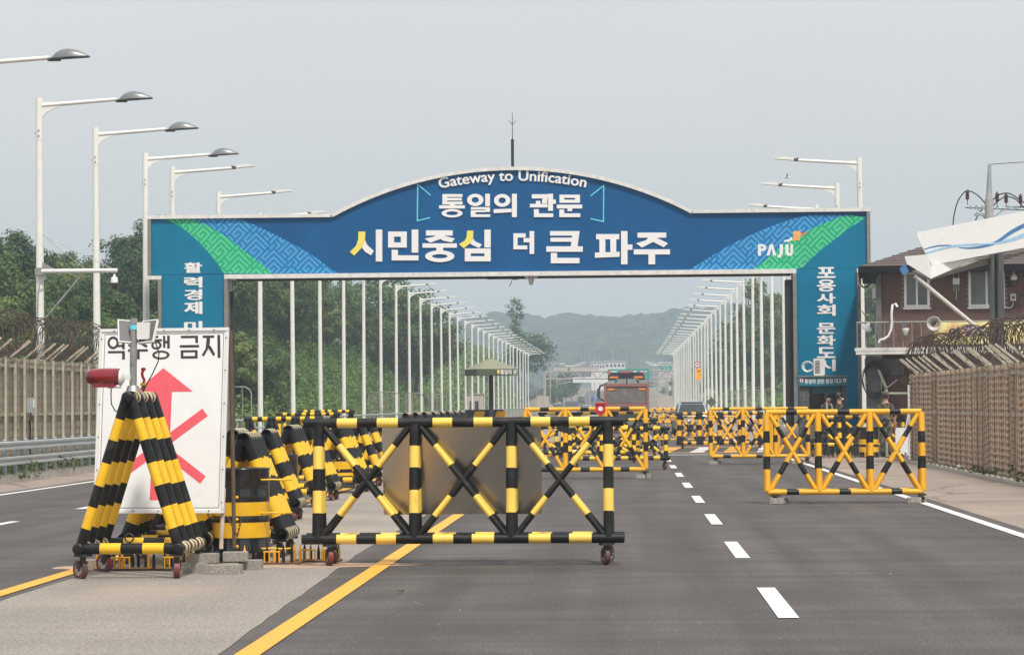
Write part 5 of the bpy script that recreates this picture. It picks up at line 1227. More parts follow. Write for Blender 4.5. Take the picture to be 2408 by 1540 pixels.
# stump post at the end of the right fence, and the forked pipe post
p = P(2137, 905, 75.6); t = thing('end_post', 'white end post of the right fence with a sloping strut', 'post', (p.x, 75.6, 0))
b = MB(); b.tube((0, 0, 0), (0, 0, p.z), 0.035, 0.035, 8); b.build('post', M['plastic_white'], t); b = MB(); b.tube((0, 0, 1.4), (-0.1, -0.1, 0.9), 0.02, 0.02, 6); b.build('strut', M['plastic_white'], t)
p = P(2085, 925, 79.5); base = Vector((p.x, 79.5, 0)); t = thing('forked_pipe_post', 'cream forked pipe post with a crossbar at the left end of the brick building', 'post', base)
b = MB(); b.tube((0, 0, 0), P(2084, 915, 79.5) - base, 0.055, 0.05, 9); b.tube(P(2084, 912, 79.5) - base, P(2066, 870, 79.5) - base, 0.045, 0.035, 8); b.build('post', M['fence_post'], t)
b = MB(); b.tube(P(2087, 925, 79.5) - base, P(2136, 925, 79.5) - base, 0.04, 0.04, 8); b.tube(P(2086, 912, 79.5) - base, P(2110, 892, 79.5) - base, 0.02, 0.02, 6); b.build('crossbar', M['fence_post'], t)
p = P(2268, 1102, 64.0)
b = MB()
for q in range(3): b.ball((0.08 * q, 0.05 * q, 0.06), 0.22 - 0.03 * q, 0.16, 0.07 + 0.02 * q, 0, 9, 5)
o = b.build('plastic_bag', M['white']); o.location = (p.x, 64.0, 0.0); tag(o, 'crumpled white plastic bag lying at the foot of the right fence', 'bag')

# ------------------------------------------------------------------ brick building
BY = 80.0
def B(px, py, y=BY): p = P(px, py, y); return p.x, p.z
bl = thing('brick_building', 'two-storey brown brick guardhouse with a balcony and dark hipped roof at far right', 'building', (0, 0, 0))
XW = B(2072, 700)[0]; XE = 17.0; ZE = B(2200, 634)[1]; ZS0 = B(2200, 832, 79)[1]; ZS1 = B(2200, 818, 79)[1]; DEEP = 87.0
b = MB(); b.prism([(XW, -0.1), (XE, -0.1), (XE, ZE), (XW, ZE)], BY + 0.03, DEEP); b.build('wall', M['mortar'], bl)
wins = [(2125, 640, 2186, 723), (2275, 630, 2361, 722)]
wr = []
for (a_, q, c_, d_) in wins: x0, zt = B(a_, q); x1, zb = B(c_, d_); wr.append((x0, zb, x1, zt))
bm_ = MB(); bm_.box((0, 0, 0), (0.190, 0.03, 0.056)); BR = bm_.mesh('brick', M['brick']); bm_ = MB(); bm_.box((0, 0, 0), (0.09, 0.03, 0.056)); BRH = bm_.mesh('brick', M['brick'])
rest = MB(); cnt = 0; row = 0; z = 0.1; rb = random.Random(4)
xs0 = B(2145, 1000)[0]
bricks = []
while z < ZE - 0.03:
    x = XW + (0.0 if row % 2 else -0.1)
    while x < 12.6:
        xa, xb = max(x, XW), x + 0.19
        mid = (xa + xb) / 2; hid = any(w_[0] - 0.03 < mid < w_[2] + 0.03 and w_[1] - 0.06 < z < w_[3] + 0.12 for w_ in wr) or (z < 3.0 and XW + 0.02 < mid < XW + 0.75 and z < 2.95 and False)
        if not hid and xb - xa > 0.05: bricks.append((xa, xb, z))
        x += 0.2
    z += 0.0665; row += 1
vis = sorted(bricks, key=lambda t_: (0 if (t_[2] > 3.9 and t_[0] < 11.0) else 1, rb.random()))
for k, (xa, xb, z) in enumerate(vis):
    y = BY + 0.016 + rb.uniform(-0.003, 0.003)
    if k < 298:
        o = link('brick', BR if xb - xa > 0.15 else BRH, bl, ((xa + xb) / 2, y, z))
    else: rest.box(((xa + xb) / 2, y, z), (xb - xa, 0.03, 0.056))
tag(rest.build('brickwork', M['brick'], bl), kind='stuff')
for k, (x0, zb, x1, zt) in enumerate(wr):
    f = MB(); wd = 0.075
    for a_ in ((x0, zb, x1, zb + wd), (x0, zt - wd, x1, zt), (x0, zb + wd, x0 + wd, zt - wd), (x1 - wd, zb + wd, x1, zt - wd), ((x0 + x1) / 2 - 0.03, zb + wd, (x0 + x1) / 2 + 0.03, zt - wd)):
        f.prism([(a_[0], a_[1]), (a_[2], a_[1]), (a_[2], a_[3]), (a_[0], a_[3])], BY - 0.03, BY + 0.06)
    o = f.build('window', M['frame_white'], bl)
    for q in (0, 1):
        m_ = (x0 + x1) / 2; xa, xb = (x0 + wd, m_ - 0.03) if q == 0 else (m_ + 0.03, x1 - wd)
        g_ = MB(); g_.box(((xa + xb) / 2, BY + 0.012 + 0.012 * q, (zb + zt) / 2), (xb - xa, 0.008, zt - zb - 2 * wd)); g_.build('pane', M['glass'], o)
    s_ = MB(); s_.box(((x0 + x1) / 2, BY - 0.02, zb - 0.03), (x1 - x0 + 0.06, 0.1, 0.045)); s_.build('sill', M['slab'], o)
s_ = MB(); x0, z0 = B(2268, 632); x1, z1v = B(2374, 624); s_.box(((x0 + x1) / 2, BY - 0.03, (z0 + z1v) / 2), (x1 - x0, 0.06, 0.1)); s_.build('lintel', M['frame_white'], bl)
# hipped roof with fascia
oh = 0.62; x0, x1, y0, y1 = XW - oh, XE + oh, BY - oh, DEEP + 0.3; zr = ZE + 1.45; yr = (y0 + y1) / 2
b = MB(); b.v = [Vector(v) for v in ((x0, y0, ZE + 0.09), (x1, y0, ZE + 0.09), (x1, y1, ZE + 0.09), (x0, y1, ZE + 0.09), (x0 + 3.8, yr, zr), (x1 - 3.8, yr, zr))]
for q in ((0, 1, 5, 4), (1, 2, 5), (2, 3, 4, 5), (3, 0, 4)): b.face(q)
rf = b.build('roof', M['roof'], bl)
b = MB()
for i in range(16):      # shingle courses, butted strips with a small drop
    t0 = i / 16; 
    ya = y0 + (yr - y0) * t0; za = ZE + 0.09 + (zr - ZE - 0.09) * t0; xa = x0 + 3.8 * t0; xb = x1 - 3.8 * t0
    b.box(((xa + xb) / 2, ya + 0.01, za + 0.012), (xb - xa, 0.05, 0.02), rot=Matrix.Rotation(0.37, 3, 'X'))
tag(b.build('shingle_course', M['roof'], rf), kind='stuff')
b = MB(); b.box(((x0 + x1) / 2, y0 - 0.02, ZE - 0.01), (x1 - x0, 0.05, 0.18)); b.box((x0 - 0.02, (y0 + y1) / 2, ZE - 0.01), (0.05, y1 - y0, 0.18)); b.box(((x0 + x1) / 2, (y0 + y1) / 2, ZE - 0.06), (x1 - x0 - 0.1, y1 - y0 - 0.1, 0.05)); b.build('fascia', M['fascia'], bl)
# balcony: slab, railing
xb0 = B(2021, 820, 78.9)[0]
b = MB(); b.box(((xb0 + 16) / 2, 79.45, (ZS0 + ZS1) / 2), (16 - xb0, 1.14, ZS1 - ZS0)); b.box(((xb0 + 16) / 2, 78.92, ZS1 - 0.03), (16 - xb0 + 0.06, 0.1, 0.1)); bal = b.build('balcony', M['slab'], bl)
ZR = B(2200, 757, 78.95)[1]
b = MB(); b.tube((xb0 + 0.04, 78.95, ZR), (16, 78.95, ZR), 0.028, 0.028, 8); b.tube((xb0 + 0.04, 78.95, ZR), (xb0 + 0.04, 79.97, ZR), 0.028, 0.028, 8); b.build('handrail', M['rail_grey'], bal)
b = MB(); b.tube((0, 0, ZS1), (0, 0, ZR), 0.014, 0.014, 6); BAR = b.mesh('baluster', M['rail_grey'])
x = xb0 + 0.04
while x < 12.2: link('baluster', BAR, bal, (x, 78.95, 0)); x += 0.265
# ground floor recess, rear brick column
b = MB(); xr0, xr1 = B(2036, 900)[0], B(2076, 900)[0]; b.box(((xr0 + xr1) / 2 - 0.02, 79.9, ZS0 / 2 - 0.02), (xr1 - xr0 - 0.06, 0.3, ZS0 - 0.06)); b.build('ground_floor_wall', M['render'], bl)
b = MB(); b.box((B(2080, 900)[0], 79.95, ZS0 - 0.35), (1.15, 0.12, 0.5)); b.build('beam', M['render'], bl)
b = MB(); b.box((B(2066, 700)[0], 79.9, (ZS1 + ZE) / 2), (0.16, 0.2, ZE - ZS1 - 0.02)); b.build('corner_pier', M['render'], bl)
b = MB(); x_, z_ = B(2057, 690); b.box((x_, 79.9, z_), (0.14, 0.14, 0.3)); b.build('meter_box', M['horn'], bl)
b = MB(); b.curve([(*P(px, py, 79.6),) for px, py in ((2070, 640), (2058, 660), (2045, 672), (2034, 676), (2028, 670))], 0.03, 6); b.curve([(*P(px, py, 79.6),) for px, py in ((2066, 642), (2050, 655), (2036, 656), (2030, 650))], 0.014, 5); b.curve([(*P(px, py, 79.5),) for px, py in ((2030, 730), (2045, 752), (2062, 785), (2070, 808))], 0.012, 5); b.build('wiring', M['cable'], bl)
# coil of black wire leaning against the recess, and ribbed white hose
p = P(2060, 892, 79.6); t = thing('wire_coil', 'big loose coil of black wire against the dark ground-floor wall of the brick building', 'wire coil', (p.x, 79.6, p.z))
b = MB(); rn = random.Random(2)
for q in range(9):
    r0 = 0.36 + rn.uniform(-0.05, 0.07); c_ = (rn.uniform(-.05, .05), rn.uniform(-.05, .05)); b.curve([(c_[0] + r0 * 0.92 * math.cos(a * .3), 0.02 * math.sin(a * 0.6 + q), c_[1] + r0 * 1.3 * math.sin(a * .3)) for a in range(21)], 0.009, 4, closed=True)
b.build('strands', M['cable'], t)
p = P(2115, 720, 78.85); t = thing('ribbed_hose', 'white ribbed hose bent over the balcony rail of the brick building', 'hose', (0, 0, 0))
b = MB(); b.curve([tuple(P(px, py, 78.85)) for px, py in ((2119, 722), (2114, 714), (2107, 716), (2105, 735), (2106, 758), (2104, 775), (2098, 790), (2088, 797), (2078, 799), (2075, 806))], 0.036, 8); b.build('hose', M['plastic_white'], t)
p = P(2047, 770, 78.85); t = thing('floodlight', 'round grey floodlight on the left corner of the balcony rail', 'floodlight', (p.x, 78.85, p.z)); t.rotation_euler = (0.4, 0.5, 0)
b = MB(); b.lathe((0, 0, 0), [(0.02, 0.16), (0.045, 0.15), (0.06, 0.08), (0.14, -0.02), (0.145, -0.05)], 16); b.build('shade', M['galv'], t); b = MB(); b.lathe((0, 0, 0), [(0.135, -0.045), (0, -0.05)], 16); b.build('lens', M['horn'], t)
p = P(2138, 780, 78.85); t = thing('balcony_lamp', 'small white lamp bowl hanging on the balcony rail', 'lamp', (p.x, 78.85, p.z))
b = MB(); b.lathe((0, 0, 0), [(0, -0.11), (0.04, -0.1), (0.105, 0.08), (0.1, 0.1), (0, 0.1)], 12); b.build('bowl', M['plastic_white'], t); b = MB(); b.tube((-0.01, 0, 0.1), (-0.02, 0, 0.32), 0.015, 0.01, 6); b.build('stem', M['wave'], t)
p = P(2205, 761, 78.8); t = thing('horn_loudspeaker', 'cream horn loudspeaker on the balcony rail beside the yellow banner', 'loudspeaker', (p.x, 78.8, p.z)); t.rotation_euler = (0.05, 0, -0.12)
b = MB(); b.lathe((0, 0, 0), [(0.07, 0.36), (0.06, 0.28), (0.06, 0.2), (0.10, 0.08), (0.205, -0.06), (0.215, -0.06), (0.215, -0.075), (0.2, -0.08), (0.11, 0.06), (0.05, 0.14)], 22, axis='y'); b.build('horn', M['horn'], t)
b = MB(); b.lathe((0, 0, 0), [(0.05, 0.12), (0.045, 0.02), (0.0, -0.01)], 14, axis='y'); b.build('driver', M['lamp_dark'], t); b = MB(); b.tube((0, 0.1, -0.06), (0, 0.15, -0.3), 0.02, 0.02, 6); b.build('bracket', M['steel'], t)
# yellow banner on the balcony rail
x0, zt = B(2205, 758, 78.8); x1, zb = B(2420, 800, 78.8)
t = thing('banner', 'yellow cloth banner with a red starburst tied along the balcony rail', 'banner', (0, 0, 0))
b = MB(); N = 24
for i in range(N + 1):
    x = x0 + (x1 - x0) * i / N
    for k in range(5): b.v.append(Vector((x, 78.86 + 0.018 * math.sin(i * 1.1 + k), zb - 0.1 + (zt - zb + 0.1) * k / 4)))
for i in range(N):
    for k in range(4): a_ = i * 5 + k; b.face((a_, a_ + 5, a_ + 6, a_ + 1), 0, True)
b.build('cloth', M['banner'], t)
cx, cz = B(2252, 787, 78.8); b = MB()
for i in range(26):
    a_ = i * math.pi * 2 / 26; r0, r1 = 0.21, (0.36 if i % 2 else 0.30)
    if math.sin(a_) < -0.45: continue
    b.prism([(cx + r0 * math.cos(a_ - 0.07), cz + r0 * math.sin(a_ - 0.07)), (cx + r1 * math.cos(a_), cz + r1 * math.sin(a_)), (cx + r0 * math.cos(a_ + 0.07), cz + r0 * math.sin(a_ + 0.07))], 78.83, 78.835)
b.build('starburst', M['burst'], t)
place_text('의', 'letter', 'ink', t, (*B(2238, 800, 78.8), *B(2264, 770, 78.8)), 78.828, 0.04); place_text('민', 'letter', 'purple', t, (*B(2275, 790, 78.8), *B(2306, 766, 78.8)), 78.828, 0.03)
# wall fittings
p = P(2248, 662, 79.9); t = thing('radio_antenna', 'white radio box with four thin rods on the brick wall between the windows', 'antenna', (p.x, 79.9, p.z))
b = MB(); b.box((0, 0, 0), (0.2, 0.1, 0.18)); b.build('box', M['plastic_white'], t)
b = MB()
for xx in (-0.07, 0.07):
    b.tube((xx, 0, 0.09), (xx, 0, 0.3), 0.012, 0.012, 6); b.tube((xx, 0, -0.09), (xx, 0, -0.29), 0.012, 0.012, 6)
b.tube((0, 0.03, -0.09), (0, 0.03, -0.55), 0.015, 0.015, 6); b.build('rod', M['fence_post'], t)
p = P(2383, 655, 79.8); t = thing('dome_camera', 'white dome camera with a black eye on the brick wall, right of the canopy posts', 'camera', (p.x, 79.8, p.z))
b = MB(); b.lathe((0, 0, 0), [(0, 0.3), (0.02, 0.3), (0.03, 0.12), (0.09, 0.05), (0.10, -0.05), (0.07, -0.06)], 14); b.build('housing', M['plastic_white'], t); b = MB(); b.lathe((0, 0, 0), [(0.085, -0.05), (0.09, -0.13), (0.05, -0.2), (0, -0.22)], 12); b.build('dome', M['glass_dark'], t); b = MB(); b.curve([(-0.05, 0.05, -0.22), (-0.15, 0.08, -0.24), (-0.2, 0.1, -0.1), (-0.2, 0.12, 0.1)], 0.018, 6); b.build('cable', M['cable'], t)
p = P(2381, 700, 79.85); t = thing('intercom_box', 'small grey intercom box on the brick wall below the dome camera', 'box', (p.x, 79.85, p.z))
b = MB(); b.box((0, 0, 0), (0.16, 0.12, 0.2)); b.build('case', M['galv'], t); b = MB(); b.tube((0, -0.06, -0.01), (0, -0.075, -0.01), 0.05, 0.05, 12); b.build('speaker', M['lamp_dark'], t); b = MB(); b.curve([(0, 0, -0.1), (0, 0, -0.2), (-0.06, 0, -0.3), (-0.15, 0.02, -0.32), (-0.25, 0.04, -0.26)], 0.012, 5); b.build('cable', M['galv'], t)

# the whole house stands turned a little, so that its left side wall lies along the line of sight
bpy.context.view_layer.update()
turn = Matrix.Translation((XW, BY, 0)) @ Matrix.Rotation(R(-5.3), 4, 'Z') @ Matrix.Translation((-XW, -BY, 0))
for o in [o for o in C.objects if o.parent is None and o.name.split('.')[0] in ('brick_building', 'wire_coil', 'ribbed_hose', 'floodlight', 'balcony_lamp', 'horn_loudspeaker', 'banner', 'radio_antenna', 'intercom_box') or (o.parent is None and o.name.startswith('dome_camera') and o.location.x > 5)]:
    o.matrix_world = turn @ o.matrix_world

# ------------------------------------------------------------------ white wave canopy
KY = 70.0
def z5(x, y, d_=KY): return P((2120 + x / 2.961) / 1.0631, (380 + y / 2.961) / 1.0631, d_)
cn_ = thing('canopy', 'white folded canopy sign with blue waves on steel posts above the right fence', 'canopy', (0, 0, 0))
def sheet(name, pts, th, m, parent=cn_):
    b = MB(); n = len(pts); pv_ = [Vector(p) for p in pts]
    nn = (pv_[1] - pv_[0]).cross(pv_[2] - pv_[0]).normalized(); nn = nn if nn.y > 0 else -nn
    b.v = pv_ + [p + nn * th for p in pv_]
    b.face(tuple(range(n))); b.face(tuple(range(2 * n - 1, n - 1, -1)))
    for i in range(n): j = (i + 1) % n; b.face((i, n + i, n + j, j))
    return b.build(name, M[m], parent)
EX = 1.25
sheet('upper_panel', [z5(510, 595, 69.6), z5(1303 * EX, 440 - 66, 69.6), z5(1303 * EX, 715 - 68, 69.6), z5(620, 838, 69.6), z5(510, 628, 69.6)], 0.10, 'sail')
sheet('lower_panel', [z5(420, 775, 69.3), z5(585, 763, 69.35), z5(613, 838, 69.4), z5(613, 938, 69.4), z5(436, 828, 69.32)], 0.06, 'sail')
sheet('lower_panel', [z5(616, 838, 69.45), z5(960, 786, 70.1), z5(613, 938, 69.42)], 0.05, 'sail')
sheet('soffit', [z5(470, 880, 69.5), z5(610, 942, 69.44), z5(1000, 790, 70.3), z5(1400, 725, 71.8), z5(1000, 800, 72.0)], 0.04, 'alu_dark')
sheet('under_sign', [z5(380, 865, 69.36), z5(420, 828, 69.34), z5(452, 885, 69.34), z5(405, 912, 69.36)], 0.2, 'wave')
def ribbon(name, pts, wds, m, dy):
    b = MB(); 
    up, lo = [], []
    for i, (x, y) in enumerate(pts):
        a_ = pts[max(0, i - 1)]; c_ = pts[min(len(pts) - 1, i + 1)]; dx, dz = c_[0] - a_[0], c_[1] - a_[1]; l = math.hypot(dx, dz); nx, nz_ = -dz / l, dx / l
        up.append((x + nx * wds[i] / 2, y + nz_ * wds[i] / 2)); lo.append((x - nx * wds[i] / 2, y - nz_ * wds[i] / 2))
    for i in range(len(pts)):
        for (x, y) in (up[i], lo[i]): b.v.append(z5(x, y, 69.6 - dy))
    for i in range(len(pts) - 1): b.face((2 * i, 2 * i + 1, 2 * i + 3, 2 * i + 2))
    b.build(name, M[m], cn_)
def smooth(pts, n=6):
    out = []
    for i in range(len(pts) - 1):
        p0 = pts[max(0, i - 1)]; p1 = pts[i]; p2 = pts[i + 1]; p3 = pts[min(len(pts) - 1, i + 2)]
        for k in range(n):
            t_ = k / n; out.append(tuple(0.5 * (2 * p1[q] + (p2[q] - p0[q]) * t_ + (2 * p0[q] - 5 * p1[q] + 4 * p2[q] - p3[q]) * t_ ** 2 + (3 * p1[q] - p0[q] - 3 * p2[q] + p3[q]) * t_ ** 3) for q in range(len(p1))))
    out.append(pts[-1]); return out
w1 = smooth([(562, 722, 8), (640, 700, 11), (720, 692, 10), (800, 694, 4)]); ribbon('wave', [q[:2] for q in w1], [q[2] for q in w1], 'wave', 0.004)
w1 = smooth([(820, 708, 6), (900, 712, 14), (1000, 700, 18), (1100, 668, 22), (1200, 600, 28), (1303, 545, 30), (1480, 470, 30)]); ribbon('wave', [q[:2] for q in w1], [q[2] for q in w1], 'wave', 0.004)
w1 = smooth([(580, 748, 14), (700, 714, 14), (820, 692, 16), (950, 684, 14), (1080, 678, 12), (1200, 652, 22), (1303, 615, 30), (1480, 540, 40)]); ribbon('wave', [q[:2] for q in w1], [q[2] for q in w1], 'wave2', 0.008)
for px in (2335, 2353):
    p = P(px, 800, KY + 0.6); b = MB(); b.tube((p.x, p.y, -0.1), (p.x, p.y, P(px, 590, KY + 0.6).z), 0.105 if px > 2340 else 0.085, None, 16); b.build('post', M['post_steel'], cn_)
p = P(2343, 800, KY + 0.75); b = MB(); b.box((p.x, p.y, 3.0), (0.06, 0.06, 5.2)); b.build('conduit', M['plastic_white'], cn_)
b = MB(); b.tube(P(2150, 648, 69.5), P(2322, 790, 69.5), 0.055, 0.055, 10); b.build('stay', M['horn'], cn_)

# ------------------------------------------------------------------ utility pole
UY = 92.0; p = P(2326, 600, UY); t = thing('utility_pole', 'concrete utility pole with insulators on a crossarm, rising behind the white canopy', 'utility pole', (p.x, UY, 0))
U = lambda px, py: P(px, py, UY) - Vector((p.x, UY, 0))
b = MB(); b.tube((0, 0, -0.1), U(2326, 470), 0.17, 0.15, 12, cap=False); b.tube(U(2326, 470), U(2326, 455), 0.13, 0.1, 12); b.build('pole', M['pole_concrete'], t)
b = MB(); b.tube(U(2326, 495), U(2326, 440), 0.12, 0.09, 10); b.tube(U(2326, 440), U(2327, 387), 0.09, 0.055, 10); b.build('pole_top', M['galv_post'], t)
b = MB(); b.tube(U(2270, 487), U(2440, 494), 0.045, 0.045, 6); b.tube(U(2326, 520), U(2360, 492), 0.02, 0.02, 5); b.tube(U(2300, 492), U(2320, 520), 0.02, 0.02, 5)
for px in (2282, 2296, 2310, 2345, 2372, 2390): b.box(U(px, 488), (0.08, 0.1, 0.12))
b.box(U(2305, 505), (0.4, 0.12, 0.08)); b.tube(U(2296, 500), U(2318, 506), 0.05, 0.04, 6); b.build('crossarm', M['galv_post'], t)
for px, py in ((2275, 470), (2345, 475), (2366, 478), (2400, 480)):
    b = MB(); pr = [(0.012, -0.18), (0.014, 0.0)]; 
    for i in range(5): pr += [(0.075, 0.02 + i * 0.06), (0.05, 0.05 + i * 0.06)]
    pr += [(0.02, 0.34), (0, 0.36)]; b.lathe(U(px, py) + Vector((0, 0, 0)), pr, 10); b.build('insulator', M['insul'], t)
b = MB()
for pts in (((2240, 545), (2243, 510), (2252, 475), (2268, 452), (2282, 450), (2302, 462), (2318, 480), (2330, 490)), ((2290, 530), (2298, 510), (2312, 490), (2324, 480)), ((2335, 470), (2350, 458), (2372, 455), (2395, 468), (2420, 485)), ((2330, 490), (2345, 475), (2366, 463), (2390, 470), (2412, 495)), ((2320, 490), (2380, 488), (2420, 486))):
    b.curve(smooth([tuple(U(*q)) for q in pts], 4), 0.022, 5)
b.build('jumper_cable', M['cable'], t)
b = MB(); b.curve([tuple(U(2328, 387)), tuple(U(2370, 384)), tuple(U(2450, 379)), tuple(U(2700, 352))], 0.012, 4); b.build('overhead_wire', M['cable'], t)

# ------------------------------------------------------------------ guard booth, air conditioner, coil
GY = 83.6; x0 = P(1880, 900, GY).x; x1 = P(1993, 900, GY).x
gb = thing('guard_booth', 'small dark guard booth with a teal name board in front of the right arch leg', 'guard booth', (0, 0, 0))
zb = P(1936, 906, GY).z; zt = P(1936, 886, GY).z
M['tealb'] = mat('teal_name_board', (0.022, 0.17, 0.24), 0.5, var=0.05)
b = MB(); b.box(((x0 + x1) / 2, GY + 0.7, (zb + zt) / 2), (x1 - x0, 1.5, zt - zb)); b.build('name_board', M['tealb'], gb)
b = MB(); b.box(((x0 + x1) / 2, GY + 0.7, zt + 0.02), (x1 - x0 + 0.08, 1.6, 0.04)); b.build('roof', M['alu_dark'], gb)
place_text('통일의 관문 통일 대교', 'letter', 'letter', gb, (P(1892, 901, GY).x, zb + 0.055, P(1979, 901, GY).x, zt - 0.055), GY - 0.053, 0.02)
for px, m_ in ((1884.5, 'sign_red'), (1986, 'purple')):
    p = P(px, 895, GY); b = MB(); b.prism([(p.x - 0.05, p.z + 0.07), (p.x + 0.05, p.z + 0.07), (p.x + 0.05, p.z - 0.02), (p.x, p.z - 0.07), (p.x - 0.05, p.z - 0.02)], GY - 0.06, GY - 0.052); o = b.build('emblem', M['letter'], gb)
    b = MB(); b.box((p.x, GY - 0.062, p.z), (0.035, 0.003, 0.08)); b.build('emblem_mark', M[m_], o)
for px0, px1 in ((1882, 1904), (1980, 1991)):
    xa, xb = P(px0, 1000, GY).x, P(px1, 1000, GY).x; b = MB(); b.box(((xa + xb) / 2, GY + 0.3, zb / 2 - 0.01), (xb - xa, 0.5, zb - 0.02)); b.build('pillar', M['booth_stone'], gb)
b = MB(); b.box(((x0 + x1) / 2, GY + 1.3, zb / 2 - 0.01), (x1 - x0 - 0.1, 0.1, zb - 0.02)); b.build('rear_wall', M['fascia'], gb)
xa, xb = P(1905, 1000, GY).x, P(1979, 1000, GY).x
b = MB(); b.box(((xa + xb) / 2, GY + 0.4, (0.95 + zb - 0.02) / 2), (xb - xa, 0.02, zb - 0.97)); o = b.build('window_pane', M['glass_dark'], gb)
b = MB(); b.box(((xa + xb) / 2, GY + 0.3, zb - 0.14), (xb - xa - 0.02, 0.02, 0.22)); b.build('window_band', M['tealb'], gb)
b = MB(); b.box(((xa + xb) / 2, GY + 0.3, 0.46), (xb - xa - 0.01, 0.5, 0.92)); b.build('counter', M['alu_dark'], gb)
p = P(1926, 868, GY + 0.5); k = (GY + 0.5) / F; zt2 = zt + 0.042
t = thing('air_conditioner', 'white air conditioner unit standing on the guard booth roof', 'air conditioner', (p.x, GY + 0.5, zt2))
b = MB(); b.box((0, 0, 0.28), (0.34, 0.3, 0.5)); b.box((0, 0, 0.015), (0.3, 0.3, 0.03)); b.build('case', M['plastic_white'], t)
for i in range(9):
    b = MB(); b.box((-0.06, -0.152, 0.09 + i * 0.045), (0.15, 0.01, 0.022)); b.build('vent_slot', M['lamp_dark'], t)
p = P(1899, 862, GY + 0.5); t = thing('pipe_coil', 'loop of white insulated pipe on the booth roof, left of the air conditioner', 'pipe', (p.x, GY + 0.5, p.z))
b = MB()
for q in range(3): b.curve([(0.02 * q + (0.17 - 0.012 * q) * math.cos(a * .35), 0.03 * q, -0.005 * q + (0.16 - 0.01 * q) * math.sin(a * .35)) for a in range(18)], 0.02, 6, closed=True)
b.curve([(-0.1, 0, -0.14), (0, 0, -0.16), (0.06, 0, -0.12), (0.2, 0, -0.1)], 0.02, 6); b.build('pipe', M['plastic_white'], t)
b = MB(); p = P(2060, 1000, 83.5)
b.box(((x1 + P(2030, 1000, 84).x) / 2, 84.5, 0.43), (P(2030, 1000, 84).x - x1, 0.2, 0.86)); tag(b.build('low_wall', M['kerb']), 'low grey concrete wall between the guard booth and the brick building', 'wall')
b = MB(); xa, xb = P(1800, 1000, 86).x, P(1878, 1000, 86).x; b.box(((xa + xb) / 2, 86.2, 0.42), (xb - xa, 0.25, 0.84)); tag(b.build('low_wall', M['beige']), 'low stained wall left of the guard booth, behind the yellow barriers', 'wall')
b = MB(); p = P(1822, 1010, 82); b.box((p.x, 82.2, 0.63), (0.32, 0.3, 1.2)); o = b.build('gate_cabinet', M['orange_yellow']); tag(o, 'amber metal cabinet beside the second right-hand barrier', 'cabinet')
b = MB(); b.box((P(2122, 1000, 79).x, 79.1, 0.45), (0.4, 0.08, 0.8)); tag(b.build('white_panel', M['white']), 'white panel leaning by the end of the right fence behind the standing soldier', 'panel')

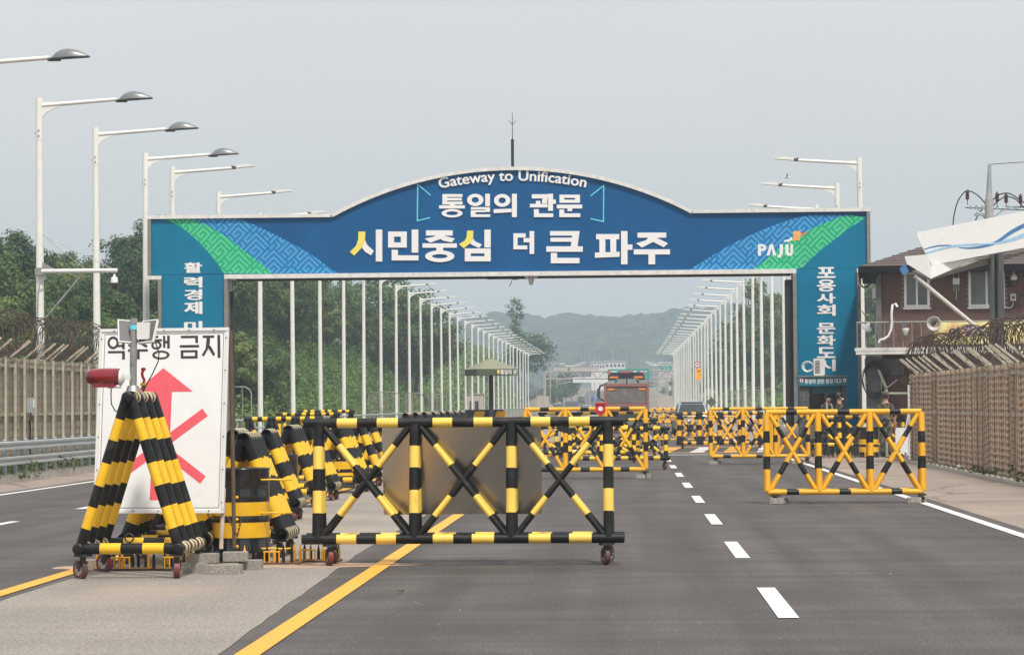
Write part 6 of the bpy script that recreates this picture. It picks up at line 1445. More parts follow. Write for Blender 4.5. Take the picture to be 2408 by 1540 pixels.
# ------------------------------------------------------------------ soldiers
def person(label, x, y, rz, arms, cap_m, mask=True, vest=None, h=1.74):
    t = thing('person', label, 'person', (x, y, 0), rz, 'soldiers at the checkpoint')
    V = [(0, 0, 0.97), (0, 0, 1.12), (0, 0.0, 1.30), (0, 0.01, 1.42), (0, 0.0, 1.50), (0, -0.015, 1.58), (0, -0.03, 1.67),       # 0-6 spine, neck, head
         (0.095, 0, 0.90), (0.105, -0.01, 0.50), (0.105, 0.02, 0.09), (0.11, -0.11, 0.035), (-0.095, 0, 0.90), (-0.11, -0.02, 0.50), (-0.12, 0.03, 0.09), (-0.13, -0.09, 0.035),
         (0.17, 0.0, 1.40), (-0.17, 0.0, 1.40)]
    E = [(0, 1), (1, 2), (2, 3), (3, 4), (4, 5), (5, 6), (0, 7), (7, 8), (8, 9), (9, 10), (0, 11), (11, 12), (12, 13), (13, 14), (3, 15), (3, 16)]
    rad = [(.155, .115), (.145, .105), (.165, .115), (.13, .095), (.06, .06), (.072, .085), (.078, .095), (.09, .095), (.066, .068), (.05, .055), (.045, .035), (.09, .095), (.066, .068), (.05, .055), (.045, .035), (.07, .07), (.07, .07)]
    for s_, (el, ha, fg) in zip((15, 16), arms):
        i = len(V); V += [el, ha, fg]; E += [(s_, i), (i, i + 1), (i + 1, i + 2)]; rad += [(.052, .052), (.036, .032), (.042, .022)]
        sg_ = 1 if s_ == 15 else -1; d_ = (Vector(fg) - Vector(ha)).normalized()
        sdv = d_.cross(Vector((0, 0, 1)))
        sdv = sdv.normalized() if sdv.length > 0.1 else Vector((0, 1, 0))
        for q in range(4):
            V.append(tuple(Vector(fg) + d_ * (0.05 + 0.006 * (1 - abs(q - 1.5))) + sdv * (q - 1.5) * 0.022 + Vector((0, 0, -0.01)))); E.append((i + 2, len(V) - 1)); rad.append((.0095, .0095))
        V.append(tuple(Vector(ha) * 0.5 + Vector(fg) * 0.5 + sdv * 0.05 + d_ * 0.03)); E.append((i + 1, len(V) - 1)); rad.append((.011, .011))
    me = bpy.data.meshes.new('body'); me.from_pydata(V, E, []); o = bpy.data.objects.new('body', me); C.objects.link(o)
    sk = o.modifiers.new('skin', 'SKIN'); sl = me.skin_vertices[0].data
    for i, q in enumerate(rad): sl[i].radius = q
    sl[0].use_root = True
    sb = o.modifiers.new('sub', 'SUBSURF'); sb.levels = 2; sb.render_levels = 2
    bpy.context.view_layer.update()
    m2 = bpy.data.meshes.new_from_object(o.evaluated_get(bpy.context.evaluated_depsgraph_get())); bpy.data.objects.remove(o)
    for q in (M['camo'], M['skin'], M['boot']): m2.materials.append(q)
    hands = [Vector(a_[1]) for a_ in arms]; tips = [Vector(a_[2]) for a_ in arms]; elb = [Vector(a_[0]) for a_ in arms]
    for f in m2.polygons:
        c = f.center; f.use_smooth = True
        fore = any((c - (e_ * 0.45 + h_ * 0.55)).length < 0.13 or (c - h_).length < 0.1 or (c - g_).length < 0.12 for e_, h_, g_ in zip(elb, hands, tips)) and c.z < 1.36
        f.material_index = 1 if (c.z > 1.475 or fore) else 2 if c.z < 0.17 else 0
    m2.name = 'body'; link('body', m2, t)
    hd = MB()   # face: nose, ears, eyes
    hd.ball((0, -0.125, 1.635), 0.014, 0.018, 0.022, 0, 8, 6)
    for s_ in (-1, 1): hd.ball((0.082 * s_, -0.015, 1.64), 0.012, 0.024, 0.032, 0, 8, 6)
    hd.build('face', M['skin'], t); t.scale = (1.06, 1.06, 1.06)
    ey = MB()
    for s_ in (-1, 1): ey.ball((0.032 * s_, -0.113, 1.668), 0.012, 0.008, 0.007, 0, 8, 5)
    ey.build('eye', M['hair'], t)
    hr = MB(); hr.lathe((0, -0.008, 1.62), [(0.084, 0.0), (0.09, 0.04), (0.09, 0.09), (0.07, 0.12)], 14); o = hr.build('hair', M['hair'], t); o.scale = (1, 1.12, 1)
    o.location = (0, 0.014, 0.0)
    cp = MB(); cp.lathe((0, -0.012, 1.695), [(0.098, 0.0), (0.102, 0.03), (0.1, 0.075), (0.085, 0.098), (0.0, 0.105)], 16); cp.slab([(0.07 * math.cos(a * .35 + math.pi), -0.09 + 0.11 * math.sin(a * .35 + math.pi)) for a in range(10)], 1.695, 1.705); cp.build('cap', M[cap_m], t)
    if mask: mk = MB(); mk.ball((0, -0.082, 1.60), 0.062, 0.052, 0.048, 0, 14, 8); mk.build('mask', M['white'], t)
    bt = MB(); bt.lathe((0, 0, 0.985), [(0.168, 0.0), (0.172, 0.02), (0.168, 0.045)], 18); o = bt.build('belt', M['boot'], t); o.scale = (0.98, 0.78, 1)
    if vest:
        vv = MB()
        for s_ in (-1, 1):
            vv.curve([(0.05 * s_, -0.05, 1.47), (0.075 * s_, -0.115, 1.40), (0.085 * s_, -0.135, 1.27), (0.07 * s_, -0.125, 1.12), (0.06 * s_, -0.125, 1.02)], 0.03, 8)
        vv.build('scarf', M['white'], t)
    return t
down = lambda s_: ((0.24 * s_, 0.03, 1.13), (0.24 * s_, -0.05, 0.90), (0.235 * s_, -0.08, 0.81))
bent = lambda s_: ((0.25 * s_, 0.03, 1.14), (0.17 * s_, -0.19, 1.03), (0.12 * s_, -0.26, 1.03))
p = P(1948, 1000, 82.6); person('soldier with a white scarf and face mask, facing the camera at the booth window', p.x, 82.6, R(18), (bent(1), bent(-1)), 'cap', True, True)
p = P(1974, 1000, 81.4); person('soldier in camouflage seen from the side with a white mask, right of the booth window', p.x, 81.4, R(100), (down(1), bent(-1)), 'camo', True)
p = P(2083, 1000, 78.4); person('soldier in dark camouflage standing with his back turned at the end of the right fence', p.x, 78.4, R(158), (down(1), down(-1)), 'camo', False)

# ------------------------------------------------------------------ parasol, barrier planters on the median
TY = 100.0; p = P(1155, 950, TY); t = thing('parasol', 'olive square parasol with white lettering on its valance, standing on the median', 'parasol', (p.x, TY, 0), R(20))
k = TY / F; ze = P(1155, 868, TY).z; zv = P(1155, 883, TY).z; za = P(1155, 841, TY).z; hw = 0.78
b = MB(); b.v = [Vector(q) for q in ((-hw, -hw, ze), (hw, -hw, ze), (hw, hw, ze), (-hw, hw, ze), (0, 0, za))]
for q in ((0, 1, 4), (1, 2, 4), (2, 3, 4), (3, 0, 4)): b.face(q)
b.build('canopy', M['tent'], t)
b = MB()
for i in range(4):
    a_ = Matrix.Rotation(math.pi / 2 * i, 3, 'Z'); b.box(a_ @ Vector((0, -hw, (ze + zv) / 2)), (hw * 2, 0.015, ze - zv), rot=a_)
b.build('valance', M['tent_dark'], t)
b = MB(); b.box((0, 0, za / 2), (0.14, 0.14, za - 0.05)); b.build('pole', M['planter'], t)
b = MB(); b.box((0, 0, 0.05), (0.9, 0.9, 0.1)); b.build('base', M['planter'], t)
e_ = bpy.data.objects.new('lettering', None); C.objects.link(e_); e_.parent = t; e_.location = (0, 0, 0); e_.rotation_euler.z = R(0)
place_text('통일의 관', 'letter', 'letter', t, (0.12, zv + 0.03, hw - 0.02, ze - 0.03), -hw - 0.010, 0.03)
bpy.data.objects.remove(e_)
b = MB(); b.prism([(0.0, zv + 0.2), (0.09, zv + 0.2), (0.09, zv + 0.1), (0.045, zv + 0.04), (0.0, zv + 0.1)], -hw - 0.014, -hw - 0.010); o = b.build('emblem', M['letter_yellow'], t)
for kx, (px0, px1, d_) in enumerate(((1092, 1186, 101.0),)):
    xa, xb = P(px0, 970, d_).x, P(px1, 970, d_).x; W = xb - xa; zt = P(1140, 963, d_).z
    t = thing('barrier_block', 'black plastic barrier block with slanted orange stripes behind the parasol pole', 'barrier', ((xa + xb) / 2, d_, 0))
    b = MB(); b.prism([(-W / 2 + 0.1, 0), (W / 2 - 0.06, 0), (W / 2, zt - 0.12), (W / 2 - 0.05, zt), (-W / 2 + 0.05, zt), (-W / 2, zt - 0.1)], -0.25, 0.25); b.build('body', M['planter'], t)
    for i in range(2):
        x_ = -W / 2 + 0.42 + i * 0.82
        b = MB(); b.prism([(x_ - 0.12, zt - 0.36), (x_ + 0.28, zt - 0.36), (x_ + 0.38, zt - 0.06), (x_ + 0.0, zt - 0.06)], -0.256, -0.2505); b.build('stripe', M['orange_yellow'], t)

# ------------------------------------------------------------------ vehicles
def wheels(t, xs, ys, rad, wd, m='tyre'):
    for y in ys:
        for x in xs:
            b = MB(); b.tube((x - wd / 2, y, rad), (x + wd / 2, y, rad), rad, rad, 18); o = b.build('wheel', M[m], t)
            b = MB(); s_ = 1 if x > 0 else -1; b.tube((x + s_ * wd * 0.45, y, rad), (x + s_ * (wd * 0.5 + 0.01), y, rad), rad * 0.6, rad * 0.6, 12); b.build('rim', M['steel'], o)
def loft(secs, name, m, parent, mats=None):
    "secs: list of closed rings (lists of Vectors) of equal length"
    b = MB(); n = len(secs[0])
    for s_ in secs: b.v += s_
    for i in range(len(secs) - 1):
        for k in range(n): j = (k + 1) % n; b.face((i * n + k, i * n + j, (i + 1) * n + j, (i + 1) * n + k), 0, True)
    b.face(tuple(range(n - 1, -1, -1))); b.face(tuple(range((len(secs) - 1) * n, len(secs) * n))); return b.build(name, m, parent)
def carsec(y, zb_, zt_, w_, ch=0.12):
    return [Vector(q) for q in ((-w_, y, zb_ + ch), (-w_ + ch, y, zb_), (w_ - ch, y, zb_), (w_, y, zb_ + ch), (w_, y, zt_ - ch), (w_ - ch, y, zt_), (-w_ + ch, y, zt_), (-w_, y, zt_ - ch))]
def suv(label, x, y, rz, paint, rear=True, s=1.0, group=None, kind='suv'):
    t = thing('parked_car' if rear else 'car', label, 'car', (x, y, road_z(y)), rz, group); W = 0.93
    H = 1.70 if kind == 'suv' else 1.46
    loft([carsec(0.0, 0.42, 0.98, W * 0.9), carsec(0.08, 0.32, 1.06, W * 0.97), carsec(0.6, 0.25, 1.07, W), carsec(3.2, 0.25, 1.04, W), carsec(4.2, 0.28, 0.94, W * 0.97), carsec(4.55, 0.36, 0.76, W * 0.84)], 'body', M[paint], t)
    def cab(y_, zb_, zt_, wb, wt): return [Vector(q) for q in ((-wb, y_, zb_), (wb, y_, zb_), (wt, y_, zt_ - 0.05), (wt - 0.09, y_, zt_), (-wt + 0.09, y_, zt_), (-wt, y_, zt_ - 0.05))]
    loft([cab(0.12, 1.0, 1.12, W * 0.9, W * 0.86), cab(0.55, 1.0, H - 0.05, W * 0.9, W * 0.70), cab(1.1, 1.0, H, W * 0.92, W * 0.72), cab(2.3, 1.0, H - 0.02, W * 0.92, W * 0.71), cab(3.35, 1.0, 1.06, W * 0.9, W * 0.84)], 'cabin', M[paint], t)
    b = MB(); b.v = [Vector(q) for q in ((-W * 0.76, 0.12, 1.12), (W * 0.76, 0.12, 1.12), (W * 0.62, 0.475, H - 0.14), (-W * 0.62, 0.475, H - 0.14))]; b.face((0, 1, 2, 3)); b.build('rear_window', M['glass_dark'], t)
    b = MB(); b.v = [Vector(q) for q in ((-W * 0.78, 3.26, 1.13), (W * 0.78, 3.26, 1.13), (W * 0.63, 2.46, H - 0.06), (-W * 0.63, 2.46, H - 0.06))]; b.face((3, 2, 1, 0)); b.build('windscreen', M['glass_dark'], t)
    for s_ in (-1, 1):
        b = MB(); xb_, xt_ = W * 0.925, W * 0.765
        b.v = [Vector(q) for q in ((s_ * xb_, 0.6, 1.08), (s_ * xb_, 3.0, 1.06), (s_ * xt_, 2.35, H - 0.13), (s_ * xt_, 0.75, H - 0.15))]; b.face((0, 1, 2, 3)); b.build('side_window', M['glass_dark'], t)
        b = MB(); b.box((s_ * W * 0.86, 0.0, 0.94), (0.2, 0.12, 0.16)); o = b.build('tail_light', M['tail'], t)
        b = MB(); b.box((s_ * W * 0.66, 4.5, 0.70), (0.34, 0.1, 0.13)); b.build('headlight', M['white'], t)
        b = MB(); b.ball((s_ * (W + 0.1), 2.75, 1.10), 0.11, 0.06, 0.08, 0, 10, 6); b.build('wing_mirror', M['lamp_dark'], t)
    b = MB(); b.box((0, 0.0, 0.42), (W * 1.8, 0.16, 0.22)); b.build('rear_bumper', M['planter'], t)
    b = MB(); b.box((0, 4.54, 0.42), (W * 1.55, 0.12, 0.2)); b.build('grille', M['planter'], t)
    b = MB(); b.box((0, -0.02, 0.76), (0.5, 0.02, 0.12)); o = b.build('number_plate', M['plate_white'], t)
    if kind == 'suv':
        for s_ in (-1, 1): b = MB(); b.tube((s_ * 0.58, 0.9, H + 0.03), (s_ * 0.58, 2.4, H + 0.02), 0.022, 0.022, 6); b.build('roof_rail', M['galv'], t)
        b = MB(); b.box((0, 0.58, H - 0.02), (1.1, 0.2, 0.04)); b.build('spoiler', M[paint], t)
    wheels(t, (-W + 0.1, W - 0.1), (0.85, 3.65), 0.34, 0.22)
    return t
x, W_ = at_px(1585, 1672, 136.0); c_ = suv('silver car seen from behind, waiting between the amber barriers', x, 136.0, R(0.5), 'silver')
b = MB(); p = P(1600, 965, 133)
# dump truck
x, W_ = at_px(1421, 1527, 149.0); t = thing('dump_truck', 'dusty red dump truck seen from behind, driving away through the arch', 'truck', (x, 149.0, 0)); W = 1.25
tz = P(1475, 903, 149).z
b = MB(); b.prism([(-W, 1.15), (W, 1.15), (W, tz), (-W, tz)], 0.06, 5.6); b.build('dump_body', M['truck_red'], t)
for s_ in (-1, 1): b = MB(); b.box((s_ * (W - 0.07), 0.02, (1.0 + tz) / 2), (0.13, 0.12, tz - 0.95)); b.build('corner_post', M['truck_red'], t)
b = MB(); b.box((0, 0.02, tz - 0.06), (2 * W - 0.29, 0.14, 0.14)); b.box((0, 0.02, 1.42), (2 * W - 0.29, 0.12, 0.42)); b.build('cross_rail', M['truck_red'], t)
b = MB(); b.box((0, 0.04, (1.65 + tz - 0.14) / 2), (2 * W - 0.3, 0.05, tz - 0.14 - 1.66)); b.build('tailgate', M['truck_dark'], t)
for s_ in (-1, 1): b = MB(); b.box((s_ * 0.85, 0.0, tz - 0.28), (0.38, 0.04, 0.09)); b.build('marker_lamp', M['amber'], t)
for i, (xc, wd, sk) in enumerate(((-0.88, 0.5, 0.16), (-0.33, 0.6, 0.03), (0.38, 0.62, -0.02), (0.92, 0.5, -0.16))):
    b = MB(); b.prism([(xc - wd / 2, tz + 0.02), (xc + wd / 2, tz + 0.02), (xc + wd / 2 + sk, tz + 0.30 - abs(sk) * 0.5), (xc - wd / 2 + sk, tz + 0.30 - abs(sk) * 0.5)], 0.1, 2.0); b.build('tarpaulin_fold', M['tarp'], t)
b = MB(); b.prism([(-1.08, 1.0), (1.08, 1.0), (1.05, tz + 0.5), (0.95, tz + 0.72), (-0.95, tz + 0.72), (-1.05, tz + 0.5)], 5.8, 7.6); b.build('cab', M['car_dark'], t)
b = MB(); b.box((0, 5.6, tz + 0.74), (0.8, 0.4, 0.12)); b.build('roof_rack', M['truck_red'], t)
for s_ in (-1, 1):
    b = MB(); b.box((s_ * 0.70, 5.75, tz + 0.44), (0.5, 0.06, 0.10)); b.build('cab_lamp', M['amber'], t)
    b = MB(); b.tube((s_ * 0.95, 5.8, tz + 0.6), (s_ * 1.05, 5.8, tz + 0.85), 0.05, 0.03, 6); b.build('beacon', M['sign_red'], t)
b = MB(); b.curve([(-1.1, 5.8, tz + 0.1), (-1.5, 5.9, tz - 0.05), (-1.62, 5.9, tz - 0.4), (-1.58, 5.9, tz - 0.75), (-1.25, 5.8, tz - 0.95)], 0.06, 6); b.box((-1.6, 5.9, tz - 0.45), (0.16, 0.1, 0.5)); b.build('mirror', M['planter'], t)
b = MB(); b.box((0, 0.3, 0.95), (2.2, 0.5, 0.35)); b.box((0, 3.5, 0.9), (1.0, 6.5, 0.3)); b.build('chassis', M['planter'], t)
for s_ in (-1, 1): b = MB(); b.box((s_ * 0.95, -0.0, 0.85), (0.4, 0.08, 0.16)); b.build('tail_light', M['tail'], t)
for s_ in (-1, 1): b = MB(); b.box((s_ * 0.9, 0.1, 0.5), (0.6, 0.03, 0.45)); b.build('mud_flap', M['planter'], t)
wheels(t, (-0.95, 0.95), (1.2, 2.5, 6.6), 0.5, 0.5)
# oncoming blue truck and far cars
x, W_ = at_px(1327, 1360, 392.0); t = thing('blue_truck', 'blue light truck coming towards the camera far down the road', 'truck', (x, 392, 0), R(180)); W = 0.95
loft([carsec(-0.2, 0.5, 1.2, W), carsec(1.2, 0.5, 1.25, W)], 'cab', M['car_blue'], t); loft([[Vector(q) for q in ((-W, y_, 1.2), (W, y_, 1.2), (W * .86, y_, 2.0), (-W * .86, y_, 2.0))] for y_ in (-0.1, 0.9)], 'cab_top', M['car_blue'], t)
b = MB(); b.box((0, 0.96, 1.6), (W * 1.62, 0.05, 0.62)); b.build('windscreen', M['glass'], t); b = MB(); b.box((0, -2.0, 1.5), (1.9, 3.2, 1.3)); b.build('cargo_box', M['tarp'], t)
b = MB(); b.box((0, 1.24, 0.55), (1.8, 0.1, 0.22)); b.build('bumper', M['white'], t)
for s_ in (-1, 1): b = MB(); b.box((s_ * 0.72, 1.23, 0.85), (0.3, 0.05, 0.18)); b.build('headlight', M['white'], t)
wheels(t, (-0.8, 0.8), (-2.6, 0.6), 0.34, 0.25)
for px, d_, paint, kind, lab, rz in ((1314, 415, 'car_dark', 'suv', 'dark van-like car just left of the oncoming blue truck', 180), (1381, 500, 'car_white', 'car', 'white car facing the camera, right of the blue truck', 180), (1367, 640, 'car_dark', 'suv', 'dark car high on the rising road beyond the blue truck', 180),
                                 (1400, 660, 'car_blue', 'car', 'small bluish car on the rising road, left of the dump truck', 0), (1412, 470, 'car_dark', 'suv', 'dark car close to the left side of the dump truck', 0), (1290, 440, 'car_white', 'car', 'pale car far off at the left edge of the oncoming traffic', 180)):
    x = P(px, 940, d_).x; suv(lab, x, d_, R(rz), paint, False, group='far traffic', kind=kind)

# ------------------------------------------------------------------ bridge railings, mesh screens, far structures
for X_, lab in ((-15.2, 'grey steel railing along the left edge of the bridge beyond the arch'), (9.5, 'grey steel railing along the right edge of the bridge beyond the arch')):
    t = thing('bridge_railing', lab, 'railing', (X_, 0, 0))
    for z in (0.45, 0.75, 1.08): b = MB(); b.tube((0, 92, z), (0, 468, z), 0.05 if z > 1 else 0.035, None, 6); b.build('rail', M['rail_far'], t)
    b = MB(); b.tube((0, 0, 0), (0, 0, 1.08), 0.045, 0.045, 6); me = b.mesh('post', M['rail_far']); y = 92.5
    for i in range(150): link('post', me, t, (0, y, 0)); y += 2.5
    b = MB(); b.box((0, 280, 0.12), (0.4, 376, 0.24)); b.build('plinth', M['kerb'], t)
def screen(label, px0, px1, py, d, X_=None):
    a_, c_ = P(px0, py, d), P(px1, py, d); W = c_.x - a_.x; h = a_.z
    t = thing('mesh_screen', label, 'mesh fence', (a_.x, d, 0), 0, 'mesh screens beside the bridge')
    b = MB(); b.curve([(0, 0, 0), (0, 0, h), (W - 0.3, 0, h), (W - 0.1, 0, h - 0.1), (W, 0, h - 0.3), (W, 0, 0)], 0.035, 6); b.tube((W - 0.75, 0, 0), (W - 0.75, 0, h), 0.03, None, 6); b.tube((W - 0.4, 0, 0), (W - 0.4, 0, h), 0.02, None, 6); b.tube((0, 0, h * 0.5), (W - 0.4, 0, h * 0.5), 0.02, None, 6); b.build('frame', M['rail_grey'], t)
    b = MB(); x = 0.08
    while x < W - 0.75: b.tube((x, 0, 0.1), (x, 0, h), 0.006, None, 3, cap=False); x += 0.055
    z = 0.15
    while z < h: b.tube((0, 0.01, z), (W - 0.75, 0.01, z), 0.006, None, 3, cap=False); z += 0.11
    tag(b.build('wire_mesh', M['rail_grey'], t), kind='stuff')
screen('tube-framed mesh screen beside the white sign, nearest of the left row', 520, 591, 910, 117); screen('tube-framed mesh screen, second of the left row, behind the lamp poles', 868, 938, 922, 176); screen('tube-framed mesh screen, third of the left row', 955, 995, 924, 184); screen('tube-framed mesh screen, fourth of the left row', 1008, 1050, 926, 214)
screen('tall mesh screen behind the right lamp row', 1718, 1800, 918, 178)
x0, x1 = P(1092, 950, 285).x, P(1137, 950, 285).x; t = thing('guard_hut', 'small beige flat-roofed hut behind the left lamp row', 'hut', ((x0 + x1) / 2, 285, 0)); W = x1 - x0; h = P(1110, 926, 285).z
b = MB(); b.box((0, 1, h / 2 - 0.05), (W, 2, h)); b.build('wall', M['beige'], t); b = MB(); b.box((0, 1, h), (W + 0.2, 2.2, 0.08)); b.build('roof', M['beige'], t)
for xx in (-0.25, 0.3):
    b = MB(); b.box((xx, -0.01, h * 0.55), (0.4, 0.05, 1.0)); b.build('window', M['glass_dark'], t)
for px0, px1, py, d_, lab in ((1262, 1291, 931, 430, 'pale concrete block wall at the far left end of the bridge'), (1547, 1583, 930, 430, 'pale concrete block wall at the far right end of the bridge')):
    a_, c_ = P(px0, py, d_), P(px1, py, d_); t = thing('block_wall', lab, 'wall', ((a_.x + c_.x) / 2, d_, 0)); W = c_.x - a_.x; n = 5
    for i in range(n):
        for k in range(2):
            b = MB(); hh = a_.z / n; b.box((-W / 4 + k * W / 2, 0.6, hh * (i + 0.5)), (W / 2 - 0.03, 1.2, hh - 0.03)); b.build('block', M['beige'], t)
# far gantry with direction board, arched truss with banner
GD = 520.0; zz = lambda py, d_=GD: P(1440, py, d_).z
t = thing('sign_gantry', 'far steel truss gantry carrying a green direction board over the road', 'gantry', (0, GD, 0))
x0, x1 = P(1281, 880, GD).x, P(1603, 880, GD).x; za, zb = zz(873), zz(890); b = MB()
for z in (za, zb): b.tube((x0, 0, z), (x1, 0, z), 0.16, None, 6)
n = 18
for i in range(n):
    xa = x0 + (x1 - x0) * i / n; xb = x0 + (x1 - x0) * (i + 1) / n; b.tube((xa, 0, zb if i % 2 else za), (xb, 0, za if i % 2 else zb), 0.10, None, 5)
b.build('truss', M['truss'], t)
for x in (x0, x1): b = MB(); b.box((x, 0, zb / 2 + 0.4), (0.5, 0.5, za + 0.6)); b.build('column', M['truss'], t)
p0, p1 = P(1429, 868, GD), P(1528, 890, GD); b = MB(); b.box(((p0.x + p1.x) / 2, -0.4, (p0.z + p1.z) / 2), (p1.x - p0.x, 0.12, p0.z - p1.z)); b.build('direction_board', M['sign_green'], t)
b = MB()
for q in range(4): b.box((p0.x + 1.2 + q * 1.9, -0.47, p0.z - 0.5), (1.2, 0.02, 0.22))
b.build('board_marks', M['white'], t)
for px0, px1 in ((1303, 1335), (1340, 1408)):
    a_, c_ = P(px0, 864, GD), P(px1, 871, GD); b = MB(); b.box(((a_.x + c_.x) / 2, 0.3, (a_.z + c_.z) / 2), (c_.x - a_.x, 0.2, a_.z - c_.z)); b.build('rear_board', M['beige'], t)
t = thing('arched_truss', 'far low arched truss with a white banner, below the green board', 'truss', (0, 545.0, 0)); b = MB()
ptsu = [P(px, py, 545) - Vector((0, 545, 0)) for px, py in ((1278, 906), (1295, 899), (1315, 894), (1340, 890), (1380, 887), (1430, 887), (1480, 890), (1530, 896), (1570, 905))]
for pa, pb in zip(ptsu[:-1], ptsu[1:]):
    b.tube(pa, pb, 0.09, None, 5); b.tube(pa - Vector((0, 0, 0.75)), pb - Vector((0, 0, 0.75)), 0.09, None, 5); b.tube(pa, pa - Vector((0, 0, 0.75)), 0.07, None, 5); b.tube(pa, pb - Vector((0, 0, 0.75)), 0.05, None, 5)
for q in (ptsu[0], ptsu[-1]): b.tube(q, (q.x, 0, 0), 0.15, None, 6)
b.build('truss', M['truss'], t); a_, c_ = P(1347, 887, 544.5), P(1432, 899, 544.5); b = MB(); b.box(((a_.x + c_.x) / 2, -0.5, (a_.z + c_.z) / 2), (c_.x - a_.x, 0.06, a_.z - c_.z)); b.build('banner', M['white'], t)
# speed sign with warning board
p = P(1640, 857, 205.0); t = thing('speed_sign', 'round red-rimmed speed sign above an orange board on the right lamp row', 'road sign', (p.x, 205.0, 0)); k = 205 / F
b = MB(); b.tube((0, 0.06, 0), (0, 0.06, p.z + 0.3), 0.05, None, 8); b.build('post', M['galv'], t)
b = MB(); b.tube((0, 0, p.z), (0, -0.03, p.z), 7.8 * k, 7.8 * k, 24); o = b.build('disc', M['sign_red'], t); b = MB(); b.tube((0, -0.03, p.z), (0, -0.036, p.z), 5.6 * k, 5.6 * k, 24); b.build('face', M['white'], o)
place_text('70', 'digits', 'ink', o, (-3.6 * k, p.z - 2.8 * k, 3.6 * k, p.z + 2.8 * k), -0.038, 0.02)
b = MB(); b.box((0.1, 0, P(1640, 880, 205).z), (13 * k, 0.05, 26 * k)); b.build('warning_board', M['sign_orange'], t); b = MB(); b.box((0.1, 0, P(1640, 897, 205).z), (13 * k, 0.05, 7 * k)); b.build('lower_board', M['galv'], t)
b = MB(); b.box((0.12, -0.03, P(1640, 873, 205).z), (8 * k, 0.004, 2.2 * k)); b.box((0.2, -0.03, P(1640, 881, 205).z), (4 * k, 0.004, 1.2 * k)); b.build('board_marks', M['ink'], t)
p = P(1675, 966 - 15, 170); t = thing('diamond_marker', 'small dark diamond marker on a post among the right lamps', 'road sign', (P(1673, 950, 170).x, 170, 0)); zc_ = P(1673, 912, 170).z + 0.0
zc_ = P(1673, 972 - 27, 170).z
b = MB(); b.prism([(0, zc_ + 0.32), (0.32, zc_), (0, zc_ - 0.32), (-0.32, zc_)], -0.02, 0.02); b.build('diamond', M['tent_dark'], t); b = MB(); b.tube((0, 0.05, 0), (0, 0.05, zc_), 0.04, None, 6); b.build('post', M['galv'], t)
# bent-neck lamps and thin poles beyond the bridge, low buildings
b = MB(); b.curve(smooth([(0, 0, 0), (0, 0, 5), (0, 0, 8.2), (0.3, 0, 8.8), (1.0, 0, 9.0), (1.9, 0, 9.0)], 3), 0.085, 6); me_p = b.mesh('pole', M['galv']); b = MB(); b.box((2.2, 0, 9.02), (0.9, 0.32, 0.16)); me_h = b.mesh('lamp_head', M['white_paint'])
for side, X_ in ((1, -13.6), (-1, 8.6)):
    for i in range(7):
        y = 490 + i * 48.0; t = thing('bent_lamp', 'pale bent-neck lamp on the rising road, %s beyond the %s lamp row' % (ORD[i], 'left' if side > 0 else 'right'), 'street lamp', (X_, y, road_z(y)), 0 if side > 0 else math.pi, 'bent-neck lamps on the rising road'); link('pole', me_p, t); link('lamp_head', me_h, t)
b = MB(); b.tube((0, 0, 0), (0, 0, 1), 0.12, 0.07, 6); me_t = b.mesh('pole', M['pole_concrete'])
for k, (px, py, d_) in enumerate(((1440, 818, 760), (1473, 830, 800), (1537, 838, 780), (1410, 835, 820), (1385, 836, 640), (1376, 840, 640), (1398, 838, 640), (1368, 838, 640), (1296, 834, 560), (1302, 842, 600), (1635, 800, 620), (1507, 850, 700))):
    p = P(px, py, d_); o = link('thin_pole', me_t); o.location = (p.x, d_, road_z(d_)); o.scale = (1, 1, p.z - road_z(d_)); tag(o, 'thin pale pole in front of the far wooded hill, beyond the bridge end', 'pole', 'thin far poles')
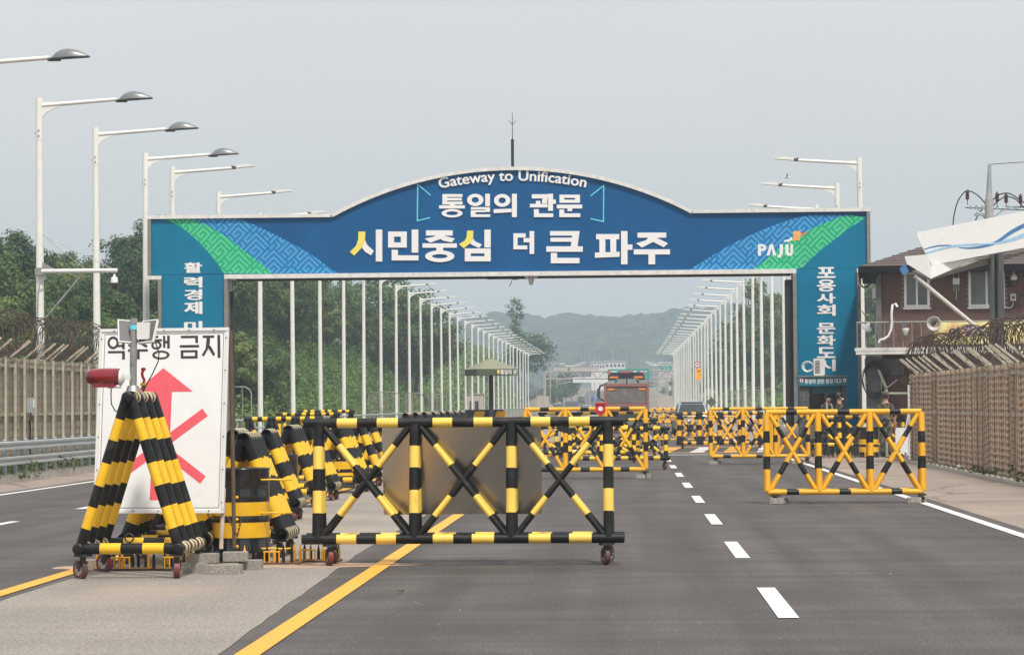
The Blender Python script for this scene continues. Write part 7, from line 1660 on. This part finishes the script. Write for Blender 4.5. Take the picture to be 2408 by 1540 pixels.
for px0, px1, py0, py1, d_, lab in ((1390, 1422, 852, 868, 830, 'small far white building at the foot of the wooded hill, left of centre'), (1423, 1470, 850, 866, 860, 'long low far white building at the foot of the wooded hill'), (1548, 1590, 853, 872, 840, 'low far pinkish building right of the dump truck')):
    a_, c_ = P(px0, py0, d_), P(px1, py1, d_); t = thing('far_building', lab, 'building', ((a_.x + c_.x) / 2, d_, 0)); W = c_.x - a_.x
    b = MB(); b.box((0, 3, a_.z / 2), (W, 6, a_.z)); b.build('wall', M['plastic_white'] if px0 < 1500 else M['beige'], t); b = MB(); b.box((0, 3, a_.z + 0.1), (W + 0.6, 6.6, 0.25)); b.build('roof', M['galv'], t)
    for i in range(5): b = MB(); b.box((-W / 2 + W * (i + .5) / 5, -0.02, a_.z - 1.3), (W / 8, 0.08, 0.9)); b.build('window', M['glass_dark'], t)
a_, c_ = P(1552, 860, 600), P(1580, 870, 600)
t = thing('direction_sign', 'far small green direction sign right of the dump truck', 'road sign', ((a_.x + c_.x) / 2, 600, 0)); b = MB(); b.box((0, 0, (a_.z + c_.z) / 2), (c_.x - a_.x, 0.1, a_.z - c_.z)); b.build('board', M['sign_green'], t); b = MB(); b.tube((0, 0.1, 0), (0, 0.1, a_.z), 0.12, None, 6); b.build('post', M['galv'], t)
for k, (px, d_, sc) in enumerate(((1310, 560, 1.0), (1322, 580, 1.15), (1332, 600, 0.9), (1300, 540, 0.8), (1345, 640, 0.8), (1590, 560, 0.9), (1606, 540, 1.05), (1622, 560, 1.2))):
    p = P(px, 900, d_); tree(p.x, d_, road_z(d_), sc, 'dark roadside tree beyond the %s end of the bridge' % ('left' if px < 1400 else 'right'), 'far roadside trees')
p = P(1851, 417.5, 160); t = thing('bird', 'tiny white bird flying above the right end of the arch', 'bird', p)
b = MB(); b.ball((0, 0, 0), 0.2, 0.06, 0.06, 0, 10, 6); b.build('body', M['white'], t)
for s_ in (-1, 1): b = MB(); b.slab([(-0.08, 0), (0.1, 0), (0.02, 0.42 * s_), (-0.1, 0.42 * s_)], 0.02, 0.035); o = b.build('wing', M['white'], t); o.rotation_euler.x = 0.5 * s_
# sweep: small bits of litter on the road
for k, (px, py, col, lab) in enumerate(((936, 1390, 'weed', 'small yellow-green sprig lying on the asphalt right of the yellow line'),)):
    d_ = 1.6 * F / (py - 950); p = P(px, py, d_); b = MB(); rn = random.Random(k)
    for q in range(14): rquad(b, Vector((rn.uniform(-.05, .05), rn.uniform(-.06, .06), 0.01 + rn.random() * 0.012)), 0.014, rn, 2)
    o = b.build('sprig', M[col]); o.location = (p.x, d_, 0.0); tag(o, lab, 'leaf')
